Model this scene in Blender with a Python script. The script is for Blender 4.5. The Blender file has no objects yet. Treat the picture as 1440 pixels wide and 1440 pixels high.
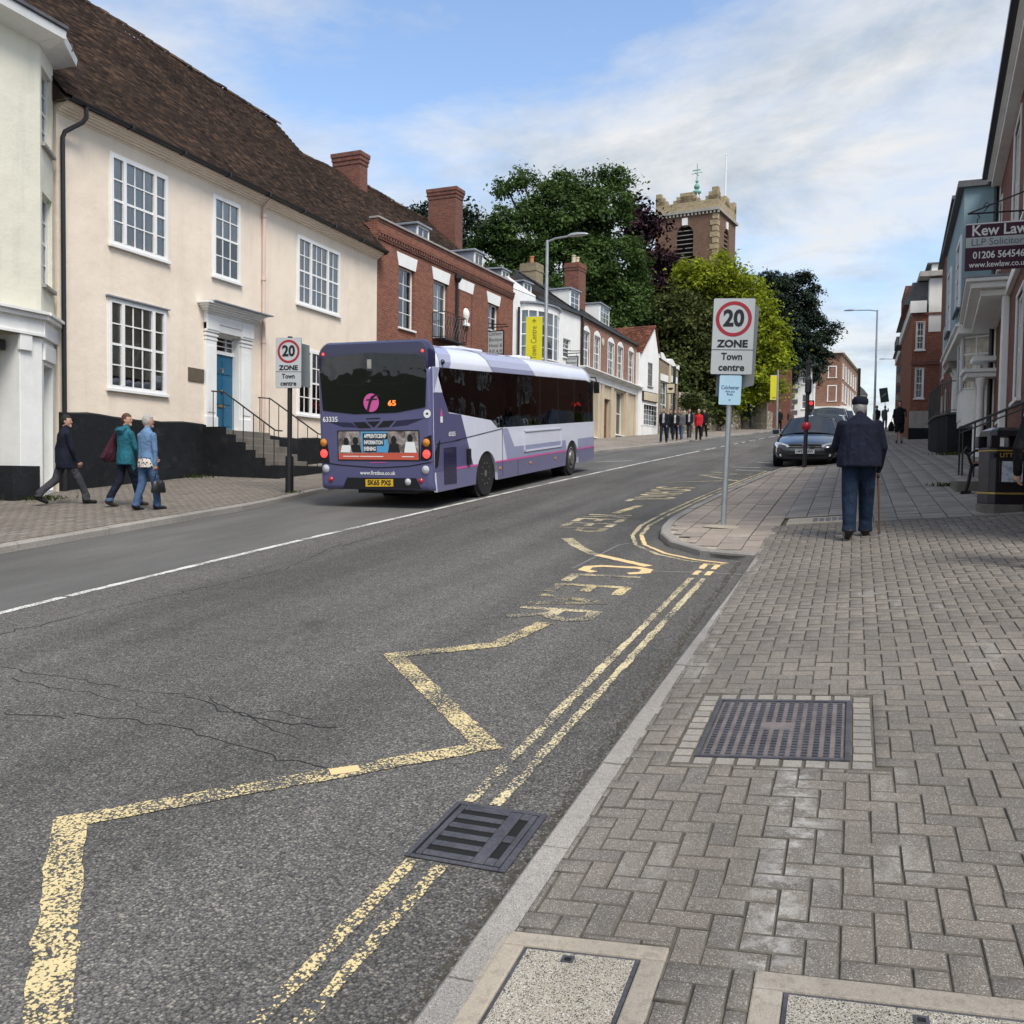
import bpy, math, random
import numpy as np
from mathutils import Vector, Matrix
random.seed(7)
rng = np.random.default_rng(11)
SC = bpy.context.scene
R = math.radians
# ------------------------------------------------------------------ camera
F = 1300.0; ROLL = .014; PITCH = -math.atan(.0398); TH = math.atan(.3687*math.cos(PITCH)); CH = 1.82
cam_d = bpy.data.cameras.new('camera'); cam = bpy.data.objects.new('camera', cam_d)
SC.collection.objects.link(cam); SC.camera = cam
cam_d.sensor_width = 36; cam_d.lens = 36*F/1440; cam_d.clip_end = 3000; cam_d.clip_start = .05
cam.location = (0, 0, CH)
cam.rotation_euler = (Matrix.Rotation(TH, 3, 'Z') @ Matrix.Rotation(R(90)+PITCH, 3, 'X') @ Matrix.Rotation(ROLL, 3, 'Z')).to_euler()
# ------------------------------------------------------------------ world, sun, exposure
SUN_EL = R(54); SUN_DIR = Vector((.76, -.65, 0)).normalized()      # horizontal direction towards the sun
w = bpy.data.worlds.new('World'); SC.world = w; w.use_nodes = True
nt = w.node_tree; N = nt.nodes; L = nt.links
bg = N['Background']; bg.inputs['Strength'].default_value = .15
sky = N.new('ShaderNodeTexSky'); sky.sky_type = 'NISHITA'; sky.sun_disc = False
sky.sun_elevation = SUN_EL; sky.sun_rotation = math.atan2(SUN_DIR.x, SUN_DIR.y); sky.altitude = 40
sky.air_density = 1.0; sky.dust_density = 1.2; sky.ozone_density = 1.6
tc = N.new('ShaderNodeTexCoord')
sep = N.new('ShaderNodeSeparateXYZ'); L.new(tc.outputs['Generated'], sep.inputs[0])
def wm(op, a, b=None, c=None):
    n = N.new('ShaderNodeMath'); n.operation = op
    for i, v in enumerate((a, b, c)):
        if v is None: continue
        if isinstance(v, (int, float)): n.inputs[i].default_value = v
        else: L.new(v, n.inputs[i])
    return n.outputs[0]
zc = wm('ADD', wm('MAXIMUM', sep.outputs[2], 0.0), .16)
cmb = N.new('ShaderNodeCombineXYZ')
L.new(wm('DIVIDE', sep.outputs[0], zc), cmb.inputs[0]); L.new(wm('DIVIDE', sep.outputs[1], zc), cmb.inputs[1])
def wnoise(scale, detail, rough, off):
    m = N.new('ShaderNodeMapping'); m.inputs['Location'].default_value = off; L.new(cmb.outputs[0], m.inputs[0])
    n = N.new('ShaderNodeTexNoise'); n.inputs['Scale'].default_value = scale; n.inputs['Detail'].default_value = detail
    n.inputs['Roughness'].default_value = rough; n.inputs['Distortion'].default_value = .35; L.new(m.outputs[0], n.inputs['Vector'])
    return n.outputs['Fac']
def wramp(f, stops):
    r = N.new('ShaderNodeValToRGB'); L.new(f, r.inputs[0]); e = r.color_ramp.elements
    while len(e) > 1: e.remove(e[0])
    e[0].position, e[0].color = stops[0][0], (*stops[0][1], 1)
    for p, c in stops[1:]:
        k = e.new(p); k.color = (*c, 1)
    return r.outputs[0]
cover = wramp(wnoise(.75, 9, .62, (-13.1, -15.8, 0)), [(.40, (0, 0, 0)), (.50, (.6,)*3), (.60, (1, 1, 1))])
low = wramp(sep.outputs[2], [(.02, (.9,)*3), (.30, (0, 0, 0))])          # cloud banks up towards the horizon
cover = wm('MAXIMUM', cover, low)
shade = wramp(wnoise(2.2, 8, .64, (9.2, 1.4, 2)), [(.34, (2.0, 2.3, 2.65)), (.58, (3.35, 3.4, 3.45))])
mixc = N.new('ShaderNodeMix'); mixc.data_type = 'RGBA'
L.new(cover, mixc.inputs[0]); L.new(sky.outputs[0], mixc.inputs[6]); L.new(shade, mixc.inputs[7])
L.new(mixc.outputs[2], bg.inputs['Color'])
sd = bpy.data.lights.new('sun', 'SUN'); sd.energy = 2.2; sd.angle = R(24); sd.color = (1, .95, .87)
so = bpy.data.objects.new('sun', sd); SC.collection.objects.link(so)
so.rotation_euler = Vector((SUN_DIR.x*math.cos(SUN_EL), SUN_DIR.y*math.cos(SUN_EL), math.sin(SUN_EL))).to_track_quat('Z', 'Y').to_euler()
so.location = (0, 0, 60)
vs = SC.view_settings; vs.view_transform = 'Standard'; vs.look = 'None'; vs.exposure = 0.76; vs.gamma = 1; vs.use_curve_mapping = False
SC.render.engine = 'CYCLES'; SC.cycles.max_bounces = 6; SC.cycles.transparent_max_bounces = 12
SC.cycles.diffuse_bounces = 3; SC.cycles.glossy_bounces = 3; SC.cycles.transmission_bounces = 4
SC.cycles.caustics_reflective = False; SC.cycles.caustics_refractive = False
# ------------------------------------------------------------------ terrain profile and pixel rays
def G(y):                                                            # steady climb that eases off to the crest of the hill
    if y < 15: return .0792*y
    if y < 30: t = y-15; return 1.188 + .0792*t - (.0092/15)*t*t/2
    if y < 80: return 2.307 + .07*(y-30)
    t = min(y, 108)-80; g = 5.807 + .07*t - (.07/28)*t*t/2
    return g - (.004*(y-108) if y > 108 else 0)
def lerp(y, tab):
    if y <= tab[0][0]: return tab[0][1]
    for (a, va), (b, vb) in zip(tab, tab[1:]):
        if y <= b:
            t = (y-a)/(b-a); t = t*t*(3-2*t); return va+(vb-va)*t
    return tab[-1][1]
def XL(y): return lerp(y, [(14.5, -10.35), (17.2, -10.8), (25, -10.6), (36, -9.8), (49, -8.5), (80, -6.2), (110, -2.5), (140, 2)])
def XR(y): return lerp(y, [(27, -.35), (45, -.25), (62, .1), (90, 1.6), (130, 6)])
def offR(y): return lerp(y, [(9.5, .055), (12.5, .11)])
def zL(x, y): return G(y)+.10+.02*max(0, min(5, XL(y)-x))
def zR(x, y):
    c = lerp(y, [(22, .085), (42, .035)])
    return G(y)+offR(y)+(c*(x+1.1) if x > -1.1 else .02*(x+1.1))
def ray(px, py):
    a0 = (px-720)/F; b0 = -(py-720)/F
    a = a0*math.cos(ROLL)-b0*math.sin(ROLL); b = a0*math.sin(ROLL)+b0*math.cos(ROLL)
    up = b*math.cos(PITCH)+math.sin(PITCH); fw = math.cos(PITCH)-b*math.sin(PITCH)
    return Vector((a*math.cos(TH)-fw*math.sin(TH), a*math.sin(TH)+fw*math.cos(TH), up))
def gnd(px, py, off=0, surf=None):
    d = ray(px, py); t = 1.0; st = .02; f0 = None
    s = surf or (lambda x, y: G(y)+off)
    while t < 200:
        z = CH+t*d.z
        if z <= s(t*d.x, t*d.y): break
        t += max(.01, t*.002)
    return Vector((t*d.x, t*d.y, s(t*d.x, t*d.y)))
def onplane(px, py, P0, P1):
    d = ray(px, py); n = Vector((P1[1]-P0[1], -(P1[0]-P0[0]), 0))
    t = (P0[0]*n.x+P0[1]*n.y)/(d.x*n.x+d.y*n.y)
    return Vector((t*d.x, t*d.y, CH+t*d.z))
# ------------------------------------------------------------------ mesh builder
COL = SC.collection
class MB:
    def __init__(s): s.v = []; s.f = []; s.m = []
    def add(s, vs, fs, m=0):
        o = len(s.v); s.v += [tuple(v) for v in vs]
        for f in fs: s.f.append(tuple(i+o for i in f)); s.m.append(m)
        return s
    def box(s, x0, x1, y0, y1, z0, z1, m=0):
        return s.add([(x0,y0,z0),(x1,y0,z0),(x1,y1,z0),(x0,y1,z0),(x0,y0,z1),(x1,y0,z1),(x1,y1,z1),(x0,y1,z1)],
              [(0,3,2,1),(4,5,6,7),(0,1,5,4),(1,2,6,5),(2,3,7,6),(3,0,4,7)], m)
    def obox(s, c, ax, ay, az, m=0):                                   # centre, three half-axis vectors
        c, ax, ay, az = map(Vector, (c, ax, ay, az)); P = []
        for k in (-1, 1):
            for i, j in ((-1,-1),(1,-1),(1,1),(-1,1)): P.append(c+ax*i+ay*j+az*k)
        return s.add(P, [(0,3,2,1),(4,5,6,7),(0,1,5,4),(1,2,6,5),(2,3,7,6),(3,0,4,7)], m)
    def quad(s, a, b, c, d, m=0): return s.add([a,b,c,d], [(0,1,2,3)], m)
    def poly(s, pts, m=0): return s.add(pts, [tuple(range(len(pts)))], m)
    def prism(s, pts, d, m=0, side=None):                              # 3-D polygon swept by vector d
        n = len(pts); pts = [Vector(p) for p in pts]; d = Vector(d)
        fs = [tuple(range(n)), tuple(range(2*n-1, n-1, -1))]
        s.add(pts+[p+d for p in pts], fs, m)
        o = len(s.v)-2*n
        for i in range(n):
            j = (i+1) % n; s.f.append((o+j, o+i, o+n+i, o+n+j)); s.m.append(m if side is None else side)
        return s
    def tube(s, pts, r, n=8, m=0, caps=True):                          # radius number or list
        pts = [Vector(p) for p in pts]; rr = r if isinstance(r, (list, tuple)) else [r]*len(pts)
        o = len(s.v); prev = None
        for i, p in enumerate(pts):
            t = (pts[min(i+1, len(pts)-1)]-pts[max(i-1, 0)]).normalized()
            if prev is None:
                a = t.cross(Vector((0,0,1)) if abs(t.z) < .95 else Vector((1,0,0))).normalized()
            else: a = (prev-t*prev.dot(t)).normalized()
            prev = a; b = t.cross(a)
            for k in range(n):
                q = 2*math.pi*k/n; s.v.append(tuple(p+(a*math.cos(q)+b*math.sin(q))*rr[i]))
        for i in range(len(pts)-1):
            for k in range(n):
                k2 = (k+1) % n; s.f.append((o+i*n+k, o+i*n+k2, o+(i+1)*n+k2, o+(i+1)*n+k)); s.m.append(m)
        if caps:
            s.f.append(tuple(o+k for k in range(n-1, -1, -1))); s.m.append(m)
            s.f.append(tuple(o+(len(pts)-1)*n+k for k in range(n))); s.m.append(m)
        return s
    def lathe(s, prof, n=16, c=(0,0,0), axis='z', m=0):               # prof: [(r, h)]
        o = len(s.v); c = Vector(c)
        for r, h in prof:
            for k in range(n):
                q = 2*math.pi*k/n; x, y = r*math.cos(q), r*math.sin(q)
                p = (x, y, h) if axis == 'z' else ((h, x, y) if axis == 'x' else (y, h, x))
                s.v.append(tuple(c+Vector(p)))
        for i in range(len(prof)-1):
            for k in range(n):
                k2 = (k+1) % n; s.f.append((o+i*n+k, o+i*n+k2, o+(i+1)*n+k2, o+(i+1)*n+k)); s.m.append(m)
        s.f.append(tuple(o+k for k in range(n-1, -1, -1))); s.m.append(m)
        s.f.append(tuple(o+(len(prof)-1)*n+k for k in range(n))); s.m.append(m)
        return s
    def mesh(s, name, mats, smooth=False):
        me = bpy.data.meshes.new(name); me.from_pydata(s.v, [], s.f)
        for mt in (mats if isinstance(mats, (list, tuple)) else [mats]): me.materials.append(mt)
        if any(s.m): me.polygons.foreach_set('material_index', s.m)
        if smooth: me.polygons.foreach_set('use_smooth', [True]*len(s.f))
        me.update(); return me
    def build(s, name, mats, parent=None, smooth=False, bevel=0, seg=2, label=None, kind=None):
        o = bpy.data.objects.new(name, s.mesh(name, mats, smooth)); COL.objects.link(o)
        if parent: o.parent = parent
        if bevel:
            b = o.modifiers.new('bevel', 'BEVEL'); b.width = bevel; b.segments = seg; b.limit_method = 'ANGLE'; b.angle_limit = R(40)
        if smooth and bevel == 0:
            try: o.data.set_sharp_from_angle(angle=R(40))
            except Exception: pass
        if label: o['label'] = label
        if kind: o['kind'] = kind
        return o
def npmesh(name, V, Q, mats, parent=None, kind=None, smooth=False, midx=None):
    if not len(Q): return None
    me = bpy.data.meshes.new(name); V = np.asarray(V, dtype=np.float32); Q = np.asarray(Q, dtype=np.int32)
    me.vertices.add(len(V)); me.vertices.foreach_set('co', V.ravel())
    k = Q.shape[1]; me.loops.add(Q.size); me.loops.foreach_set('vertex_index', Q.ravel())
    me.polygons.add(len(Q)); me.polygons.foreach_set('loop_start', np.arange(len(Q), dtype=np.int32)*k)
    try: me.polygons.foreach_set('loop_total', np.full(len(Q), k, dtype=np.int32))
    except Exception: pass
    for mt in (mats if isinstance(mats, (list, tuple)) else [mats]): me.materials.append(mt)
    if midx is not None: me.polygons.foreach_set('material_index', np.asarray(midx, dtype=np.int32))
    if smooth: me.polygons.foreach_set('use_smooth', np.ones(len(Q), dtype=bool))
    me.update(calc_edges=True); me.validate()
    o = bpy.data.objects.new(name, me); COL.objects.link(o)
    if parent: o.parent = parent
    if kind: o['kind'] = kind
    return o
def thing(name, label, cat, loc=(0,0,0), rotz=0, group=None, rot=None):
    o = bpy.data.objects.new(name, None); COL.objects.link(o); o.location = loc
    o.rotation_euler = rot if rot else (0, 0, rotz); o.empty_display_size = .2
    return tag(o, label, cat, group)
def tag(o, label, cat, group=None):
    o['label'] = label; o['category'] = cat
    if group: o['group'] = group
    return o
def structure(o): o['kind'] = 'structure'; return o
def inst(mesh, name, parent, loc, rot=(0,0,0), scale=(1,1,1)):
    o = bpy.data.objects.new(name, mesh); COL.objects.link(o); o.parent = parent
    o.location = loc; o.rotation_euler = rot; o.scale = scale; return o
def textmesh(s, size=1, bold=0, align='CENTER', ext=0.0, space=1.0, shear=0):
    c = bpy.data.curves.new('lettering', 'FONT'); c.body = s; c.size = size; c.align_x = align; c.offset = bold
    c.extrude = ext; c.space_character = space; c.resolution_u = 3; c.shear = shear; c.align_y = 'CENTER'
    o = bpy.data.objects.new('lettering', c); COL.objects.link(o)
    dg = bpy.context.evaluated_depsgraph_get(); me = bpy.data.meshes.new_from_object(o.evaluated_get(dg))
    bpy.data.objects.remove(o); bpy.data.curves.remove(c); return me
def text(s, parent, loc, rot, size, mat, bold=0, width=None, name='lettering', align='CENTER', shear=0, space=1.0):
    me = textmesh(s, size, bold, align, .0008, space, shear); me.materials.clear(); me.materials.append(mat)
    sx = 1
    if width and len(me.vertices):
        xs = [v.co.x for v in me.vertices]; sx = width/(max(xs)-min(xs))
    return inst(me, name, parent, loc, rot, (sx, 1, 1))
# ------------------------------------------------------------------ materials
def lin(r, g, b, k=1.0):
    f = lambda c: ((c/255)/12.92 if c/255 <= .04045 else ((c/255+.055)/1.055)**2.4)*k
    return (f(r), f(g), f(b))
class NT:
    def __init__(s, name):
        s.mat = bpy.data.materials.new(name); s.mat.use_nodes = True; s.t = s.mat.node_tree; s.n = s.t.nodes; s.l = s.t.links
        s.p = s.n['Principled BSDF']; s.co = None
    def node(s, ty, **kw):
        n = s.n.new(ty)
        for k, v in kw.items(): setattr(n, k, v)
        return n
    def put(s, sock, v):
        if v is None: return
        if isinstance(v, bpy.types.NodeSocket): s.l.new(v, sock)
        elif isinstance(v, (tuple, list)) and len(v) == 3 and sock.type == 'RGBA': sock.default_value = (*v, 1)
        else: sock.default_value = v
    def obj(s):
        if not s.co: s.co = s.node('ShaderNodeTexCoord')
        return s.co.outputs['Object']
    def world(s): return s.node('ShaderNodeNewGeometry').outputs['Position']
    def math(s, op, a, b=None, c=None):
        n = s.node('ShaderNodeMath', operation=op)
        for i, v in enumerate((a, b, c)): s.put(n.inputs[i], v)
        return n.outputs[0]
    def noise(s, scale, detail=4, rough=.55, vec=None, dist=0, out='Fac'):
        n = s.node('ShaderNodeTexNoise'); s.put(n.inputs['Vector'], vec or s.obj()); n.inputs['Scale'].default_value = scale
        n.inputs['Detail'].default_value = detail; n.inputs['Roughness'].default_value = rough; n.inputs['Distortion'].default_value = dist
        return n.outputs[out]
    def voro(s, scale, vec=None, feat='F1', out='Distance'):
        n = s.node('ShaderNodeTexVoronoi', feature=feat); s.put(n.inputs['Vector'], vec or s.obj()); n.inputs['Scale'].default_value = scale
        return n.outputs[out]
    def ramp(s, f, stops, interp='LINEAR'):
        r = s.node('ShaderNodeValToRGB'); s.put(r.inputs[0], f); e = r.color_ramp.elements; r.color_ramp.interpolation = interp
        while len(e) > 1: e.remove(e[0])
        def C(c): return (c, c, c, 1) if isinstance(c, (int, float)) else (*c, 1)
        e[0].position = stops[0][0]; e[0].color = C(stops[0][1])
        for p, c in stops[1:]: k = e.new(p); k.color = C(c)
        return r.outputs[0]
    def mix(s, f, a, b, mode='MIX'):
        n = s.node('ShaderNodeMix', data_type='RGBA', blend_type=mode); s.put(n.inputs[0], f); s.put(n.inputs[6], a); s.put(n.inputs[7], b)
        return n.outputs[2]
    def map(s, vec, sc=(1,1,1), loc=(0,0,0), rot=(0,0,0)):
        n = s.node('ShaderNodeMapping'); s.put(n.inputs[0], vec); n.inputs['Scale'].default_value = sc
        n.inputs['Location'].default_value = loc; n.inputs['Rotation'].default_value = rot; return n.outputs[0]
    def bump(s, h, dist=.01, st=1.0, prev=None):
        n = s.node('ShaderNodeBump'); n.inputs['Distance'].default_value = dist; n.inputs['Strength'].default_value = st
        s.put(n.inputs['Height'], h)
        if prev is not None: s.put(n.inputs['Normal'], prev)
        return n.outputs[0]
    def done(s, col=None, rough=None, normal=None, metal=None, spec=None, **kw):
        if col is not None: s.put(s.p.inputs['Base Color'], col)
        if rough is not None: s.put(s.p.inputs['Roughness'], rough)
        if metal is not None: s.put(s.p.inputs['Metallic'], metal)
        if spec is not None: s.put(s.p.inputs['Specular IOR Level'], spec)
        if normal is not None: s.put(s.p.inputs['Normal'], normal)
        for k, v in kw.items(): s.put(s.p.inputs[k], v)
        return s.mat
MATS = {}
def M(name, col=(.5,.5,.5), rough=.7, var=.12, vs=2.5, fine=.06, fs=40, bump=0, bs=30, metal=0, spec=.4, coat=0, dirt=0, emit=None):
    if name in MATS: return MATS[name]
    t = NT(name); c = col
    if var: 
        f = t.ramp(t.noise(vs, 5, .6), [(.3, 1-var), (.7, 1+var)]); c = t.mix(1, c, f, 'MULTIPLY')
    if fine:
        f = t.ramp(t.noise(fs, 3, .6), [(.3, 1-fine), (.7, 1+fine)]); c = t.mix(1, c, f, 'MULTIPLY')
    if dirt:
        f = t.ramp(t.noise(1.1, 6, .7, vec=t.map(t.obj(), (1, 1, .25))), [(.5, 0), (.78, dirt)]); c = t.mix(f, c, (.09, .08, .065))
    nm = t.bump(t.noise(bs, 5, .65), bump) if bump else None
    kw = {}
    if coat: kw['Coat Weight'] = coat; kw['Coat Roughness'] = .06
    if emit: kw['Emission Color'] = emit[0]; kw['Emission Strength'] = emit[1]
    MATS[name] = t.done(c, rough, nm, metal, spec, **kw); return MATS[name]
# ================================================================== GROUND, ROAD, PAVEMENTS
def surf_mat():
    t = NT('asphalt'); w_ = t.world(); sx = t.node('ShaderNodeSeparateXYZ'); t.put(sx.inputs[0], w_)
    big = t.noise(.35, 5, .6, w_); med = t.noise(9, 4, .7, w_)
    v1 = t.node('ShaderNodeTexVoronoi'); t.put(v1.inputs['Vector'], w_); v1.inputs['Scale'].default_value = 95
    v2 = t.node('ShaderNodeTexVoronoi'); t.put(v2.inputs['Vector'], w_); v2.inputs['Scale'].default_value = 210
    c1 = t.node('ShaderNodeSeparateColor'); t.put(c1.inputs[0], v1.outputs['Color'])
    c2 = t.node('ShaderNodeSeparateColor'); t.put(c2.inputs[0], v2.outputs['Color'])
    stone = t.ramp(c1.outputs[0], [(0, (.045, .045, .046)), (.55, (.10, .099, .097)), (.85, (.155, .152, .145)), (.97, (.27, .25, .22))])
    stone2 = t.ramp(c2.outputs[1], [(0, (.05, .05, .05)), (.7, (.115, .113, .11)), (.97, (.25, .235, .215))])
    c = t.mix(.35, stone, stone2)
    gap = t.ramp(v1.outputs['Distance'], [(.45, 1), (.75, .45)]); c = t.mix(1, c, gap, 'MULTIPLY')
    c = t.mix(1, c, t.ramp(big, [(.3, .82), (.7, 1.18)]), 'MULTIPLY'); c = t.mix(1, c, t.ramp(med, [(.25, .86), (.75, 1.14)]), 'MULTIPLY')
    trk = t.noise(1.0, 4, .55, t.map(w_, (1.1, .06, 1))); c = t.mix(1, c, t.ramp(trk, [(.36, .80), (.64, 1.22)]), 'MULTIPLY')
    c = t.mix(t.ramp(t.noise(1.5, 5, .7, t.map(w_, (1, .7, 1), (4, 2, 0))), [(.62, 0), (.74, .55)]), c, (.035, .034, .033))
    c = t.mix(1, c, (1.06, 1.035, .99), 'MULTIPLY')
    # the uphill lane is an older, smoother and browner surface
    lane = t.ramp(t.math('ADD', sx.outputs[0], t.math('MULTIPLY', t.noise(1.2, 3, .5, w_), .12)), [(0, 1), (1, 0)])
    edge = t.math('GREATER_THAN', t.math('ADD', t.math('MULTIPLY', sx.outputs[1], .036), -7.50), sx.outputs[0])
    smooth = t.ramp(t.noise(60, 4, .75, w_), [(.3, (.075, .073, .070)), (.7, (.13, .126, .118))])
    smooth = t.mix(1, smooth, t.ramp(t.noise(.9, 5, .6, t.map(w_, (1, .22, 1))), [(.3, .72), (.7, 1.3)]), 'MULTIPLY')
    c = t.mix(edge, c, smooth)
    h = t.math('MULTIPLY', v1.outputs['Distance'], t.math('SUBTRACT', 1.0, t.math('MULTIPLY', edge, .8)))
    nm = t.bump(h, .006, .9)
    MATS['asphalt'] = t.done(c, .82, nm, spec=.3)
surf_mat()
def paint_mat(name, col, wear=.5, dirt=.35):
    t = NT(name); w_ = t.world()
    v = t.node('ShaderNodeTexVoronoi'); t.put(v.inputs['Vector'], w_); v.inputs['Scale'].default_value = 75
    n = t.noise(55, 5, .75, w_); n2 = t.noise(2.2, 4, .6, w_)
    k = t.math('ADD', t.math('MULTIPLY', n, .8), t.math('MULTIPLY', n2, .45))
    k = t.math('ADD', k, t.math('MULTIPLY', v.outputs['Distance'], .25))
    f = t.ramp(k, [(wear+.20, 1), (wear+.235, 0)])
    cs = t.node('ShaderNodeSeparateColor'); t.put(cs.inputs[0], v.outputs['Color'])
    tar = t.ramp(cs.outputs[0], [(0, (.04, .04, .043)), (1, (.11, .11, .11))])
    p = t.mix(t.math('MULTIPLY', t.noise(14, 4, .7, w_), dirt), col, (.25, .22, .16))
    MATS[name] = t.done(t.mix(f, tar, p), .75, t.bump(f, .003), spec=.3)
paint_mat('yellow_paint', (.68, .55, .28), .535); paint_mat('yellow_paint_worn', (.66, .56, .34), .55); paint_mat('white_paint', (.72, .72, .68), .58)
paint_mat('yellow_paint_fresh', (.74, .53, .26), .75, .25)
def paver_mat(name, base, speck=1.0, grime=.5):
    t = NT(name); w_ = t.world()
    oi = t.node('ShaderNodeObjectInfo'); ge = t.node('ShaderNodeNewGeometry')
    rnd = t.math('FRACT', t.math('ADD', oi.outputs['Random'], ge.outputs['Random Per Island']))
    b = tuple(base); c = t.mix(1, b, t.ramp(rnd, [(0, (.86, .86, .87)), (.5, (1, .985, .97)), (1, (1.12, 1.09, 1.04))]), 'MULTIPLY')
    v = t.node('ShaderNodeTexVoronoi'); t.put(v.inputs['Vector'], w_); v.inputs['Scale'].default_value = 300
    cs = t.node('ShaderNodeSeparateColor'); t.put(cs.inputs[0], v.outputs['Color'])
    c = t.mix(t.ramp(cs.outputs[0], [(.80, 0), (.95, .42*speck)]), c, (.62, .60, .56))
    c = t.mix(t.ramp(cs.outputs[1], [(.72, 0), (.9, .6*speck)]), c, (.05, .048, .045))
    c = t.mix(1, c, t.ramp(t.noise(.8, 6, .65, w_), [(.3, .80), (.7, 1.2)]), 'MULTIPLY')
    # pale lime and chewing-gum stains with a shape of their own
    st = t.noise(1.6, 6, .68, t.map(w_, (1.4, .55, 1), (2.3, 1.1, 0)))
    c = t.mix(t.ramp(st, [(.60, 0), (.72, .55*grime)]), c, (.55, .54, .51))
    sp_ = t.node('ShaderNodeSeparateXYZ'); t.put(sp_.inputs[0], w_)
    dx_ = t.math('ABSOLUTE', t.math('ADD', t.math('ADD', sp_.outputs[0], .30), t.math('MULTIPLY', t.noise(1.3, 3, .5, w_), -.22)))
    run = t.math('MULTIPLY', t.ramp(dx_, [(.01, 1), (.16, 0)]), t.ramp(t.math('ABSOLUTE', t.math('ADD', sp_.outputs[1], -3.6)), [(.75, 1), (1.0, 0)]))
    c = t.mix(t.math('MULTIPLY', t.math('MULTIPLY', run, t.ramp(t.noise(11, 4, .7, w_), [(.44, 0), (.62, 1)])), .55*min(1, grime*2)), c, (.50, .49, .46))
    c = t.mix(t.ramp(t.noise(26, 4, .7, w_), [(.35, .35*grime), (.5, 0)]), c, (.07, .066, .06))
    MATS[name] = t.done(c, .85, t.bump(t.noise(230, 3, .7, w_), .0025), spec=.25)
paver_mat('block_paver', (.168, .150, .129)); paver_mat('slab_paver', (.31, .265, .225), .4, .6); paver_mat('slab_grey', (.27, .245, .22), .4, .6); paver_mat('edge_block', (.27, .25, .22), .6, .6)
paver_mat('kerb_granite', (.27, .255, .235), .9, .5); paver_mat('cover_concrete', (.36, .32, .26), .35, .8); paver_mat('cover_terrazzo', (.36, .33, .27), 2.2, .2)
MATS['cover_fill'] = MATS['cover_terrazzo']
M('paver_edge', (.092, .082, .067), .95, .35, 5, .2, 90); M('joint_sand', (.10, .09, .072), .95, .3, 6, .2, 90)
M('cast_iron', (.080, .078, .086), .5, .3, 6, .25, 60, bump=.002, bs=120, metal=.35, spec=.5)
M('rust_iron', (.16, .135, .125), .6, .3, 8, .2, 90, bump=.002, bs=150, metal=.2)
M('black_void', (.006, .006, .006), .9, 0, fine=0)
M('moss', (.06, .075, .025), .95, .3, 8, .3, 60)
M('earth', (.13, .12, .09), .95, .3, .5, .2, 20)
def sheet(name, ys, xa, xb, zf, mat, n=6, kind='structure'):
    V = []; Q = []
    for y in ys:
        a, b = xa(y), xb(y)
        for k in range(n+1):
            x = a+(b-a)*k/n; V.append((x, y, zf(x, y)))
    for i in range(len(ys)-1):
        for k in range(n):
            o = i*(n+1)+k; Q.append((o, o+1, o+n+2, o+n+1))
    return npmesh(name, V, Q, mat, None, kind)
yy = list(np.concatenate([np.arange(-14, 30, .5), np.arange(30, 121, 2.0)]))
def FL(y): return lerp(y, [(28, -15.4), (40, -14.8), (47, -13.7), (59, -13.2), (66, -12.2), (90, -9.5), (130, -5)])
gy = list(np.concatenate([np.arange(-260, -14, 20), np.arange(-14, 130, 4.), np.arange(130, 900, 60)]))
ground = sheet('ground', gy, lambda y: -600, lambda y: 600, lambda x, y: G(max(y, -60))-.45, M('grass_ground', (.05, .06, .025), .95, .3, .2, .3, 8), 24)
road = sheet('road', yy, lambda y: XL(y)-.05, lambda y: XR(y)+.6 if y > 27 else -.9, lambda x, y: G(y), MATS['asphalt'], 10)
pavL = sheet('pavement_left', yy, lambda y: FL(y)-2.5, lambda y: XL(y)-.11, zL, None, 6)
def left_pave():
    t = NT('left_paving'); w_ = t.world()
    br = t.node('ShaderNodeTexBrick'); t.put(br.inputs['Vector'], t.map(w_, (1, 1, 0), (0, 0, 0), (0, 0, R(90))))
    br.inputs['Scale'].default_value = 1; br.inputs['Brick Width'].default_value = .2; br.inputs['Row Height'].default_value = .1; br.inputs['Mortar Size'].default_value = .006
    br.inputs['Color1'].default_value = (.20, .175, .15, 1); br.inputs['Color2'].default_value = (.27, .235, .20, 1); br.inputs['Mortar'].default_value = (.11, .10, .085, 1)
    c = t.mix(1, br.outputs['Color'], t.ramp(t.noise(.8, 5, .6, w_), [(.3, .8), (.7, 1.25)]), 'MULTIPLY')
    c = t.mix(1, c, t.ramp(t.noise(70, 3, .7, w_), [(.3, .8), (.7, 1.2)]), 'MULTIPLY')
    return t.done(c, .85, t.bump(br.outputs['Fac'], -.004), spec=.25)
MATS['left_paving'] = left_pave(); pavL.data.materials.clear(); pavL.data.materials.append(MATS['left_paving'])
# ---- buildout kerb path (right), main kerbs
BO = [(-1.03, 10.92), (-1.30, 10.95), (-1.58, 11.06), (-1.95, 11.38), (-2.30, 11.95), (-2.52, 12.75), (-2.62, 13.7), (-2.60, 15.2), (-2.50, 17.3), (-2.35, 19.7), (-2.17, 22.1), (-2.0, 24.4), (-1.86, 26.0), (-1.5, 26.6), (-.8, 26.75), (-.40, 27.2)]
def bo_edge(y):
    for (xa, ya), (xb, yb) in zip(BO, BO[1:]):
        if ya <= y <= yb: return xa+(xb-xa)*(y-ya)/(yb-ya+1e-9)
    return -1.03 if y < 11 else XR(y)
yr_ = sorted(set([float(v) for v in yy if not 10.6 < v < 14]+[10.94, 10.99, 11.06, 11.2, 11.38, 11.6, 11.95, 12.3, 12.75, 13.2, 13.7, 26.3, 26.6, 26.75, 27.2]))
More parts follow.
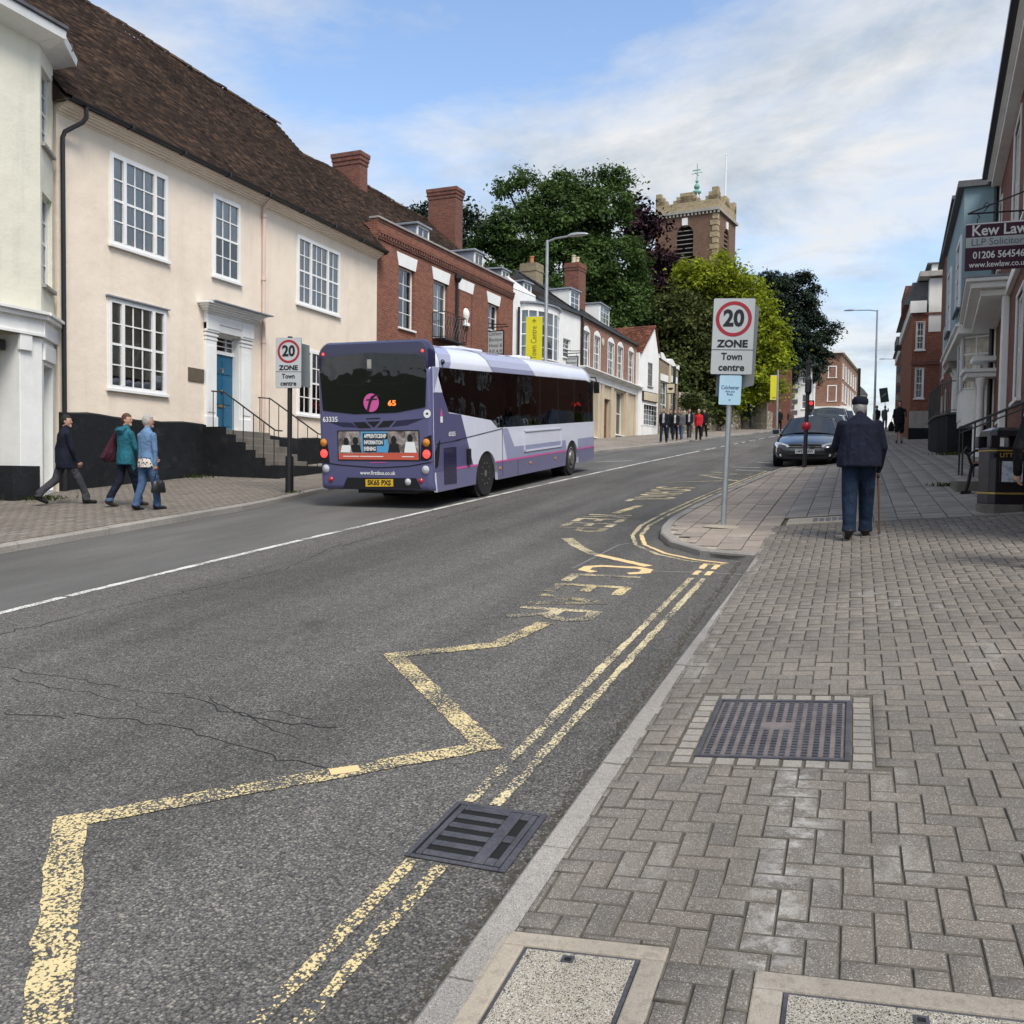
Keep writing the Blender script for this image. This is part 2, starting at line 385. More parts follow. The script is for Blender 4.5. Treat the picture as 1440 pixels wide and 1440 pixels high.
pavR = sheet('pavement_right', yr_, lambda y: -1.02 if y < 10.945 else bo_edge(y)+.07, lambda y: 9.0 if y > 4 else 5.0, lambda x, y: zR(x, y)-(.008 if y < 10.8 else .032), MATS['joint_sand'], 14)
def resample(P, step):
    P = [Vector((*p, 0)) for p in P]; out = [P[0]]; acc = 0
    for a, b in zip(P, P[1:]):
        d = (b-a).length; t = step-acc
        while t <= d: out.append(a+(b-a)*(t/d)); t += step
        acc = d-(t-step)
    if (out[-1]-P[-1]).length > .1: out.append(P[-1])
    return out
def kerbs(path, zf, wid, side, step, parent, mat, h=.2, gap=.012):
    """kerb stones along a path; side=+1: stone lies to the right of the path direction"""
    pts = resample(path, step)
    for a, b in zip(pts, pts[1:]):
        d = (b-a); n = Vector((d.y, -d.x, 0)).normalized()*side; t = d.normalized()
        a2, b2 = a+t*gap*.5, b-t*gap*.5; mb = MB(); top = []; j = random.uniform(-.004, .004)
        ch = .018
        prof = [(0, -h), (0, -ch), (ch, 0), (wid, 0), (wid, -h)]
        P = []
        for p in (a2, b2):
            for (q, dz) in prof:
                x = p+n*q; P.append((x.x, x.y, zf(p.x, p.y)+dz+j+q*.02))
        k = len(prof)
        fs = [(i, i+1, k+i+1, k+i) for i in range(k-1)]+[tuple(range(k-1, -1, -1)), tuple(range(k, 2*k))]
        mb.add(P, fs); mb.build('kerb_stone', mat, parent)
kerbs([(-1.16, -2), (-1.16, 2), (-1.145, 4.2), (-1.12, 6), (-1.06, 9), (-1.03, 10.92)], lambda x, y: zR(-1.1, y)+.004, .125, 1, .915, pavR, MATS['kerb_granite'])
kerbs([(p[0], p[1]) for p in BO], lambda x, y: zR(x, y)+.006, .14, 1, .75, pavR, MATS['kerb_granite'])
kerbs([(XR(y), y) for y in np.arange(27.2, 110, 4)], lambda x, y: zR(x, y)+.006, .14, 1, 1.8, pavR, MATS['kerb_granite'])
kerbs([(XL(y), y) for y in np.arange(-10, 112, 1.5)], lambda x, y: zL(x, y)+.004, .13, -1, 1.6, pavL, MATS['kerb_granite'])
# ---- block paving: herringbone blocks, then slabs further up
def paver_mesh(name, lx, ly, mat, h=.05, ch=.006):
    a, b = lx/2, ly/2; P = []
    for (x, y, z) in ((a, b, -h), (a, b, -ch), (a-ch, b-ch, 0)):
        P += [(-x, -y, z), (x, -y, z), (x, y, z), (-x, y, z)]
    fs = []
    for k in (0, 4):
        for i in range(4): j = (i+1) % 4; fs.append((k+i, k+j, k+4+j, k+4+i))
    mb = MB(); mb.add(P, fs, 1); mb.add(P[8:], [(0, 1, 2, 3)], 0); return mb.mesh(name, [mat, MATS['paver_edge']])
MH = (-.70, .02, 4.55, 5.47)                     # iron cover
CV1 = (-1.24, -.505, 1.2, 2.87); CV2 = (-.235, .60, 1.2, 2.80)
def blocked(x, y, m=.05):
    for (a, b, c, d) in ((MH[0]-.11, MH[1]+.11, MH[2]-.11, MH[3]+.11), CV1, CV2, (-.86, -.10, 13.32, 14.05)):
        if a-m < x < b+m and c-m < y < d+m: return True
    return False
tiltx = math.atan(.0792)
def on_buildout(x, y): return x < -1.05
items = []; cuts = []
HOLES = ((MH[0]-.11, MH[1]+.11, MH[2]-.11, MH[3]+.11), (CV1[0]+.15, CV1[1], CV1[2], CV1[3]), (CV2[0], CV2[1]+.1, CV2[2], CV2[3]))
for i in range(-14, 60):
    for j in range(8, 136):
        k = (i-j) % 4; x0, y0 = i*.1, j*.1
        if k == 0: x, y, r = x0+.1, y0+.05, 0
        elif k == 2: x, y, r = x0+.05, y0, R(90)
        else: continue
        hx, hy = (.1, .05) if r == 0 else (.05, .1)
        d = -x*math.sin(TH)+y*math.cos(TH)
        if d < 1.2 or x > 3.1: continue
        lat = (x*math.cos(TH)+y*math.sin(TH))/d
        if abs(lat) > .75: continue
        a_, b_, c_, d_ = max(x-hx, -1.03), x+hx, y-hy, min(y+hy, 13.25)
        if b_-a_ < .02 or d_-c_ < .02: continue
        cut = (a_ > x-hx+.001) or (d_ < y+hy-.001); dead = False
        for (p, q, u, v) in HOLES:                # trim blocks that meet a cover
            if a_ < q and b_ > p and c_ < v and d_ > u:
                opts = [(max(0, min(b_, p)-a_), 'b'), (max(0, b_-max(a_, q)), 'a'), (max(0, min(d_, u)-c_), 'd'), (max(0, d_-max(c_, v)), 'c')]
                ar = [(opts[0][0]*(d_-c_), 'b'), (opts[1][0]*(d_-c_), 'a'), (opts[2][0]*(b_-a_), 'd'), (opts[3][0]*(b_-a_), 'c')]
                m_, wch = max(ar); cut = True
                if m_ < .0008: dead = True; break
                if wch == 'b': b_ = p
                elif wch == 'a': a_ = q
                elif wch == 'd': d_ = u
                else: c_ = v
        if dead: continue
        if cut: cuts.append((a_, b_, c_, d_))
        else: items.append((x, y, r, d))
# row of whole blocks laid square against the kerb, herringbone starts behind it
items.sort(key=lambda t: t[3])
mesh_b = paver_mesh('paver', .197, .097, MATS['block_paver'], ch=.0045)
def px_of(x, y, z):
    z -= CH; r = x*math.cos(TH)+y*math.sin(TH); f = -x*math.sin(TH)+y*math.cos(TH)
    return 720+F*r/f, 720-F*(z/f-.0398)
vis = []; hid = []
for it in items:
    u, v = px_of(it[0], it[1], zR(it[0], it[1]))
    (vis if (-20 < u < 1460 and v < 1470) else hid).append(it)
def place(it, mesh, name='paver'):
    x, y, r, d = it; c = (zR(x+.05, y)-zR(x-.05, y))/.1; tl = math.atan((zR(x, y+.1)-zR(x, y-.1))/.2)
    rot = (Matrix.Rotation(tl+random.gauss(0, .004), 3, 'X') @ Matrix.Rotation(-math.atan(c)+random.gauss(0, .005), 3, 'Y') @ Matrix.Rotation(r+random.gauss(0, .006), 3, 'Z')).to_euler()
    inst(mesh, name, pavR, (x+random.gauss(0, .0012), y, zR(x, y)+random.gauss(0, .0014)), rot)
for it in vis[:300]: place(it, mesh_b)
def paver_stuff(lst, lx, ly, mat, name, ch=.006, zf=zR, par=None):
    V = []; Q = []
    for (x, y, r, d) in lst:
        a, b = r if lx == 0 else ((lx/2, ly/2) if abs(r) < .1 else (ly/2, lx/2))
        o = len(V); dz = random.gauss(0, .0016)
        for (p, q, z) in ((a, b, -.03), (a, b, -ch), (a-ch, b-ch, 0)):
            for sx, sy in ((-1,-1),(1,-1),(1,1),(-1,1)):
                X, Y = x+sx*p, y+sy*q; V.append((X, Y, zf(X, Y)+z+dz))
        for k in (0, 4):
            for i in range(4): j = (i+1) % 4; Q.append((o+k+i, o+k+j, o+k+4+j, o+k+4+i))
        Q.append((o+8, o+9, o+10, o+11))
    return npmesh(name, V, Q, [mat, MATS['paver_edge']], par or pavR, 'stuff', midx=[0 if i % 9 == 8 else 1 for i in range(len(Q))])
paver_stuff([((a+b)/2, (c+d)/2, ((b-a)/2-.002, (d-c)/2-.002), 0) for a, b, c, d in cuts], 0, 0, MATS['block_paver'], 'cut_pavers', .004)
paver_stuff(vis[300:]+hid, .197, .097, MATS['block_paver'], 'paver_field', .0045)
slabs = []; slabsB = []; cutsB = []
for row in range(0, 210):                         # grey slabs on the main footway, laid in staggered columns
    for col in range(0, 20):
        x = -.93+col*.30+.15; y = 13.26+row*.30+.15
        if y > 70 or x > 3.6 or blocked(x, y, .1) or (y > 26.5 and x-.15 < XR(y)+.16): continue
        slabs.append((x, y, 0, y))
for col in range(0, 7):                           # warm slabs on the build-out, half-bonded
    for row in range(0, 40):
        x = -1.08-col*.30; y = 11.0+row*.45+.22+(.22 if col % 2 else 0)
        if y > 26.2: continue
        e = max(bo_edge(y-.22), bo_edge(y+.22)) if y < 24.5 else bo_edge(y)
        if x-.15 < e+.15:
            if x+.15 > e+.20: cutsB.append((e+.152, x+.15, y-.223, y+.223))
            continue
        slabsB.append((x, y, 0, y))
        if y < 13.0 and False: pass
paver_stuff([((a+b)/2, (c+d)/2, ((b-a)/2-.002, (d-c)/2-.002), 0) for a, b, c, d in cutsB], 0, 0, MATS['slab_paver'], 'cut_slabs', .004)
mesh_s = paver_mesh('paving_slab', .297, .297, MATS['slab_grey'], ch=.004); mesh_sb = paver_mesh('paving_slab', .297, .446, MATS['slab_paver'], ch=.004)
for it in slabs[:170]: place(it, mesh_s, 'paving_slab')
for it in slabsB[:120]: place(it, mesh_sb, 'paving_slab')
paver_stuff(slabs[170:], .297, .297, MATS['slab_grey'], 'slab_field', .004); paver_stuff(slabsB[120:], .297, .446, MATS['slab_paver'], 'slab_field', .004)
lp = []
# blocks of the left footway, stretcher bond along the street
for i in range(0, 50):
    x = -15.25+i*.1+.05
    for j in range(40, 118):
        y = j*.2+(.1 if i % 2 else 0)+.1
        if x+.05 < XL(y)-.15: lp.append((x, y, R(90), y))
paver_mat('left_block', (.175, .155, .132), .6, .5)
paver_stuff(lp, .196, .096, MATS['left_block'], 'paver_field', .005, lambda x, y: zL(x, y)+.010, pavL)
def pav_patch(name, pts, mat, dz=0.0, parent=pavR, th=.05):
    mb = MB(); mb.prism([(x, y, zR(x, y)+dz) for x, y in pts], (0, 0, -th)); return mb.build(name, mat, parent)
pav_patch('concrete_margin', [(-1.02, 10.93), (-.90, 10.96), (-.90, 13.24), (-1.02, 13.24)], MATS['cover_concrete'], -.002)
pav_patch('mortar_fillet', [(-2.45, 12.5), (-2.1, 11.75), (-1.6, 11.25), (-1.04, 11.05), (-1.04, 26.3), (-1.75, 26.3), (-2.1, 21.9), (-2.45, 17), (-2.52, 14)], MATS['cover_concrete'], -.012)
# ---- concrete-framed chamber covers
def chamber(x0, x1, y0, y1, fr, label, hole):
    t = thing('chamber_cover', label, 'utility cover', ((x0+x1)/2, (y0+y1)/2, 0)); cx, cy = (x0+x1)/2, (y0+y1)/2
    def patch(name, a, b, c, d, mat, dz, th=.05, bev=0):
        mb = MB(); mb.prism([(X-cx, Y-cy, zR(X, Y)+dz) for X, Y in ((a, c), (b, c), (b, d), (a, d))], (0, 0, -th)); return mb.build(name, mat, t, bevel=bev)
    patch('surround', x0, x1, y1-fr, y1, MATS['cover_concrete'], .003, bev=.006)
    patch('surround', x0, x0+fr, y0, y1-fr-.002, MATS['cover_concrete'], .003, bev=.006)
    patch('surround', x1-fr, x1, y0, y1-fr-.002, MATS['cover_concrete'], .003, bev=.006)
    patch('gap', x0+fr, x1-fr, y0, y1-fr, MATS['black_void'], -.012)
    e = .008; patch('rim', x0+fr+e*.4, x1-fr-e*.4, y0, y1-fr-e*.4, MATS['cast_iron'], -.002)
    patch('lid', x0+fr+e*2, x1-fr-e*2, y0, y1-fr-e*2, MATS['cover_fill'], .001)
    hx, hy = hole; kx = x0+fr+hx*(x1-x0-2*fr); ky = y1-fr-hy
    patch('key_hole', kx-.02, kx+.02, ky-.018, ky+.018, MATS['cast_iron'], .0035, .01)
    patch('key_slot', kx-.009, kx+.011, ky-.010, ky+.004, MATS['black_void'], .006, .006)
    return t
chamber(CV1[0]+.20, CV1[1], 1.25, CV1[3], .075, 'speckled concrete chamber cover beside the kerb', (.42, .05))
chamber(CV2[0], CV2[1]+.1, 1.25, CV2[3], .085, 'pale concrete chamber cover away from the kerb at the bottom', (.47, .06))
pav_patch('haunch', [(-1.037, 1.2), (-1.037, 2.84), (-1.055, 2.84), (-1.055, 1.2)], MATS['cover_concrete'], .001)
# ---- rectangular iron manhole cover with block frame
t = thing('manhole_cover', 'rusty iron manhole cover with raised studs set in the block paving', 'manhole cover', (0, 0, 0))
def flat(parent, name, a, b, c, d, mat, dz, th=.03, zf=zR, bev=0):
    mb = MB(); mb.prism([(X, Y, zf(X, Y)+dz) for X, Y in ((a, c), (b, c), (b, d), (a, d))], (0, 0, -th)); return mb.build(name, mat, parent, bevel=bev)
x0, x1, y0, y1 = MH
flat(t, 'gap', x0, x1, y0, y1, MATS['black_void'], -.012)
for (a, b, c, d) in ((x0, x0+.022, y0, y1), (x1-.022, x1, y0, y1), (x0+.024, x1-.024, y0, y0+.022), (x0+.024, x1-.024, y1-.022, y1)): flat(t, 'frame', a, b, c, d, MATS['cast_iron'], .004)
flat(t, 'plate', x0+.032, x1-.032, y0+.032, y1-.032, MATS['rust_iron'], -.003)
mb = MB(); nx, ny = 13, 22
for i in range(nx):
    for j in range(ny):
        sx = x0+.055+(x1-x0-.11)*i/(nx-1); sy = y0+.055+(y1-y0-.11)*j/(ny-1)
        if abs(i-6) < 2 and abs(j-11) < 2: continue
        mb.prism([(X, Y, zR(X, Y)+.004) for X, Y in ((sx-.013, sy-.010), (sx+.013, sy-.010), (sx+.013, sy+.010), (sx-.013, sy+.010))], (0, 0, -.01))
mb.build('stud_field', MATS['cast_iron'], t, kind='stuff')
k = 0
for sx in (x0-.055, x1+.055):
    for j in range(11):
        y = y0-.05+j*.1
        place((sx, y, 0, y), paver_mesh('paver', .096, .094, MATS['edge_block']) if k == 0 else bpy.data.meshes['edge_paver'], 'edge_block')
        if k == 0: COL.objects[-1].data.name = 'edge_paver'; k = 1
for j in range(7):
    for y in (y0-.055, y1+.055): place((x0+.05+j*.104, y, 0, y), bpy.data.meshes['edge_paver'], 'edge_block')
# ---- small pale panel with grid cover by the slabs
t = thing('access_panel', 'small pale concrete panel with a slotted grid behind the walking man with the cane', 'utility cover')
flat(t, 'panel', -.86, -.12, 13.34, 14.02, MATS['cover_concrete'], .004)
for j in range(3):
    for i in range(5): flat(t, 'slot', -.52+i*.085, -.455+i*.085, 13.52+j*.14, 13.60+j*.14, MATS['cast_iron'], .008, .008)
# ---- gully grate in the gutter
t = thing('drain_grate', 'dark iron gully grate lying in the gutter across the double yellow lines', 'drain grate')
gx0, gx1, gy0, gy1 = -1.675, -1.235, 3.33, 3.87
zg = lambda x, y: G(y)
flat(t, 'pit', gx0, gx1, gy0, gy1, MATS['black_void'], .0015, .001, zg)
def gb(name, a, b, c, d, dz=.009, th=.008): return flat(t, name, gx0+a, gx0+b, gy0+c, gy0+d, MATS['cast_iron'], dz, th, zg, .003)
W_, H_ = gx1-gx0, gy1-gy0
gb('frame', 0, .022, 0, H_); gb('frame', W_-.03, W_, 0, H_); gb('frame', .024, W_-.032, 0, .022); gb('frame', .024, W_-.032, H_-.022, H_)
gb('grate_side', .035, .062, .032, H_-.032); gb('grate_side', W_-.16, W_-.105, .032, H_-.032); gb('grate_side', W_-.06, W_-.034, .032, H_-.032)
for j in range(6): gb('grate_bar', .064, W_-.162, .035+j*.0875, .075+j*.0875)
for c_ in (.032, .235, .455): gb('grate_bar', W_-.103, W_-.062, c_, c_+.055)
# ================================================================== ROAD MARKINGS
def strip(pts, wid, name, mat, dz=.004, parent=road, zf=lambda x, y: G(y), step=.6):
    P = [Vector((p[0], p[1], 0)) for p in pts]; Q = [P[0]]; rag = name in ('zigzag_line', 'double_yellow_line', 'painted_letter', 'centre_line') and min(p[1] for p in pts) < 13
    for a, b in zip(P, P[1:]):
        n = max(1, int((b-a).length/(.07 if rag else step)))
        Q += [a+(b-a)*k/n for k in range(1, n+1)]
    ws = wid if isinstance(wid, (list, tuple)) else None; mb = MB(); V = []
    for i, p in enumerate(Q):
        d0 = (Q[i]-Q[i-1]).normalized() if i else (Q[1]-Q[0]).normalized(); d1 = (Q[i+1]-Q[i]).normalized() if i < len(Q)-1 else d0
        d = (d0+d1); d = d.normalized() if d.length > .05 else d0; n = Vector((d.y, -d.x, 0)); c = max(.35, d.dot(d1))
        hw = (wid if not ws else ws[0]+(ws[1]-ws[0])*i/(len(Q)-1))/2/c
        for s_ in (-1, 1): q = p+n*(hw+(random.gauss(0, .0045) if rag else 0))*s_; V.append((q.x, q.y, zf(q.x, q.y)+dz))
    mb.add(V, [(2*i, 2*i+1, 2*i+3, 2*i+2) for i in range(len(Q)-1)])
    return mb.build(name, mat, parent)
Yp, Yw, Yf, Wp = MATS['yellow_paint'], MATS['yellow_paint_worn'], MATS['yellow_paint_fresh'], MATS['white_paint']
g2 = lambda *pts: [tuple(gnd(*p)[:2]) for p in pts]
Z = g2((60, 1490), (98, 1157), (685, 1050), (553, 922), (700, 907))
# zigzag: separate runs so the corners stay sharp
def runs(pts, wid, name, mat):
    for a, b in zip(pts, pts[1:]):
        d = Vector((b[0]-a[0], b[1]-a[1])).normalized()*wid*.42
        strip([(a[0]-d.x, a[1]-d.y), (b[0]+d.x, b[1]+d.y)], wid, name, mat, .004+.0012*(pts.index(a) % 2))
runs(Z, .14, 'zigzag_line', Yp)
strip([Z[-1]]+g2((768, 876)), .14, 'zigzag_line', Yp, .0056)
strip(g2((464, 1088), (505, 1082)), .085, 'zigzag_line', Yf, .0068)
# double yellow lines, both at the kerb and round the build-out
for k, (a, wl) in enumerate(((-.46, .055), (-.33, .055))):
    strip([(-1.165+a+.0*y+.012*max(0, y-4), y) for y in np.arange(-1.0, 3.30, .5)]+[(-1.165+a, 3.31)], wl, 'double_yellow_line', Yp)
    strip([(-1.165+a, 3.89)]+[(-1.165+a+.0105*(y-3.9), y) for y in np.arange(4.3, 9.9, .6)], wl, 'double_yellow_line', Yw)
    xe = -1.10+a
    strip([(xe, 9.9), (xe+.005, 10.15)], wl+.01, 'double_yellow_line', Yf); strip([(xe+.01, 10.28), (xe+.02, 10.62)], wl+.015, 'double_yellow_line', Yf)
    o = .36 if k == 0 else .24
    path = []
    for i in range(len(BO)-3):
        a_ = Vector(BO[max(0, i-1)]); b_ = Vector(BO[min(len(BO)-1, i+1)]); d = (b_-a_).normalized(); n = Vector((d.y, -d.x))
        path.append((BO[i][0]-n.x*o, BO[i][1]-n.y*o))
    path[0] = (xe+.03, 10.92-o+.02)
    strip(path[:6], wl, 'double_yellow_line', Yf if k else Yw); strip(path[5:], wl, 'double_yellow_line', Yw, step=1)
# centre line
CLP = g2((-120, 893), (0, 862), (400, 765), (640, 710), (830, 667), (1000, 631))
def clx(y):
    P = CLP+[(-5.1, 60), (-3.9, 80), (-1.2, 110)]
    for (xa, ya), (xb, yb) in zip(P, P[1:]):
        if y <= yb: return xa+(xb-xa)*(y-ya)/(yb-ya)
    return 1
y = 3.0; k = 0
while y < 95:
    l = 4.0 if y < 9 else random.choice((1.2, 2.5, 3.0)); strip([(clx(y+q), y+q) for q in np.linspace(0, l, 4)], .10, 'centre_line', Wp); y += l+(.05 if y < 35 else 1.2); k += 1
for px in ((930, 642), (880, 640)): pass
# words KEEP and CLEAR etc., read from the road towards the kerb
GL = {'C': [[(1, .8), (.75, 1), (.25, 1), (0, .8), (0, .2), (.25, 0), (.75, 0), (1, .2)]], 'L': [[(0, 1), (0, 0), (1, 0)]],
      'E': [[(1, 1), (0, 1), (0, 0), (1, 0)], [(0, .5), (.8, .5)]], 'A': [[(0, 0), (.5, 1), (1, 0)], [(.22, .35), (.78, .35)]],
      'R': [[(0, 0), (0, 1), (.75, 1), (1, .8), (.75, .5), (0, .5)], [(.45, .5), (1, 0)]], 'K': [[(0, 0), (0, 1)], [(1, 1), (0, .45)], [(.3, .6), (1, 0)]],
      'P': [[(0, 0), (0, 1), (.75, 1), (1, .78), (.75, .5), (0, .5)]], 'S': [[(1, .85), (.7, 1), (.2, 1), (0, .75), (.2, .52), (.8, .45), (1, .25), (.8, 0), (.2, 0), (0, .15)]],
      'H': [[(0, 0), (0, 1)], [(1, 0), (1, 1)], [(0, .5), (1, .5)]], 'O': [[(.5, 0), (.1, .15), (0, .5), (.1, .85), (.5, 1), (.9, .85), (1, .5), (.9, .15), (.5, 0)]]}
def word(s_, xb, xt, ystart, yend, mats):
    n = len(s_); pitch = (ystart-yend)/n; lw = pitch*.66
    for i, ch in enumerate(s_):
        ya = ystart-i*pitch
        for gi, st in enumerate(GL[ch]):
            P = [(xb+(xt-xb)*v, ya-u*lw) for u, v in st]
            for a, b in zip(P, P[1:]):
                d = Vector((b[0]-a[0], b[1]-a[1])).normalized(); wd = .10+.02*abs(d.y)
                strip([(a[0]-d.x*.02, a[1]-d.y*.02), (b[0]+d.x*.02, b[1]+d.y*.02)], wd*1.0, 'painted_letter', mats[i % len(mats)], .004+.0007*gi+random.random()*.0004)
word('CLEAR', -2.78, -2.10, 10.15, 7.30, (Yf, Yw, Yp, Yp, Yw))
word('KEEP', -4.1, -3.42, 14.9, 12.7, (Yw, Yw, Yw, Yp))
word('SCHOOL', -4.0, -3.28, 20.4, 17.0, (Yp, Yw, Yw, Yw, Yw, Yw))
strip(g2((790, 757), (800, 757)), .0, 'zigzag_line', Yw) if False else None
strip(g2((797, 757), (815, 770), (840, 782)), [.16, .12], 'zigzag_line', Yw); strip(g2((840, 781), (912, 797)), .12, 'zigzag_line', Yf, .005)
strip(g2((865, 722), (900, 711)), .14, 'zigzag_line', Yp)
q = g2((905, 685), (1008, 678)); 
for a, b in (((985, 668), (1038, 677)), ((1038, 676), (930, 679)), ((1000, 664), (1058, 668)), ((1058, 667), (985, 668.5))): strip(g2(a, b), .11, 'zigzag_line', Yw, .004+random.random()*.003)
for a, b in (((1030, 657), (1070, 658)), ((1035, 661), (1078, 663)), ((838, 650), (890, 648)), ((1065, 650), (1096, 652))): strip(g2(a, b), .09, 'bay_line', Wp)
strip(g2((905, 803), (1000, 806), (1055, 809)), .02, 'crack', MATS['cover_concrete'], .003)
strip(g2((805, 800), (870, 767), (885, 764)), .03, 'crack', M('tar_seam', (.16, .16, .165), .8), .003)
# cracks and seams
def crack(pts, wid=.012, name='crack'):
    P = g2(*pts); out = []
    for a, b in zip(P, P[1:]):
        L_ = math.hypot(b[0]-a[0], b[1]-a[1]); n = max(2, int(L_/.09))
        for k in range(n):
            f = k/n; j = .022 if L_ < 6 else .03
            out.append((a[0]+(b[0]-a[0])*f+random.gauss(0, j), a[1]+(b[1]-a[1])*f+random.gauss(0, j)))
    out.append(P[-1])
    i = 0
    while i < len(out)-2:
        n = random.randint(5, 14); seg = out[i:i+n+1]
        if len(seg) > 1: strip(seg, [wid*random.uniform(.25, 1.1), wid*random.uniform(.25, 1.1)], name, M('crack_tar', (.018, .018, .019), .95, 0, fine=0), .0025, step=9)
        i += n+(random.randint(0, 2) if random.random() < .35 else 0)
crack(((0, 938), (140, 962), (285, 982), (345, 1008), (475, 1024))); crack(((100, 1005), (240, 1022), (330, 1046), (460, 1082)), .010)
crack(((0, 893), (150, 857), (400, 801), (480, 765)), .014); crack(((480, 768), (700, 706), (840, 675)), .016)
crack(((0, 1003), (90, 1012)), .008); crack(((285, 982), (330, 1000), (420, 1040)), .007); crack(((150, 985), (250, 1005)), .006); crack(((345, 1008), (390, 1000), (440, 1012)), .006); crack(((20, 955), (160, 985)), .007)
# grime line of detritus along the gutters
def grit():
    V = []; Q = []
    for _ in range(1500):
        y = random.uniform(1.6, 10.8); x = -1.175-abs(random.gauss(0, .03)); r = random.uniform(.003, .010)
        o = len(V); z = G(y)
        V += [(x-r, y-r, z), (x+r, y-r, z), (x+r, y+r, z), (x-r, y+r, z), (x, y, z+r*1.1)]; Q += [(o, o+1, o+4, o+4), (o+1, o+2, o+4, o+4), (o+2, o+3, o+4, o+4), (o+3, o, o+4, o+4)]
    mb = MB(); mb.v = V; mb.f = [q_[:3] for q_ in Q]; mb.m = [0]*len(Q); o = mb.build('gutter_grit', M('grit', (.06, .055, .045), .95, .4, 30), road, kind='stuff')
grit()
# ================================================================== BUILDING KIT
def brick_mat(name, c1, c2, mortar, bw=.225, rh=.075, ms=.010, soot=.25, bump=.006):
    t = NT(name); o = t.obj(); s = t.node('ShaderNodeSeparateXYZ'); t.put(s.inputs[0], o)
    cb = t.node('ShaderNodeCombineXYZ'); t.put(cb.inputs[0], t.math('ADD', s.outputs[0], s.outputs[1])); t.put(cb.inputs[1], s.outputs[2])
    br = t.node('ShaderNodeTexBrick'); t.put(br.inputs['Vector'], cb.outputs[0]); br.inputs['Scale'].default_value = 1
    br.inputs['Brick Width'].default_value = bw; br.inputs['Row Height'].default_value = rh; br.inputs['Mortar Size'].default_value = ms; br.inputs['Mortar Smooth'].default_value = .3
    br.inputs['Bias'].default_value = -.1
    t.put(br.inputs['Color1'], c1); t.put(br.inputs['Color2'], c2); t.put(br.inputs['Mortar'], mortar)
    c = t.mix(1, br.outputs['Color'], t.ramp(t.noise(7, 4, .7), [(.25, .72), (.75, 1.3)]), 'MULTIPLY')
    c = t.mix(t.ramp(t.noise(.7, 6, .65), [(.45, 0), (.75, soot)]), c, (.06, .045, .04))
    c = t.mix(t.ramp(t.noise(1.7, 5, .7), [(.62, 0), (.8, .2)]), c, (.42, .36, .30))
    h = t.math('ADD', t.math('MULTIPLY', br.outputs['Fac'], -1), t.math('MULTIPLY', t.noise(60, 3), .35))
    MATS[name] = t.done(c, .88, t.bump(h, bump), spec=.2)
brick_mat('red_brick', (.205, .062, .036), (.29, .10, .055), (.21, .17, .14))
brick_mat('dark_brick', (.16, .055, .04), (.23, .08, .05), (.17, .14, .12), soot=.4)
brick_mat('brown_brick', (.24, .10, .06), (.31, .15, .09), (.30, .26, .22))
brick_mat('yellow_brick', (.30, .24, .14), (.24, .19, .12), (.27, .24, .19), soot=.35)
brick_mat('tower_brick', (.15, .078, .050), (.21, .11, .07), (.20, .16, .13), soot=.3)
brick_mat('stone_rubble', (.36, .31, .23), (.25, .22, .17), (.33, .30, .25), .34, .17, .02, .3, .02)
brick_mat('tower_stone', (.42, .34, .21), (.34, .26, .16), (.30, .25, .18), .42, .2, .012, .3, .01)
def render_mat(name, col, var=.06, dirt=.25, bump=.008):
    t = NT(name); o = t.obj()
    c = t.mix(1, col, t.ramp(t.noise(.6, 6, .6), [(.3, 1-var), (.7, 1+var)]), 'MULTIPLY')
    c = t.mix(t.ramp(t.noise(1.4, 6, .7, t.map(o, (1.6, 1.6, .22))), [(.50, 0), (.80, dirt)]), c, tuple(v*.45 for v in col))
    c = t.mix(t.ramp(t.noise(.45, 4, .6, t.map(o, (1, 1, 1), (3, 5, 1))), [(.48, 0), (.56, .14 if dirt else 0)]), c, tuple(min(.9, v*1.12) for v in col))
    if not dirt: c = t.mix(t.ramp(t.noise(3.5, 6, .75), [(.56, 0), (.78, .6)]), c, (.06, .059, .057))
    hc = t.math('ADD', t.noise(2.2, 4, .5), t.math('MULTIPLY', t.noise(28, 4, .6), .22))
    MATS[name] = t.done(c, .82, t.bump(hc, bump*5, .55), spec=.25)
render_mat('pink_render', (.81, .70, .57), .07, .26); render_mat('cream_render', (.76, .73, .60), .05, .4); render_mat('white_render', (.78, .78, .75), .05, .3)
render_mat('blue_render', (.235, .335, .375), .05, .3); render_mat('black_plinth', (.010, .011, .013), .5, .0, .016); render_mat('stone_cream', (.55, .47, .34), .1, .4)
M('white_trim', (.80, .80, .77), .55, .05, 3, .03, 30, bump=.001, bs=20, dirt=.22); M('white_gloss', (.82, .82, .80), .4, .03, 3, 0, dirt=.08)
M('lead', (.25, .28, .32), .55, .2, 3, .1, 20, metal=.2); M('slate', (.10, .10, .11), .7, .2, 4, .15, 30, bump=.004, bs=25)
M('black_metal', (.012, .012, .014), .42, .1, 5, 0, spec=.5); M('pink_pipe', (.64, .50, .43), .5, .06); M('terracotta', (.42, .17, .09), .8, .2, 5)
M('blue_door', (.015, .105, .20), .4, .06, 3, .03); M('brown_door', (.16, .06, .03), .5, .1); M('brass', (.45, .33, .13), .35, .1, metal=.8)
M('mint_door', (.50, .58, .47), .55, .08); M('wood_boards', (.33, .28, .20), .7, .15, 3, .1, 40, dirt=.3); M('stone_step', (.15, .135, .115), .9, .25, 3, .2, 40, bump=.006, bs=30)
M('curtain', (.82, .81, .78), .9, .06, 5, .05, 30); M('blind', (.55, .48, .36), .9, .05); M('room_dark', (.045, .042, .038), .95, .2, 1)
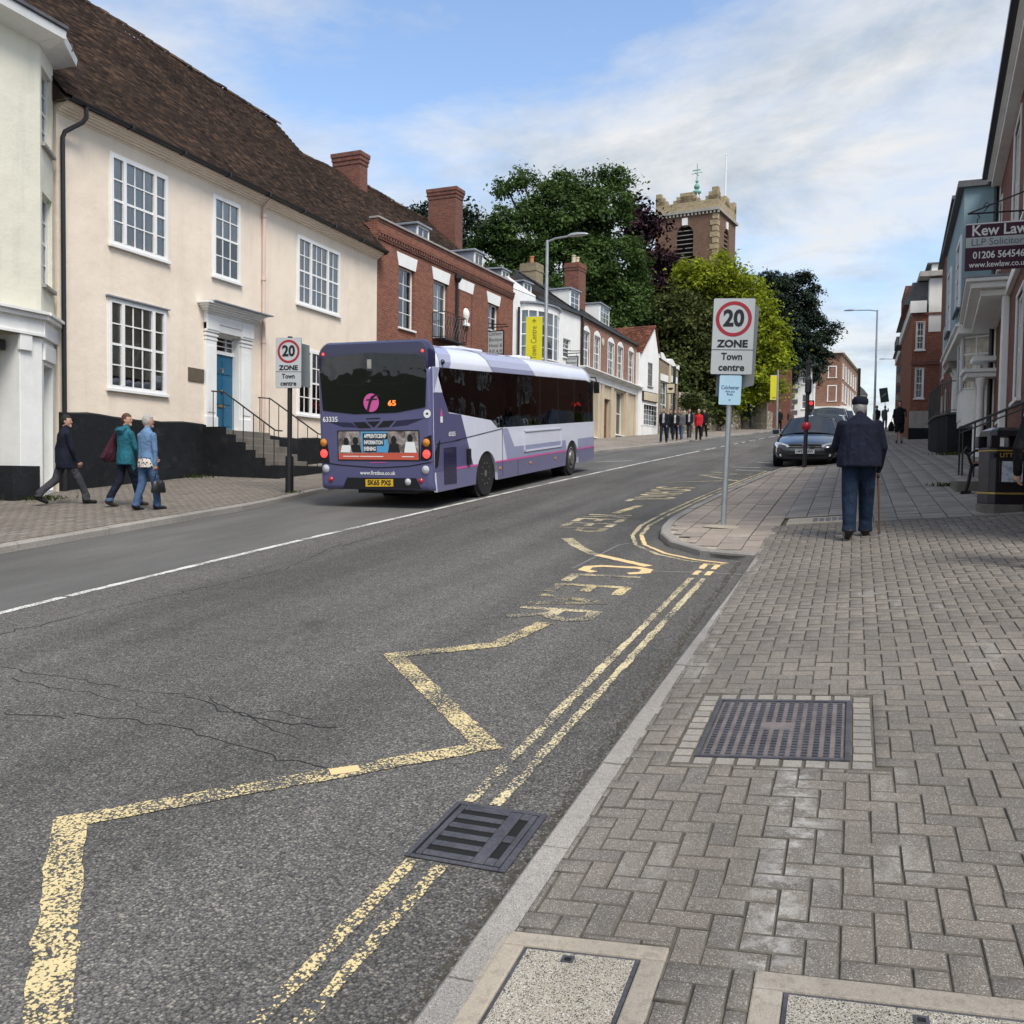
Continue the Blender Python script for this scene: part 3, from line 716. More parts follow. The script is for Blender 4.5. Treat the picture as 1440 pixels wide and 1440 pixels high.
M('plaque', (.12, .095, .065), .5, .2, 9); M('grey_stone', (.33, .31, .28), .85, .2, 3, .15, 30, bump=.004, bs=30)
def glass_mat(name, tint, alpha, rough=.02):
    m = bpy.data.materials.new(name); m.use_nodes = True; n = m.node_tree.nodes; l = m.node_tree.links; n.clear()
    out = n.new('ShaderNodeOutputMaterial'); mx = n.new('ShaderNodeMixShader'); tr = n.new('ShaderNodeBsdfTransparent'); gl = n.new('ShaderNodeBsdfGlossy')
    tr.inputs[0].default_value = (*tint, 1); gl.inputs['Roughness'].default_value = rough; gl.inputs[0].default_value = (.9, .93, .95, 1)
    fr = n.new('ShaderNodeFresnel'); fr.inputs[0].default_value = 1.5; ad = n.new('ShaderNodeMath'); ad.operation = 'ADD'; ad.inputs[1].default_value = alpha
    tc_ = n.new('ShaderNodeTexCoord'); ns = n.new('ShaderNodeTexNoise'); ns.inputs['Scale'].default_value = 1.8; bp = n.new('ShaderNodeBump'); bp.inputs['Distance'].default_value = .02; bp.inputs['Strength'].default_value = .25
    l.new(tc_.outputs['Object'], ns.inputs['Vector']); l.new(ns.outputs[0], bp.inputs['Height']); l.new(bp.outputs[0], gl.inputs['Normal'])
    l.new(fr.outputs[0], ad.inputs[0]); l.new(ad.outputs[0], mx.inputs[0]); l.new(tr.outputs[0], mx.inputs[1]); l.new(gl.outputs[0], mx.inputs[2]); l.new(mx.outputs[0], out.inputs[0])
    MATS[name] = m; return m
glass_mat('window_glass', (.80, .84, .83), .10); glass_mat('bus_glass', (.74, .77, .77), .05); glass_mat('car_glass', (.22, .25, .25), .06); glass_mat('rear_glass', (.10, .11, .115), .03)
def tile_mat(name, ca, cb_, moss=.25):
    t = NT(name); ge = t.node('ShaderNodeNewGeometry'); r = ge.outputs['Random Per Island']
    c = t.ramp(r, [(0, tuple(v*.6 for v in ca)), (.5, ca), (.85, cb_), (1, tuple(v*1.5 for v in cb_))])
    c = t.mix(1, c, t.ramp(t.noise(.8, 6, .65), [(.3, .7), (.7, 1.35)]), 'MULTIPLY')
    c = t.mix(t.ramp(t.noise(2.2, 6, .7), [(.58, 0), (.75, moss)]), c, (.15, .13, .07))
    MATS[name] = t.done(c, .9, t.bump(t.noise(40, 3), .004), spec=.2)
tile_mat('clay_tile', (.046, .031, .024), (.075, .045, .030)); tile_mat('red_tile', (.15, .06, .04), (.20, .08, .05)); tile_mat('slate_tile', (.06, .06, .062), (.09, .088, .085), .2)
class House:
    """local frame: x along the facade, y into the building, z = world height; the front is y = 0"""
    def __init__(s, name, label, P0, P1, cat='building', z0=0.0, group=None):
        s.P0, s.P1 = P0, P1; s.ang = math.atan2(P1[1]-P0[1], P1[0]-P0[0]); s.W = math.hypot(P1[0]-P0[0], P1[1]-P0[1])
        s.z0 = z0; s.t = thing(name, label, cat, (P0[0], P0[1], z0), s.ang, group)
    def uv(s, px, py):
        p = onplane(px, py, s.P0, s.P1); dx, dy = p.x-s.P0[0], p.y-s.P0[1]
        return dx*math.cos(s.ang)+dy*math.sin(s.ang), p.z-s.z0
    def rect(s, pxl, pxr, pyt, pyb):                                   # edge pixels; heights read at the left edge
        u0, v1 = s.uv(pxl, pyt); _, v0 = s.uv(pxl, pyb); u1, _ = s.uv(pxr, pyt); return (min(u0, u1), max(u0, u1), v0, v1)
    def wall(s, name, u0, u1, v0, v1, holes, mat, th=.22, y=0.0, depth=0, label=None, inner=True, top=True):
        xs = sorted({u0, u1, *[h[0] for h in holes], *[h[1] for h in holes]}); zs = sorted({v0, v1, *[h[2] for h in holes], *[h[3] for h in holes]})
        xs = [x for x in xs if u0-1e-6 <= x <= u1+1e-6]; zs = [z for z in zs if v0-1e-6 <= z <= v1+1e-6]; mb = MB()
        for xa, xb in zip(xs, xs[1:]):
            for za, zb in zip(zs, zs[1:]):
                cx, cz = (xa+xb)/2, (za+zb)/2
                if any(h[0] < cx < h[1] and h[2] < cz < h[3] for h in holes): continue
                mb.quad((xa, y, za), (xb, y, za), (xb, y, zb), (xa, y, zb))
        for a, b, c, d in holes:
            mb.quad((a, y, c), (a, y, d), (a, y+th, d), (a, y+th, c)); mb.quad((b, y, c), (b, y+th, c), (b, y+th, d), (b, y, d))
            mb.quad((a, y, d), (b, y, d), (b, y+th, d), (a, y+th, d)); mb.quad((a, y, c), (a, y+th, c), (b, y+th, c), (b, y, c))
        if depth:
            D = y+depth
            mb.quad((u0, D, v0), (u0, y, v0), (u0, y, v1), (u0, D, v1)); mb.quad((u1, y, v0), (u1, D, v0), (u1, D, v1), (u1, y, v1)); mb.quad((u1, D, v0), (u0, D, v0), (u0, D, v1), (u1, D, v1))
            if top: mb.quad((u0, y, v1-.002), (u1, y, v1-.002), (u1, D, v1-.002), (u0, D, v1-.002))
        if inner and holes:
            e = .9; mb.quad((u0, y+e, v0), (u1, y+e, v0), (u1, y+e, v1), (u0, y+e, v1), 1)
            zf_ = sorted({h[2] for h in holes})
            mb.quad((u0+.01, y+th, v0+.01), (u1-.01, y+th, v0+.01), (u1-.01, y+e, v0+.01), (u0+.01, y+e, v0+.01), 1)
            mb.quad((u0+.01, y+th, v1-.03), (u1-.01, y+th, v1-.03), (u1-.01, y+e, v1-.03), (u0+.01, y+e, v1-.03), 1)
        return mb.build(name, [mat, MATS['room_dark']], s.t, label=label)
    def window(s, r, groups=(1,), rows=4, set=.07, fr=.06, sill=True, trim=.0, panes=False, curtain=None, mul=.07, bar=.022, arch=0, mat='white_gloss', sash=True, sill_h=.07, y=0.0, proud=0.0, name='window', glass='window_glass', parent=None):
        a, b, c, d = r; mt = MATS[mat]; f = y+set; mb = MB()
        par = parent or s.t
        mb.box(a, b, f, f+.09, d-fr, d); mb.box(a, b, f, f+.09, c, c+fr); mb.box(a, a+fr, f, f+.09, c+fr, d-fr); mb.box(b-fr, b, f, f+.09, c+fr, d-fr)
        if trim:
            q = trim; yt = y-.025-proud
            mb.box(a-q, b+q, yt, y+.02, d, d+q); mb.box(a-q, a, yt, y+.02, c, d); mb.box(b, b+q, yt, y+.02, c, d)
        win = mb.build(name, mt, par)
        if parent: return win                                         # no deeper level available
        ia, ib, ic, id_ = a+fr, b-fr, c+fr, d-fr; n = sum(groups); mw = mul*(len(groups)-1); pw = (ib-ia-mw)/n; gb_ = MB(); mid = (ic+id_)/2
        x = ia; cells = []
        for gi, g in enumerate(groups):
            for k in range(g):
                cells.append((x, x+pw))
                if k < g-1: gb_.box(x+pw-bar/2, x+pw+bar/2, f+.03, f+.06, ic, id_)
                x += pw
            if gi < len(groups)-1: gb_.box(x, x+mul, f-.005, f+.08, ic, id_); x += mul
        rh = (id_-ic)/rows
        for k in range(1, rows):
            z = ic+k*rh; w2 = bar/2 if not (sash and k == rows//2) else .026
            gb_.box(ia, ib, f+.025, f+.065, z-w2, z+w2)
        gb_.build('glazing_bars', mt, win)
        G_ = MATS[glass]
        if panes:
            q = .003; me = MB().quad((-pw/2+q, 0, -rh/2+q), (pw/2-q, 0, -rh/2+q), (pw/2-q, 0, rh/2-q), (-pw/2+q, 0, rh/2-q)).mesh('pane', G_)
            for xa, xb in cells:
                for k in range(rows): inst(me, 'pane', win, ((xa+xb)/2, f+.045, ic+(k+.5)*rh), (random.gauss(0, .006), 0, random.gauss(0, .006)))
        else: MB().quad((ia, f+.045, ic), (ib, f+.045, ic), (ib, f+.045, id_), (ia, f+.045, id_)).build('pane', G_, win)
        if curtain:
            mbc = MB(); yc = f+.085; side = []
            if curtain == 'net': side = [(ia, ib, .012)]
            elif curtain == 'pair': w_ = (ib-ia)*random.uniform(.24, .32); side = [(ia, ia+w_, .02), (ib-w_, ib, .02)]
            elif curtain == 'half': side = [(ia, ib, .012)]
            elif curtain == 'blind': side = [(ia, ib, 0)]
            for xa, xb, am in side:
                nn = max(2, int((xb-xa)/.025)); top_ = id_; bot = ic if curtain != 'half' else mid; 
                if curtain == 'blind': nn = 1; bot = ic+(id_-ic)*.12
                for k in range(nn):
                    x1_, x2_ = xa+(xb-xa)*k/nn, xa+(xb-xa)*(k+1)/nn; y1_, y2_ = yc+am*math.sin(k*1.9)+am*.5*math.sin(k*.7), yc+am*math.sin((k+1)*1.9)+am*.5*math.sin((k+1)*.7)
                    mbc.quad((x1_, y1_, bot), (x2_, y2_, bot), (x2_, y2_, top_), (x1_, y1_, top_))
            mbc.build('curtain', MATS['blind' if curtain == 'blind' else 'curtain'], win)
        if sill: MB().box(a-.05-trim, b+.05+trim, y-.08-proud, f+.02, c-sill_h, c-.002).build('sill', mt if sill is True else sill, win, bevel=.006)
        return win
    def roof(s, u0, u1, ye, ze, yr, zr, mat, tw=.17, ex=.105, name='tile_field', sag=.05, ridge=True, verge=0):
        L_ = math.hypot(yr-ye, zr-ze); ny = int(L_/ex); nx = int((u1-u0)/tw); dy, dz = (yr-ye)/L_, (zr-ze)/L_
        nyv = -dz; nz = dy
        J, I = np.meshgrid(np.arange(ny), np.arange(nx), indexing='ij'); J = J.ravel(); I = I.ravel()
        x = u0+(I+.5*(J % 2))*tw; jit = rng.normal(0, .006, len(x)); lift = .014+np.abs(rng.normal(0, .005, len(x))); roll_ = rng.normal(0, .004, len(x))
        V = np.zeros((len(x), 6, 3)); s0 = J*ex+jit; s1 = s0+ex*1.25
        sg = lambda xx, ss: -sag*(np.sin((xx-u0)/(u1-u0)*math.pi*2.3+.6)+.6*np.sin((xx-u0)*.9))*np.clip(ss/L_, .15, 1)*.6
        for k, (xo, ss, h) in enumerate(((-.5, s0, lift-roll_), (.5, s0, lift+roll_), (.5, s1, .002), (-.5, s1, .002), (-.5, s0, lift-.02), (.5, s0, lift-.02))):
            xx = x+xo*(tw-.006); hh = h+sg(xx, ss)
            V[:, k, 0] = np.clip(xx, u0, u1); V[:, k, 1] = ye+dy*ss+nyv*hh; V[:, k, 2] = ze+dz*ss+nz*hh
        b = np.arange(len(x))[:, None]*6; Q = np.concatenate([b+np.array([[0, 1, 2, 3]]), b+np.array([[4, 5, 1, 0]])])
        base = MB(); e = .03+sag
        base.quad((u0, ye-nyv*0+.0, ze-e), (u1, ye, ze-e), (u1, yr, zr-e), (u0, yr, zr-e)); base.quad((u0, yr*2-ye, ze-e), (u0, yr, zr-e), (u1, yr, zr-e), (u1, yr*2-ye, ze-e))
        base.add([(u0, ye, ze-e), (u0, yr, zr-e), (u0, yr*2-ye, ze-e)], [(0, 1, 2)]); base.add([(u1, ye, ze-e), (u1, yr*2-ye, ze-e), (u1, yr, zr-e)], [(0, 1, 2)])
        ro = base.build('roof', mat, s.t)
        npmesh(name, V.reshape(-1, 3), Q, mat, ro, 'stuff')
        if ridge:
            n = int((u1-u0)/.33); mb = MB()
            for k in range(n):
                xa = u0+k*(u1-u0)/n; xb = xa+(u1-u0)/n*1.04; z = zr-.02+random.gauss(0, .008)+float(sg(np.array([xa]), np.array([L_]))[0])
                pr = [(-.13, -.06), (-.09, .03), (0, .07), (.09, .03), (.13, -.06)]
                P = [(xa, yr+p, z+q) for p, q in pr]+[(xb, yr+p, z+q+.012) for p, q in pr]
                mb.add(P, [(i, i+1, 6+i, 5+i) for i in range(4)]+[(0, 1, 2, 3, 4)])
            mb.build('ridge_tiles', mat, ro, kind='stuff')
        return ro
    def pipe(s, pts, r, mat, name='downpipe', n=8):
        mb = MB(); mb.tube(pts, r, n); return mb.build(name, MATS[mat], s.t, smooth=True)
    def box(s, name, a, b, c, d, e, f, mat, bevel=0, parent=None, label=None):
        return MB().box(a, b, c, d, e, f).build(name, MATS[mat], parent or s.t, bevel=bevel, label=label)
    def chimney(s, u0, u1, y0, y1, z0, z1, mat, pots=2, cap=True, potmat='terracotta', steps=2):
        mb = MB(); mb.box(u0, u1, y0, y1, z0, z1-.45)
        k = .0
        for i in range(steps): k += .028; mb.box(u0-k, u1+k, y0-k, y1+k, z1-.45+i*.16, z1-.45+(i+1)*.16)
        mb.box(u0-.02, u1+.02, y0-.02, y1+.02, z1-.45+steps*.16, z1)
        ch = mb.build('chimney', MATS[mat], s.t)
        for i in range(pots):
            x = u0+(i+.5)*(u1-u0)/pots; m2 = MB(); m2.lathe([(.13, z1-.02), (.15, z1+.03), (.12, z1+.08), (.11, z1+.38), (.135, z1+.40), (.135, z1+.46), (.09, z1+.46)], 10, (x, (y0+y1)/2, 0)); m2.build('chimney_pot', MATS[potmat], ch)
        return ch
# ================================================================== LEFT SIDE OF THE STREET
def merge(sub, main):
    A = Matrix.Translation(main.t.location) @ Matrix.Rotation(main.ang, 4, 'Z'); B = Matrix.Translation(sub.t.location) @ Matrix.Rotation(sub.ang, 4, 'Z')
    for c in [o for o in COL.objects if o.parent == sub.t]: c.parent = main.t; c.matrix_basis = A.inverted() @ B @ c.matrix_basis
    bpy.data.objects.remove(sub.t)
def dormer(H, u0, u1, yf, z0, z1, dep, wall, groups, rows, roofm='lead', win_in=.08, ov=.08):
    mb = MB(); mb.box(u0, u0+.06, yf+.05, yf+dep, z0, z1); mb.box(u1-.06, u1, yf+.05, yf+dep, z0, z1); mb.box(u0+.06, u1-.06, yf+.7, yf+.75, z0, z1-.01, 1)
    d = mb.build('dormer', [MATS[wall], MATS['room_dark']], H.t)
    MB().box(u0-ov, u1+ov, yf-ov, yf+dep, z1, z1+.09).build('dormer_roof', MATS[roofm], d, bevel=.02)
    a, b, c, e = u0+.05, u1-.05, z0, z1-.002; fr = MB(); fr.box(a, b, yf, yf+.07, e-.06, e); fr.box(a, b, yf, yf+.07, c, c+.07); fr.box(a, a+.07, yf, yf+.07, c, e); fr.box(b-.07, b, yf, yf+.07, c, e)
    n = sum(groups); pw = (b-a-.14)/n
    for k in range(1, n): fr.box(a+.07+k*pw-.015, a+.07+k*pw+.015, yf+.015, yf+.05, c, e)
    for k in range(1, rows): z = c+.07+(e-c-.13)*k/rows; fr.box(a, b, yf+.015, yf+.05, z-.014, z+.014)
    fr.build('dormer_window', MATS['white_gloss'], d); MB().quad((a, yf+.035, c), (b, yf+.035, c), (b, yf+.035, e), (a, yf+.035, e)).build('pane', MATS['window_glass'], d)
    return d
def depth_z(H, px, py, dep):
    c, s_ = math.cos(H.ang), math.sin(H.ang); off = Vector((-s_*dep, c*dep, 0))
    p = onplane(px, py, (H.P0[0]+off.x, H.P0[1]+off.y), (H.P1[0]+off.x, H.P1[1]+off.y)); dx, dy = p.x-H.P0[0], p.y-H.P0[1]
    return dx*c+dy*s_, p.z-H.z0
# ------------------------------------------------------------------ pink rendered house
PK = House('pink_house', 'pale pink rendered house with black plinth, blue door and brown tiled roof', (-15.3, 14.58), (-15.3, 28.0), z0=1.1)
W = PK.W; ev = PK.uv(300, 248)[1]; ev = 9.27-PK.z0
ww = [PK.rect(155, 234, 215, 342), PK.rect(300, 336.5, 274, 387), PK.rect(418.5, 477, 331, 426), PK.rect(152.5, 232, 419, 545), PK.rect(418.5, 477, 489, 582)]
dr = PK.rect(303, 337, 468, 604); dr = (dr[0]-.02, dr[1], dr[2], dr[3])
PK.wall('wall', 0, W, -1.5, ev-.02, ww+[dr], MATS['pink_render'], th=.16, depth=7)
cur = ('net', 'half', 'net', 'blind', 'half')
for r, g, cu in zip(ww, ((1, 3, 1), (3,), (2, 3, 2), (1, 3, 1), (2, 3, 2)), cur): PK.window(r, g, 4, set=-.035, fr=.07, panes=True, curtain=cu, trim=.035, mul=.085, bar=.028)
for r in (ww[3],): MB().box(r[0]-.09, r[1]+.09, -.09, .0, r[3]+.036, r[3]+.065).build('drip_board', MATS['lead'], PK.t)
# plinth with a slightly sagging upper edge, left and right of the door
zp = PK.uv(80, 581)[1]; 
def plinth(u0, u1, z1, name='plinth'):
    mb = MB(); n = max(2, int((u1-u0)/.35)); P = []
    for k in range(n+1):
        u = u0+(u1-u0)*k/n; z = z1+.025*math.sin(u*2.1)+random.gauss(0, .008); P.append((u, z))
    for (a, za), (b, zb) in zip(P, P[1:]): mb.quad((a, -.09, -1.5), (b, -.09, -1.5), (b, -.085, zb), (a, -.085, za)); mb.quad((a, -.085, za), (b, -.085, zb), (b, .0, zb+.035), (a, .0, za+.035))
    mb.quad((u1, -.09, -1.5), (u1, 0, -1.5), (u1, 0, P[-1][1]+.035), (u1, -.085, P[-1][1])); mb.quad((u0, 0, -1.5), (u0, -.09, -1.5), (u0, -.085, P[0][1]), (u0, 0, P[0][1]+.035))
    mb.build(name, MATS['black_plinth'], PK.t)
pl0, pl1 = PK.uv(287, 560)[0], PK.uv(351, 560)[0]
plinth(.02, pl0-.02, zp); plinth(pl1+.03, W, PK.uv(420, 617)[1])
# door, fanlight and classical surround
a, b, c, d = dr; DR = MB(); yd = .21
mid = PK.uv(303, 493)[1]
mb = MB(); mb.box(a, b, yd, yd+.06, c, mid-.04); door = mb.build('door', MATS['blue_door'], PK.t)
mb = MB(); pw = (b-a-.3)/2
for i in range(2):
    x0 = a+.1+i*(pw+.1)
    for z0_, z1_ in ((.12, .55), (.68, 1.35), (1.46, 1.8)): 
        if c+z1_ < mid-.1: mb.box(x0, x0+pw, yd-.018, yd, c+z0_, c+z1_)
mb.build('door_panel', MATS['blue_door'], door, bevel=.012)
MB().box((a+b)/2-.13, (a+b)/2+.13, yd-.03, yd, c+.60, c+.66).build('letter_plate', MATS['brass'], door, bevel=.008)
MB().lathe([(.0, -.05), (.03, -.045), (.035, -.02), (.015, 0)], 10, ((a+b)/2, yd, c+1.02), 'y').build('door_knob', MATS['brass'], door, smooth=True)
MB().tube([((a+b)/2-.035, yd-.03, c+1.62), ((a+b)/2-.04, yd-.04, c+1.54), ((a+b)/2, yd-.045, c+1.49), ((a+b)/2+.04, yd-.04, c+1.54), ((a+b)/2+.035, yd-.03, c+1.62)], .011, 6).build('door_knocker', MATS['brass'], door, smooth=True)
mb = MB(); mb.box(a, b, yd-.04, yd+.08, mid-.04, mid+.05); mb.box(a, b, yd-.02, yd+.04, d-.06, d); mb.box(a, a+.05, yd-.02, yd+.04, mid, d); mb.box(b-.05, b, yd-.02, yd+.04, mid, d)
h_ = d-mid; 
for x in (.3, .7): mb.box(a+(b-a)*x-.012, a+(b-a)*x+.012, yd-.01, yd+.02, mid+.05, d-.05)
for z in (.38, .68): mb.box(a, b, yd-.01, yd+.02, mid+h_*z-.012, mid+h_*z+.012)
fan = mb.build('fanlight', MATS['white_gloss'], PK.t); MB().quad((a, yd+.01, mid), (b, yd+.01, mid), (b, yd+.01, d), (a, yd+.01, d)).build('pane', MATS['window_glass'], fan)
mb = MB(); mb.box(a-.001, a+.02, 0, yd, c, d); mb.box(b-.02, b+.001, 0, yd, c, d); mb.box(a, b, 0, yd, d-.02, d+.001); mb.build('door_lining', MATS['white_trim'], PK.t)
sl, sr = pl0, pl1; pil = .30
for x0, x1 in ((sl, a), (b, sr)):
    mb = MB(); mb.box(x0, x1, -.06, 0, c-.02, d+.02); mb.box(x0-.02, x1+.02, -.09, 0, c-.02, c+.32); mb.box(x0+.06, x1-.06, -.075, -.06, c+.42, d-.35)
    for k, zz in enumerate((d-.22, d-.12, d-.02)): mb.box(x0-.015-.012*k, x1+.015+.012*k, -.075-.018*k, 0, zz, zz+.06)
    mb.build('pilaster', MATS['white_trim'], PK.t, bevel=.008)
e0, e1 = PK.uv(281, 425)[0], PK.uv(366, 445)[0]; et = PK.uv(281, 421)[1]
mb = MB(); mb.box(sl-.02, sr+.02, -.09, 0, d+.02, d+.20); mb.box(sl-.03, sr+.03, -.11, 0, d+.202, et-.30)
for k in range(5): mb.box(sl-.05-.055*k, sr+.05+.055*k, -.14-.06*k, 0, et-.30+.05*k, et-.25+.05*k)
for x0, x1 in ((sl-.02, a+.02), (b-.02, sr+.02)): mb.box(x0, x1, -.13, 0, d+.03, et-.32)
ent = mb.build('entablature', MATS['white_trim'], PK.t, bevel=.006)
MB().box(e0+.03, e1-.03, -.46, 0, et-.05, et-.022).build('lead_flashing', MATS['lead'], ent)
PK.box('name_plaque', *PK.rect(264, 286, 516, 535)[:2], -.03, 0, *PK.rect(264, 286, 516, 535)[2:], 'plaque', .006)
# steps with rails
gz = zL(-14.5, 19.6)-PK.z0; top = c-.02; n = 6; rise = (top-gz)/n; tr = .29; su0, su1 = sl-.05, sr+.06
for k in range(n):
    y0 = -.16-(n-1-k)*tr-.35 if k < n-1 else -.62
    mb = MB(); mb.box(su0+.12, su1-.0, -.62-(n-1-k)*tr, -.09 if k else -.09, gz-.6, gz+rise*(k+1)-.0); mb.build('step', MATS['stone_step'], PK.t, bevel=.012)
yend = -.62-(n-1)*tr
for k in range(n):                                # stepped black side wall
    yy0 = -.62-(n-1-k)*tr; mb = MB(); mb.box(su0-.10, su0+.115, yy0, -.62-(n-2-k)*tr-.004 if k < n-1 else -.09, gz-.6, gz+rise*(k+1)+.06); mb.build('side_wall', MATS['black_plinth'], PK.t)
mb = MB(); mb.box(su0-.10, su1+.65, yend-.22, yend-.004, gz-.6, gz+.26); mb.box(su1+.004, su1+.65, yend-.004, -.10, gz-.6, gz+.24); mb.build('planter_wall', MATS['black_plinth'], PK.t)
for ui, u in enumerate((su0+.02, su1-.02)):
    mb = MB(); P = [(-.25, top+.95), (-.62, top+.92), (yend-.05, gz+rise+.92), (yend-.25, gz+rise+.90)]
    mb.tube([(u, y, z) for y, z in P], .02, 6)
    for k in range(7):
        f = k/6; y = -.30+(yend-.02+.30)*f; st = max(1, min(n, n-int((-.62-y)/tr)-1)) if y < -.62 else n
        zt = top+.94 if y > -.62 else top+.92+(gz+rise-top)*((-.62-y)/(-.62-yend))
        mb.tube([(u, y, gz+rise*st-.02), (u, y, zt)], .012, 6)
    mb.build('handrail', MATS['black_metal'], PK.t, smooth=True)
# eaves, gutter, pipes
mb = MB(); mb.box(0, W, -.28, .02, ev-.06, ev-.01)
for k in range(5): mb.box(0, W, -.06*k-.02, 0, ev-.26+.045*k, ev-.215+.045*k)
mb.build('eaves_cornice', MATS['pink_render'], PK.t)
mb = MB(); 
for k in range(8):
    xa, xb = W*k/8, W*(k+1)/8-.01; P = []
    for q in range(7): an = math.pi*(1+q/6); P.append((-.36+.075*math.cos(an), ev+.03+.075*math.sin(an)))
    mb.add([(xa, y, z) for y, z in P]+[(xb, y, z) for y, z in P], [(i, i+1, 8+i, 7+i) for i in range(6)])
    mb.box(xb-.03, xb+.03, -.445, -.275, ev-.055, ev+.04)
mb.build('gutter', MATS['black_metal'], PK.t)
PK.pipe([(.42, -.36, ev-.04), (.42, -.36, ev-.25), (.38, -.30, ev-.36), (.10, -.12, ev-.62), (.06, -.10, ev-.75), (.06, -.12, -.2)], .048, 'black_metal')
up = PK.uv(368, 400)[0]
PK.pipe([(up, -.30, ev-.05), (up, -.08, ev-.28), (up, -.07, ev-.5), (up, -.07, zp-.1)], .05, 'pink_pipe')
for z in (ev-.5, ev-2.2, ev-3.9): MB().lathe([(.066, -.04), (.066, .04)], 10, (up, -.07, z)).build('pipe_collar', MATS['pink_pipe'], PK.t)
PK.roof(-.1, W+.15, -.34, ev+.06, 4.05, ev+4.85, MATS['clay_tile'], sag=.09)
PK.chimney(8.0, 8.75, 4.6, 5.2, ev+3.4, ev+4.75, 'red_brick', 2, steps=1)
# ------------------------------------------------------------------ cream corner shop nearest on the left
cA = onplane(57, 300, (-14.72, 0), (-14.72, 1)); CA = House('cream_shop', 'cream painted corner building with white shopfront and boarded opening at the left edge', (-14.72, cA.y-6), (-14.72, cA.y), z0=.75)
W = CA.W; top_ = CA.uv(55, 62)[1]; fz0, fz1 = CA.uv(20, 468)[1], CA.uv(20, 432)[1]
CA.wall('wall', 0, W, fz1-.02, top_, [], MATS['cream_render'], depth=5.5)
mb = MB(); mb.box(0, W+.0, -.06, .0, fz0, fz1); mb.box(0, W+.02, -.14, 0, fz1-.14, fz1-.06); mb.box(0, W+.02, -.20, 0, fz1-.058, fz1); mb.box(0, W+.01, -.10, 0, fz0, fz0+.06); mb.build('fascia', MATS['white_trim'], CA.t, bevel=.006)
u1, u2 = CA.uv(27, 560)[0], CA.uv(38, 560)[0]
mb = MB(); mb.box(u1, W, -.02, .5, -1, fz0); mb.box(u1-.03, u1+.24, -.08, .0, fz0-.30, fz0); mb.build('pier', MATS['white_trim'], CA.t, bevel=.01)
mb = MB(); mb.box(CA.uv(9, 560)[0], CA.uv(47, 560)[0], -.16, .55, -1, CA.uv(30, 655)[1]); mb.build('pier_base', MATS['black_plinth'], CA.t, bevel=.01)
mb = MB(); x = -.5
while x < u1: mb.box(x, x+.155, .95, 1.0, -1, fz0); x += .16
mb.build('boarding', MATS['wood_boards'], CA.t); CA.box('skirting', -.5, CA.uv(9, 560)[0]-.01, .40, .56, -1, CA.uv(10, 675)[1], 'black_plinth')
CA.box('floodlight', u1-.26, u1-.10, .2, .42, fz0-.32, fz0-.12, 'black_metal', .02)
c1 = MB(); pr = [(0, 0), (-.10, .03), (-.30, .10), (-.42, .12), (-.44, .26), (-.40, .32), (0, .45)]
c1.prism([(0, y, top_+z) for y, z in pr], (W+.22, 0, 0)); c1.build('cornice', MATS['white_trim'], CA.t)
CA.box('lead_capping', -.02, W+.24, -.48, 1.2, top_+.30, top_+.36, 'slate'); CA.box('flat_roof', 0, W+.8, 0, 5.5, top_+.2, top_+.34, 'slate')
CB = House('cream_shop_return', 'x', (-14.72, cA.y), (-15.32, 14.52), z0=.75); W2 = CB.W
hw = [CB.rect(58.5, 72, 92, 200), CB.rect(58.5, 72, 268, 398)]; hd = (W2*.16, W2*.84, CB.uv(60, 690)[1], CB.uv(60, 512)[1])
CB.wall('wall', 0, W2, fz1-.02, top_, [(.12*W2, .86*W2, h[2], h[3]) for h in hw], MATS['cream_render'], depth=1.2)
for h in hw: CB.window((.12*W2, .86*W2, h[2], h[3]), (2,), 4, set=.08, fr=.05, sill=MATS['grey_stone'])
CB.wall('shopfront_wall', 0, W2, -1, fz0, [hd], MATS['white_trim'], th=.3, depth=1.2)
mb = MB(); mb.box(hd[0], hd[1], .2, .25, hd[2], hd[3]-.55); dd = mb.build('side_door', MATS['mint_door'], CB.t); MB().box(hd[0]+.12, hd[1]-.12, .18, .2, hd[2]+.2, hd[2]+.9).build('door_panel', MATS['mint_door'], dd, bevel=.01)
CB.window((hd[0], hd[1], hd[3]-.5, hd[3]), (2,), 1, set=.18, fr=.05, sill=False)
mb = MB(); mb.box(-.02, W2+.05, -.07, 0, fz0, fz1); mb.box(-.05, W2+.08, -.15, 0, fz1-.14, fz1-.06); mb.box(-.06, W2+.1, -.2, 0, fz1-.058, fz1); mb.box(hd[0]-.08, hd[1]+.08, -.05, 0, hd[3]+.08, fz0-.1); mb.build('fascia', MATS['white_trim'], CB.t, bevel=.006)
c1 = MB(); c1.prism([(-.1, y, top_+z) for y, z in pr], (W2+.2, 0, 0)); c1.build('cornice', MATS['white_trim'], CB.t)
for k in range(4): mb = MB(); mb.box(-.012, .14, -.012, .0, fz1+.3+k*1.2, fz1+.34+k*1.2)
merge(CB, CA)
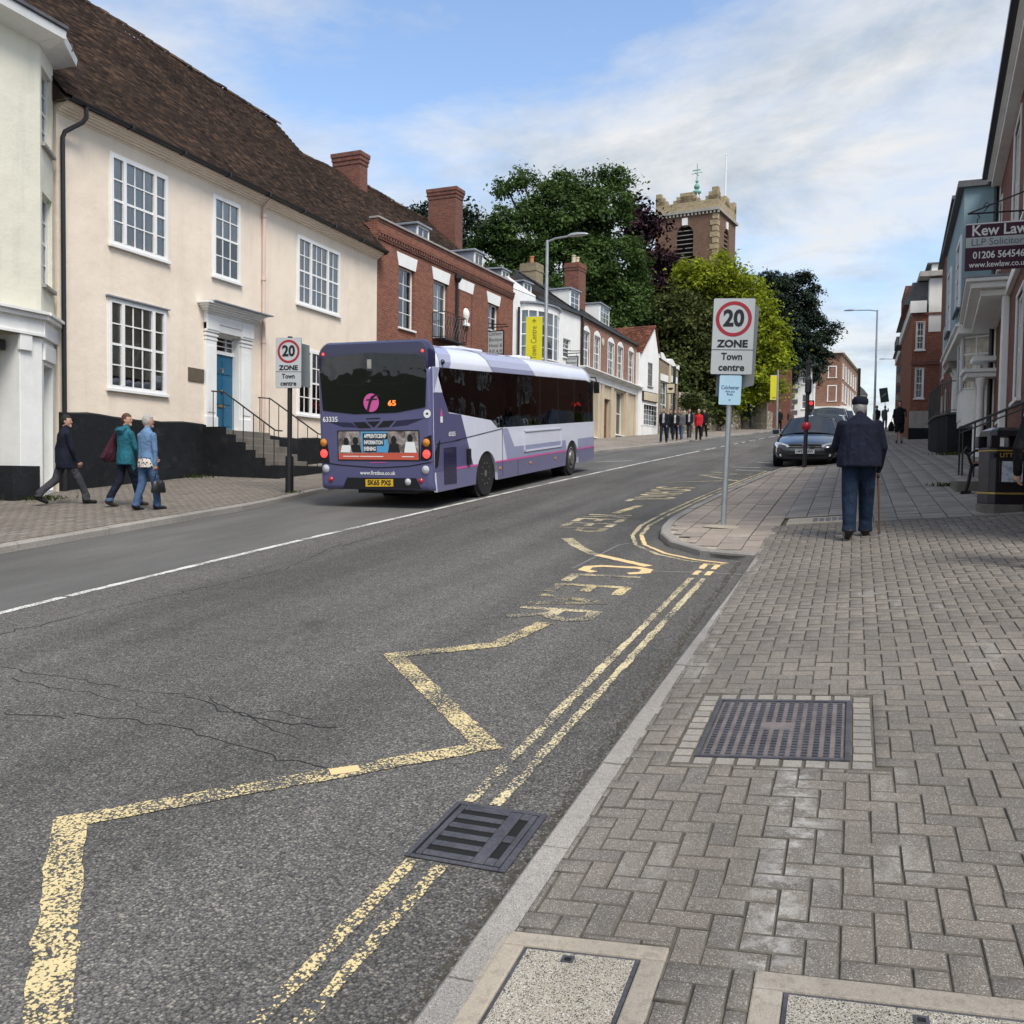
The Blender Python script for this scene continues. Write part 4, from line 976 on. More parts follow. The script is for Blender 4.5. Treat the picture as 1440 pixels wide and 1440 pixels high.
# ------------------------------------------------------------------ red brick hotel
z3 = lambda x, y: (400+x/4, 180+y/4)
HT = House('brick_hotel', 'red brick hotel with white lintels, dentil band and four lead dormers', (-15.3, 28.0), (-14.62, 39.45), z0=2.2)
W = HT.W; zt = HT.uv(535, 308)[1]; zb = HT.uv(545, 331)[1]
def r3(x0, x1, yt, yb): return HT.rect(*[z3(x0, 0)[0], z3(x1, 0)[0], z3(0, yt)[1], z3(0, yb)[1]])
w1, w2, w4 = r3(645, 733, 772, 1118), r3(840, 920, 850, 1182), r3(1146, 1206, 980, 1140)
w4 = (w4[0], w4[1], w1[2], w4[3]); bl = r3(980, 1056, 905, 1225)
gw = [(w1[0]-.1, w1[1]+.1, .9, 3.0), (w2[0]-.1, w2[1]+.1, .9, 3.0), (w4[0]-.1, w4[1]+.1, .9, 3.0)]
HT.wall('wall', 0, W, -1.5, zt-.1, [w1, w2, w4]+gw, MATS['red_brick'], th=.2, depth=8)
for r in (w1, w2, w4): HT.window(r, (2,), 4, set=.12, fr=.055, curtain='net' if r is w2 else None)
for r in gw: HT.window(r, (3,), 4, set=.12, fr=.06)
def lintel(r, hgt, flare=.14, dy=.02):
    a, b, c, d = r; MB().prism([(a-.04, -dy, d), (b+.04, -dy, d), (b+.04+flare, -dy, d+hgt), (a-.04-flare, -dy, d+hgt)], (0, dy+.05, 0)).build('lintel', MATS['white_trim'], HT.t)
for r in (w1, w2, w4, (bl[0], bl[1], bl[2], bl[3])): lintel(r, .45)
mb = MB(); mb.box(bl[0], bl[0]+.05, -.03, 0, bl[2], bl[3]); mb.box(bl[1]-.05, bl[1], -.03, 0, bl[2], bl[3]); mb.build('blind_panel', MATS['dark_brick'], HT.t)
HT.box('panel_sill', bl[0]-.1, bl[1]+.1, -.08, 0, bl[2]-.1, bl[2], 'white_trim')
mb = MB(); mb.box(0, W, -.10, 0, zb-.05, zb+.03); mb.box(0, W, -.05, 0, zb-.24, zb-.17); x = 0.0
while x < W: mb.box(x, x+.09, -.09, 0, zb-.17, zb-.05); x += .18
mb.build('dentil_band', MATS['dark_brick'], HT.t)
HT.box('parapet', 0, W, -.015, .28, zt-.1, zt, 'dark_brick'); HT.box('coping', -.02, W+.02, -.07, .33, zt, zt+.07, 'grey_stone', .01)
# emblem bust on the blind panel
bu, bv = HT.uv(*z3(1015, 1115)); mb = MB()
mb.lathe([(.0, 0), (.20, .0), (.19, .06), (.09, .14), (.10, .22), (.15, .36), (.17, .50), (.14, .62), (.07, .70), (0, .72)], 12, (bu, -.02, bv)); mb.box(bu-.28, bu-.12, -.08, -.02, bv, bv+.16); mb.box(bu+.12, bu+.28, -.08, -.02, bv, bv+.16); mb.build('relief_bust', MATS['white_trim'], HT.t, smooth=True)
# wrought-iron balcony
a, b, c, d = w2; mb = MB(); ya, yb = -.55, -.02; zc_ = c-.02; zr_ = c+.95; a -= .1; b += .55
mb.box(a, b, ya, yb, zc_-.06, zc_)
for z in (zc_+.05, zr_): mb.tube([(a, yb, z), (a, ya, z), (b, ya, z), (b, yb, z)], .016, 5)
for k in range(9):
    x = a+(b-a)*k/8; mb.tube([(x, ya, zc_), (x, ya, zr_)], .010, 5)
    if k < 8:
        m_ = (b-a)/8
        for s_ in (1, -1): mb.tube([(x+m_/2+s_*m_/2, ya, zc_+.1), (x+m_/2-s_*m_*.5, ya, (zc_+zr_)/2), (x+m_/2+s_*m_/2, ya, zr_-.08)], .008, 4)
for k in range(4): y = ya+(yb-ya)*k/3; mb.tube([(b, y, zc_), (b, y, zr_)], .010, 5); mb.tube([(a, y, zc_), (a, y, zr_)], .010, 5)
mb.build('balcony', MATS['black_metal'], HT.t)
pu = HT.uv(*z3(962, 900))[0]; pz = HT.uv(*z3(962, 835))[1]
HT.pipe([(pu, -.08, pz), (pu, -.08, 0)], .055, 'black_metal'); MB().lathe([(.06, -.25), (.15, -.1), (.15, .05)], 8, (pu, -.12, pz)).build('rain_hopper', MATS['black_metal'], HT.t)
# roof and dormers
_, rz = depth_z(HT, 595, 305, 4.6); _, rz2 = depth_z(HT, 520, 265, 4.6); rz = (rz+rz2)/2
HT.roof(-.05, W+.1, .30, zt-.35, 4.6, rz, MATS['clay_tile'], sag=.06)
for (xa, xb, yt, yb, tall) in ((745, 818, 540, 628, 0), (1068, 1122, 690, 775, 0), (1222, 1268, 793, 848, 0)):
    ua, va = depth_z(HT, *z3(xa, yt), .75); ub, _ = depth_z(HT, *z3(xb, yt), .75); _, vb = depth_z(HT, *z3(xa, yb-20), .75)
    dormer(HT, ua, ub, .75, vb-.15, va, 2.6, 'lead', (2,), 1)
u0, v0 = depth_z(HT, 506, 213, 3.7); u1, _ = depth_z(HT, 517, 218, 3.7)
HT.chimney(u0, u1, 3.7, 4.95, rz-1.4, v0, 'dark_brick', 0, steps=3)
u0, v0 = depth_z(HT, 641, 263, 3.1); u1, _ = depth_z(HT, 651, 268, 3.1)
HT.chimney(u0, u1, 3.1, 4.55, rz-2.2, v0, 'dark_brick', 0, steps=3)
u0, v0 = depth_z(HT, 737, 367, 4.6); u1, _ = depth_z(HT, 763, 372, 4.6)
WHx = (-13.6, 46.85)
# ------------------------------------------------------------------ white house with bow window
WB = House('white_bow_house', 'white rendered house with curved first floor bow window beside the brick hotel', (-14.62, 39.45), WHx, z0=3.0); W = WB.W
z5 = lambda x, y: (640+x/4, 300+y/4)
ztw = WB.uv(*z5(345, 400))[1]
sw = WB.rect(*[z5(608, 0)[0], z5(650, 0)[0], z5(0, 700)[1], z5(0, 805)[1]])
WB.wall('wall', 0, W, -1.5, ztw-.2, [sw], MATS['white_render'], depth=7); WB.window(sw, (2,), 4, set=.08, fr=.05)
ub0, vb1 = WB.uv(*z5(372, 545)); ub1, _ = WB.uv(*z5(560, 600)); _, vb0 = WB.uv(*z5(372, 815)); cu = (ub0+ub1)/2-.15; ru = (ub1-ub0)/2*.92; dp = .85
pts = [(cu-ru*math.cos(math.pi*k/8), -dp*math.sin(math.pi*k/8)) for k in range(9)]
def ringbox(z0, z1, k, mat, name, par=None):
    P = [(cu-(ru+k)*math.cos(math.pi*i/16), -(dp+k)*math.sin(math.pi*i/16)) for i in range(17)]
    mb = MB(); mb.prism([(x, y, z0) for x, y in P], (0, 0, z1-z0)); return mb.build(name, MATS[mat], par or WB.t)
bow = ringbox(vb0-.8, vb0, .02, 'white_render', 'bow_window'); ringbox(vb1, vb1+.32, .03, 'white_trim', 'bow_cornice', bow); ringbox(vb1+.322, vb1+.40, .14, 'lead', 'bow_roof', bow); ringbox(vb0, vb0+.06, .07, 'white_trim', 'bow_sill', bow)
mb = MB(); gm = MB()
for k in range(8):
    (x0, y0), (x1, y1) = pts[k], pts[k+1]; mb.tube([(x0, y0, vb0), (x0, y0, vb1)], .05 if k % 2 == 0 else .03, 6)
    gm.quad((x0, y0, vb0), (x1, y1, vb0), (x1, y1, vb1), (x0, y0, vb1))
    for q in range(1, 4): z = vb0+(vb1-vb0)*q/4; mb.tube([(x0, y0, z), (x1, y1, z)], .018 if q != 2 else .03, 4)
mb.tube([(*pts[8], vb0), (*pts[8], vb1)], .05, 6); mb.build('glazing_bars', MATS['white_gloss'], bow); gm.build('pane', MATS['window_glass'], bow)
mb = MB(); mb.prism([(cu-(ru-.25)*math.cos(math.pi*i/8), -(dp-.3)*math.sin(math.pi*i/8)-.02, vb0) for i in range(9)], (0, 0, vb1-vb0)); mb.build('net_curtain', MATS['curtain'], bow)
WB.pipe([(.35, -.12, WB.uv(*z5(352, 530))[1]), (.35, -.12, 0)], .06, 'black_metal')
_, rzw = depth_z(WB, 735, 374, 4.0)
WB.roof(-.05, W, .05, ztw-.25, 3.8, ztw+1.9, MATS['clay_tile'], sag=.04); mb = MB(); mb.prism([(-.0, -.02, ztw-.22), (-.0, .3, ztw+.35), (W*.42, .3, ztw-.1), (W*.42, -.02, ztw-.22)], (0, .1, 0)); mb.build('gable_parapet', MATS['white_render'], WB.t)
mb = MB(); mb.box(W*.3, W, -.16, 0, ztw-.3, ztw-.16); mb.build('gutter', MATS['black_metal'], WB.t)
ua, va = depth_z(WB, 736, 396, .8); ub, vb_ = depth_z(WB, 748, 411, .8); dormer(WB, ua, ub, .8, vb_-.1, va, 2.2, 'lead', (2,), 1)
ua, va = depth_z(WB, 803, 404, .9); ub, vb_ = depth_z(WB, 815, 440, .9); dormer(WB, ua-.1, ub, .9, vb_+.0, va-.1, 3.2, 'white_trim', (2,), 3, 'lead')
u0, v0 = depth_z(WB, 754, 366, 3.7); u1, _ = depth_z(WB, 764, 370, 3.7); WB.chimney(u0, u1, 3.7, 4.7, ztw-.5, v0-.1, 'yellow_brick', 1, steps=1)
u0, v0 = depth_z(WB, 814, 368, 2.6); u1, _ = depth_z(WB, 824, 372, 2.6); WB.chimney(u0, u1, 2.6, 3.5, ztw-.6, v0, 'dark_brick', 2, potmat='stone_cream', steps=2)
# ------------------------------------------------------------------ brick house with five arched windows over a shop
F5 = House('brick_shop_house', 'brick house with five white arched sash windows above a stone shopfront', WHx, (-13.2, 58.6), z0=3.4); W = F5.W
zg5 = F5.uv(816, 444)[1]; zc1 = F5.uv(822.5, 517.5)[1]; zc0 = zc1-.55
wr = []
for (xa, xb, yt, yb) in ((820.5, 829, 464, 515), (835.5, 844, 471, 520), (855, 863.5, 480, 528), (868.5, 876, 486, 532), (884, 891, 493, 537)): wr.append(F5.rect(xa, xb, yt, yb))
sh0, sh1 = .55, F5.uv(897, 560)[0]; gz0 = -.6
dk = [(F5.uv(847.5, 590)[0], F5.uv(857.5, 590)[0], .35, zc0-.75), (F5.uv(866, 590)[0], F5.uv(877, 590)[0], .95, zc0-.12), (F5.uv(829, 590)[0], F5.uv(838.5, 590)[0], .6, zc0-.12)]
F5.wall('wall', 0, W, zc1-.02, zg5, wr, MATS['brown_brick'], th=.15, depth=7)
F5.wall('shopfront', 0, W, -1.5, zc0, dk, MATS['stone_cream'], th=.3, depth=6)
for r in wr:
    w_ = F5.window(r, (2,), 4, set=.05, fr=.07, sill=True, trim=.05)
    a, b, c, d = r; P = [(a-.06+(b-a+.12)*k/8, -.03, d+.04+.26*math.sin(math.pi*k/8)) for k in range(9)]; MB().prism(P, (0, .08, 0)).build('arch_head', MATS['white_gloss'], w_)
mb = MB(); mb.box(-.05, W+.1, -.12, 0, zc0, zc1-.25)
for k in range(4): mb.box(-.1-.04*k, W+.12+.05*k, -.16-.09*k, 0, zc1-.25+.065*k, zc1-.19+.065*k)
mb.build('shop_cornice', MATS['white_trim'], F5.t)
F5.window(dk[1], (2,), 2, set=.2, fr=.06); F5.window(dk[2], (2,), 2, set=.2, fr=.06)
a, b, c, d = dk[0]; dd = F5.box('door', a, b, .2, .26, c, d, 'brown_door'); mb = MB()
for i in range(2):
    for z0_, z1_ in ((.15, .8), (.95, 1.7)): mb.box(a+.1+i*(b-a)*.46, a+.02+(b-a)*(.44+.46*i), .175, .2, c+z0_, c+z1_)
mb.build('door_panel', MATS['brown_door'], dd, bevel=.01); F5.box('fascia_panel', a, b, .05, .12, d+.02, zc0-.12, 'grey_stone')
for u in (dk[2][1]+.25, dk[0][0]-.28, dk[0][1]+.22, dk[1][1]+.4, W-.3): mb = MB(); mb.box(u-.24, u+.24, -.10, 0, -1.4, zc0-.003); mb.build('pilaster', MATS['stone_cream'], F5.t, bevel=.015)
F5.box('plinth', 0, W, -.14, 0, -1.5, .25, 'slate'); mb = MB(); mb.box(-.02, W+.02, -.14, .02, zg5-.02, zg5+.1); mb.build('gutter', MATS['black_metal'], F5.t)
F5.pipe([(.12, -.1, zg5), (.12, -.1, 0)], .06, 'black_metal'); F5.roof(-.05, W+.05, -.08, zg5+.08, 3.6, zg5+2.6, MATS['slate_tile'], tw=.3, ex=.2, sag=.03)
ua, va = depth_z(F5, 844, 427, 1.0); ub, vb_ = depth_z(F5, 857, 458, 1.0); dormer(F5, ua, ub, 1.0, vb_-.1, va, 3.4, 'white_trim', (3,), 3, 'lead')
MB().lathe([(0, -.05), (.22, -.03), (.22, .0)], 12, (wr[1][1]+.55, 0, wr[1][3]-.15), 'y').build('round_plaque', MATS['stone_cream'], F5.t)
# ------------------------------------------------------------------ white gabled house, stone house
z7 = lambda x, y: (780+x/5.54, 400+y/5.54)
pA = onplane(897.5, 560, (-13.0, 0), (-13.0, 1)); pB = onplane(925.5, 560, (-12.4, 0), (-12.4, 1)); pC = onplane(953, 560, (-11.9, 0), (-11.9, 1))
GB = House('white_gabled_house', 'white gabled house with small paned shop window and brown tiled roof', (pA.x, pA.y), (pB.x, pB.y), z0=4.0); W = GB.W
ug, va = GB.uv(*z7(778, 328)); ul, ve = GB.uv(*z7(700, 543)); wn = GB.rect(*[z7(728, 0)[0], z7(765, 0)[0], z7(0, 605)[1], z7(0, 790)[1]]); sw = GB.rect(*[z7(680, 0)[0], z7(787, 0)[0], z7(0, 925)[1], z7(0, 1095)[1]])
ul = max(.1, ul); wn = (max(wn[0], ul+.3), min(wn[1], W-.3), wn[2], wn[3]); sw = (sw[0], min(sw[1], W-.12), sw[2], sw[3])
GB.wall('wall', 0, W, -1.5, ve, [wn, sw] if wn[3] < ve else [sw], MATS['white_render'], th=.12, depth=6)
MB().prism([(ul-.5, 0, ve), (W, 0, ve), (ug, 0, va)], (0, .15, 0)).build('gable', MATS['white_render'], GB.t)
if wn[3] >= ve: GB.window((wn[0], wn[1], wn[2], wn[3]), (3,), 4, set=-.03, fr=.05, mat='grey_stone')
else: GB.window(wn, (3,), 4, set=.02, fr=.05, mat='grey_stone')
GB.window(sw, (5,), 4, set=-.12, fr=.06, sash=False, trim=.04); GB.box('shop_sign', sw[0]+.02, sw[1], -.14, -.02, sw[3]+.22, sw[3]+.75, 'stone_cream', .01); GB.box('sign_border', sw[0]-.03, sw[1]+.05, -.12, -.01, sw[3]+.17, sw[3]+.80, 'black_metal')
GB.box('plinth', 0, W, -.05, 0, -1.5, .15, 'black_plinth'); GB.box('stall_riser', sw[0]-.05, sw[1]+.08, -.10, 0, sw[2]-1.0, sw[2]-.08, 'white_render')
mb = MB(); mb.quad((ul-.75, -.12, ve-.05), (ug, -.12, va+.08), (ug, 7, va+.08), (ul-.75, 7, ve-.05)); mb.quad((W+.2, -.12, ve-.05), (W+.2, 7, ve-.05), (ug, 7, va+.08), (ug, -.12, va+.08)); ro = mb.build('roof', MATS['red_tile'], GB.t)
def slope_tiles(u0, z0, u1, z1, y0, y1, par, mat, tw=.17, ex=.12):
    L_ = math.hypot(u1-u0, z1-z0); nx = int((y1-y0)/tw); ny = int(L_/ex); du, dz = (u1-u0)/L_, (z1-z0)/L_; sgn = 1 if du > 0 else -1
    J, I = np.meshgrid(np.arange(ny), np.arange(nx), indexing='ij'); J = J.ravel(); I = I.ravel(); y = y0+(I+.5*(J % 2))*tw; V = np.zeros((len(y), 6, 3)); lift = .02+np.abs(rng.normal(0, .006, len(y)))
    s0 = J*ex+rng.normal(0, .006, len(y))
    for k, (yo, ss, h) in enumerate(((-.5, s0, lift), (.5, s0, lift), (.5, s0+ex*1.25, .004), (-.5, s0+ex*1.25, .004), (-.5, s0, lift-.02), (.5, s0, lift-.02))):
        V[:, k, 0] = u0+du*ss-dz*h*sgn; V[:, k, 1] = y+yo*(tw-.006); V[:, k, 2] = z0+dz*ss+abs(du)*h
    b = np.arange(len(y))[:, None]*6; npmesh('tile_field', V.reshape(-1, 3), np.concatenate([b+np.array([[0, 1, 2, 3]]), b+np.array([[4, 5, 1, 0]])]), mat, par, 'stuff')
slope_tiles(ul-.75, ve-.04, ug, va+.09, -.1, 6.9, ro, MATS['red_tile'])
ST = House('stone_house', 'narrow cream stone house with white wavy parapet and tall blind window', (pB.x, pB.y), (pC.x, pC.y), z0=4.2); W = ST.W
zt = ST.uv(*z7(810, 505))[1]; hs = [(W*.12, W*.42, 1.0, zt-2.0), (W*.66, W*.9, 1.2, zt-1.9)]
ST.wall('wall', 0, W, -1.5, zt-.5, hs, MATS['yellow_brick'], th=.15, depth=6)
for h in hs: ST.window(h, (2,), 4, set=.06, fr=.06); ST.box('lintel', h[0]-.15, h[1]+.15, -.05, 0, h[3], h[3]+.45, 'white_trim')
P = [(W*k/16, -.08, zt-.25+.16*math.sin(k*.8)-.35*(k/16)) for k in range(17)]; mb = MB(); mb.prism([(0, -.08, zt-.55)]+P+[(W, -.08, zt-.55-.35)], (0, .45, 0)); mb.build('parapet', MATS['white_trim'], ST.t)
ST.box('quoin_strip', W*.50, W*.58, -.06, 0, -1.5, zt-.55, 'stone_cream')
# ================================================================== RIGHT SIDE OF THE STREET
R1 = House('brick_office', 'dark brick office with white sash windows, door hood and hanging maroon sign', (3.42, 28.0), (2.80, 19.6), z0=1.5); W = R1.W
R1.P1e = W
zg = R1.uv(1412, 235)[1]; ws = []
for (pl, pr_, yt, yb) in ((1404.5, 1409.5, 300, 385), (1428, 1436, 190, 320), (1431, 1440, 420, 562), (1408.5, 1414, 475, 590)): ws.append(R1.rect(pl, pr_, yt, yb))
xw = [(W+.8, W+1.8, 5.0, 6.9), (W+3.2, W+4.2, 5.0, 6.9), (W+3.2, W+4.2, 1.4, 3.5), (W+6, W+7, 5, 6.9), (W+6, W+7, 1.4, 3.5)]
R1.wall('wall', 1.6, W+9, -1.5, zg, ws+xw, MATS['dark_brick'], th=.12, depth=8)
for r in ws+xw: R1.window(r, (2,), 4, set=.03, fr=.08, trim=.06, sill=True)
R1.wall('white_bay', 0, 1.6, -1.5, zg+.1, [(.4, 1.1, zg-3.0, zg-1.2)], MATS['white_render'], th=.12, depth=6); R1.window((.4, 1.1, zg-3.0, zg-1.2), (2,), 4, set=.03, fr=.07, trim=.04)
us, vs_ = R1.uv(1433, 378); MB().box(1.6, W+9, -.10, 0, vs_-.12, vs_+.08).build('string_course', MATS['white_trim'], R1.t, bevel=.01)
mb = MB(); mb.box(1.6, W+9, -.32, 0, zg-.05, zg+.04); mb.box(1.6, W+9, -.22, 0, zg-.20, zg-.055); mb.build('cornice', MATS['white_trim'], R1.t)
MB().box(1.6, W+9, -.44, -.32, zg, zg+.12).build('gutter', MATS['black_metal'], R1.t); R1.roof(0, W+9, -.25, zg+.1, 3.6, zg+3.0, MATS['slate_tile'], tw=.3, ex=.2, sag=.02)
ud, vd = R1.uv(1400, 258); dormer(R1, ud-.5, ud+.7, .35, zg-.1, zg+1.25, 2.5, 'lead', (2,), 1)
R1.pipe([(1.6, -.1, zg), (1.6, -.1, 0)], .06, 'black_metal')
ua, va = R1.uv(1383, 449); ub, vb_ = R1.uv(1422, 446)
mb = MB(); hz = R1.uv(1400, 452)[1]; mb.box(ua+.3, ub-.2, -.75, 0, hz-.12, hz); mb.box(ua+.2, ub-.1, -.85, 0, hz+.002, hz+.08); mb.box(ua+.5, ub-.4, -.55, 0, hz-.26, hz-.122)
hood = mb.build('door_hood', MATS['white_trim'], R1.t, bevel=.015); MB().box(ua+.18, ub-.08, -.87, 0, hz+.082, hz+.12).build('hood_lead', MATS['lead'], hood)
for u in (ua+.6, ub-.6): mb = MB(); mb.box(u-.18, u+.18, -.14, 0, -1, hz-.262); mb.build('pilaster', MATS['white_trim'], R1.t, bevel=.02)
R1.box('door', (ua+ub)/2-.5, (ua+ub)/2+.5, -.03, 0, .55, 2.75, 'black_metal', .01)
# steps and rail up to its door, towards the camera
ra = gnd(1348, 668, surf=zR); rb = Vector((2.72, 18.4, 0))
t = thing('step_railing', 'black iron handrail on stone steps behind the litter bin', 'railing', (ra.x, ra.y, ra.z))
dx, dy = rb.x-ra.x, rb.y-ra.y-2.0
top0 = .92; zt_ = 3.18-ra.z
mb = MB(); mb.tube([(0, 0, top0), (dx, dy, zt_)], .025, 7); mb.build('top_rail', MATS['black_metal'], t); mb = MB(); mb.tube([(0, 0, top0-.10), (dx, dy, zt_-.10)], .014, 6); mb.build('lower_rail', MATS['black_metal'], t)
for f in (0, .05, .22, .42, .62, .8): MB().tube([(dx*f, dy*f, zR(ra.x+dx*f, ra.y+dy*f)-ra.z), (dx*f, dy*f, top0+(zt_-top0)*f)], .018, 6).build('post', MATS['black_metal'], t)
st = thing('stone_steps', 'worn stone steps with weeds leading to the brick office door', 'steps', (ra.x+.1, ra.y-2, ra.z))
for k in range(4): MB().box(.12+k*.3, 1.6, -1.5, 1.9-.1*k, -.6, -.02+.17*k).build('step', MATS['stone_step'], st, bevel=.015)
sb = gnd(1345, 690, surf=zR); s2 = thing('kerb_block', 'low mossy stone block at the foot of the steps beside the bench', 'stone block', (sb.x+.18, sb.y, sb.z)); MB().box(-.22, .5, -.25, .7, -.1, .16).build('block', MATS['stone_step'], s2, bevel=.02)
# ------------------------------------------------------------------ hanging sign
SG = thing('hanging_sign', 'maroon and grey solicitors hanging sign on an iron bracket at the right edge', 'sign'); 
sy = 16.2; d0 = onplane(1358.5, 317, (0, sy), (1, sy)); d1 = onplane(1358.5, 381, (0, sy), (1, sy)); hgt = d0.z-d1.z; wid = hgt*1.27
SG.location = (d0.x, sy, d1.z); M('maroon', (.055, .008, .028), .45, .06, 3, 0); M('sign_grey', (.50, .52, .52), .45, .04); M('sign_white', (.80, .80, .78), .5, .03); M('sign_blue', (.12, .17, .22), .5, 0)
MB().box(0, wid, 0, .04, 0, hgt).build('board', MATS['maroon'], SG, bevel=.004); MB().box(.004, wid-.004, -.004, 0, hgt*.50, hgt*.72).build('grey_band', MATS['sign_grey'], SG); MB().box(0, wid, -.006, .045, hgt, hgt+.02).build('top_strip', MATS['sign_white'], SG)
rx = (R(90), 0, 0)
for s_, z, sz, w_, mt, bo in (('Kew Law', .855, .24, .86, 'sign_white', .006), ('LLP Solicitors', .605, .16, .86, 'sign_blue', 0), ('01206 564546', .32, .16, .80, 'sign_white', .004), ('www.kewlaw.co.uk', .115, .13, .92, 'sign_white', .002)):
    text(s_, SG, (wid*.5+.02, -.008, hgt*z), rx, hgt*sz*1.35, MATS[mt], bo*hgt, wid*w_)
mb = MB(); xw_ = 2.75-d0.x+.4; mb.tube([(.02, .02, hgt+.18), (xw_, .02, hgt+.16)], .014, 6); mb.tube([(.02, .02, hgt+.18), (xw_, .02, hgt+.75)], .012, 6)
for x in (.16, wid-.16): mb.tube([(x, .02, hgt+.01), (x, .02, hgt+.08), (x+.03, .02, hgt+.12), (x, .02, hgt+.17)], .009, 6)
mb.tube([(.25, .02, hgt+.2), (.33, .02, hgt+.3), (.28, .02, hgt+.34), (.24, .02, hgt+.28)], .008, 5); mb.build('bracket', MATS['black_metal'], SG)
# ------------------------------------------------------------------ slate blue house with jettied upper floor
BL = House('blue_jettied_house', 'slate blue house whose upper floor juts out over a white bay window', (2.80, 35.0), (2.53, 27.05), z0=2.2); W = BL.W
zt = BL.uv(1355, 271)[1]; zj = BL.uv(1359, 434)[1]; w1 = BL.rect(1347.5, 1352.5, 352, 438); w2 = BL.rect(1335, 1338.5, 390, 468)
BL.wall('upper_wall', 0, W, zj, zt, [w1, w2], MATS['blue_render'], th=.1, depth=6, y=0)
for r in (w1, w2): BL.window(r, (2,), 4, set=-.05, fr=.06, trim=.05, proud=.02, sill=MATS['slate'])
mb = MB(); mb.box(-.1, W+.12, -.16, 6, zt, zt+.16); mb.build('parapet_coping', MATS['slate'], BL.t)
mb = MB(); mb.box(0, W+.03, -.05, .75, zj-.30, zj-.002); mb.box(0, W+.06, -.12, .75, zj-.12, zj-.05); mb.build('jetty_beam', MATS['white_trim'], BL.t, bevel=.01)
BL.wall('lower_wall', 0, W, -1.5, zj-.31, [], MATS['white_render'], y=.75, depth=5)
# bay window under the jetty
bu1 = W-.1; bu0 = bu1-2.4; bz0 = BL.uv(1368, 582)[1]+.05; bz1 = zj-.32
mb = MB(); prof = [(bu0, .74), (bu0+.35, .12), (bu1-.35, .12), (bu1, .74)]; mb.prism([(x, y, bz0) for x, y in prof], (0, 0, .95)); bay = mb.build('bay_window', MATS['white_trim'], BL.t); mb = MB(); gm = MB()
for (xa, ya), (xb, yb) in zip(prof, prof[1:]):
    for k in range(3): f = k/2; x, y = xa+(xb-xa)*f, ya+(yb-ya)*f; mb.tube([(x, y, bz0+.95), (x, y, bz1)], .045 if k != 1 else .025, 6)
    for q in (0, .33, .66, 1): z = bz0+.97+(bz1-bz0-1.0)*q; mb.tube([(xa, ya, z), (xb, yb, z)], .03, 4)
    gm.quad((xa, ya, bz0+.95), (xb, yb, bz0+.95), (xb, yb, bz1), (xa, ya, bz1))
mb.build('glazing_bars', MATS['white_gloss'], bay); gm.build('pane', MATS['window_glass'], bay)
mb = MB()
for k in range(4): f = (k+.5)/4; xa, xb = bu1-.30, bu1-.02; 
mb.box(bu0+.45, bu1-.45, .10, .12, bz0+.15, bz0+.8); mb.build('bay_panel', MATS['white_gloss'], bay, bevel=.01)
BL.box('cellar_opening', bu0+.3, bu1-.2, .70, .74, -1.2, bz0-.02, 'black_void'); mb = MB()
for k in range(9): x = bu0+.35+k*.2; mb.tube([(x, .66, -1), (x+.2, .66, bz0)], .012, 4); mb.tube([(x+.2, .66, -1), (x, .66, bz0)], .012, 4)
mb.build('cellar_grille', MATS['black_metal'], BL.t)
mb = MB(); hz = zj-1.45; mb.box(W+.05, W+1.2, .1, .8, hz-.12, hz); mb.box(W-.02, W+1.27, .02, .8, hz+.002, hz+.09); mb.box(W+.2, W+1.05, .25, .8, hz+.3, hz+.42); mb.build('porch_hood', MATS['white_trim'], BL.t, bevel=.012)
for u in (W+.18, W+1.08): mb = MB(); mb.lathe([(.13, -1), (.13, .1), (.10, .12), (.085, hz-.35), (.12, hz-.28), (.13, hz-.13)], 12, (u, .45, 0)); mb.build('column', MATS['white_trim'], BL.t, smooth=True)
for u in (.5, 1.5): mb = MB(); mb.lathe([(.15, .6), (.15, .75), (.12, .8), (.10, 3.1), (.16, 3.2), (.18, 3.3)], 12, (u, .35, 0)); mb.build('column', MATS['white_trim'], BL.t, smooth=True)
mb = MB(); mb.box(.2, 1.9, .05, .8, 3.3, 3.65); mb.build('portico', MATS['grey_stone'], BL.t)
# black retaining wall with railings in front of it
g0 = gnd(1308, 635, surf=zR); RW = thing('retaining_wall', 'black painted retaining wall with iron railing in front of the blue house', 'wall', (g0.x, g0.y, g0.z))
mb = MB(); P = [(0, 0), (.06, -1.5), (.25, -2.6), (1.1, -2.9), (1.1, 2.5), (.1, 2.5)]; mb.prism([(x, y, -.8) for x, y in P], (0, 0, 1.78)); mb.build('wall', MATS['black_plinth'], RW); mb = MB(); mb.prism([(x-.04 if x < 1 else x, y-.04 if y < 2 else y, .982) for x, y in P], (0, 0, .06)); mb.build('coping', MATS['black_metal'], RW)
mb = MB(); Q = [(.08, 2.3), (.08, 0), (.13, -1.4), (.32, -2.45), (1.0, -2.75)]; mb.tube([(x, y, 1.95) for x, y in Q], .018, 6); mb.tube([(x, y, 1.12) for x, y in Q], .014, 6)
for a_, b_ in zip(Q, Q[1:]):
    n = max(2, int(math.hypot(b_[0]-a_[0], b_[1]-a_[1])/.2))
    for k in range(n): f = k/n; x, y = a_[0]+(b_[0]-a_[0])*f, a_[1]+(b_[1]-a_[1])*f; mb.tube([(x, y, 1.0), (x, y, 1.95)], .011, 5)
mb.build('railing', MATS['black_metal'], RW)
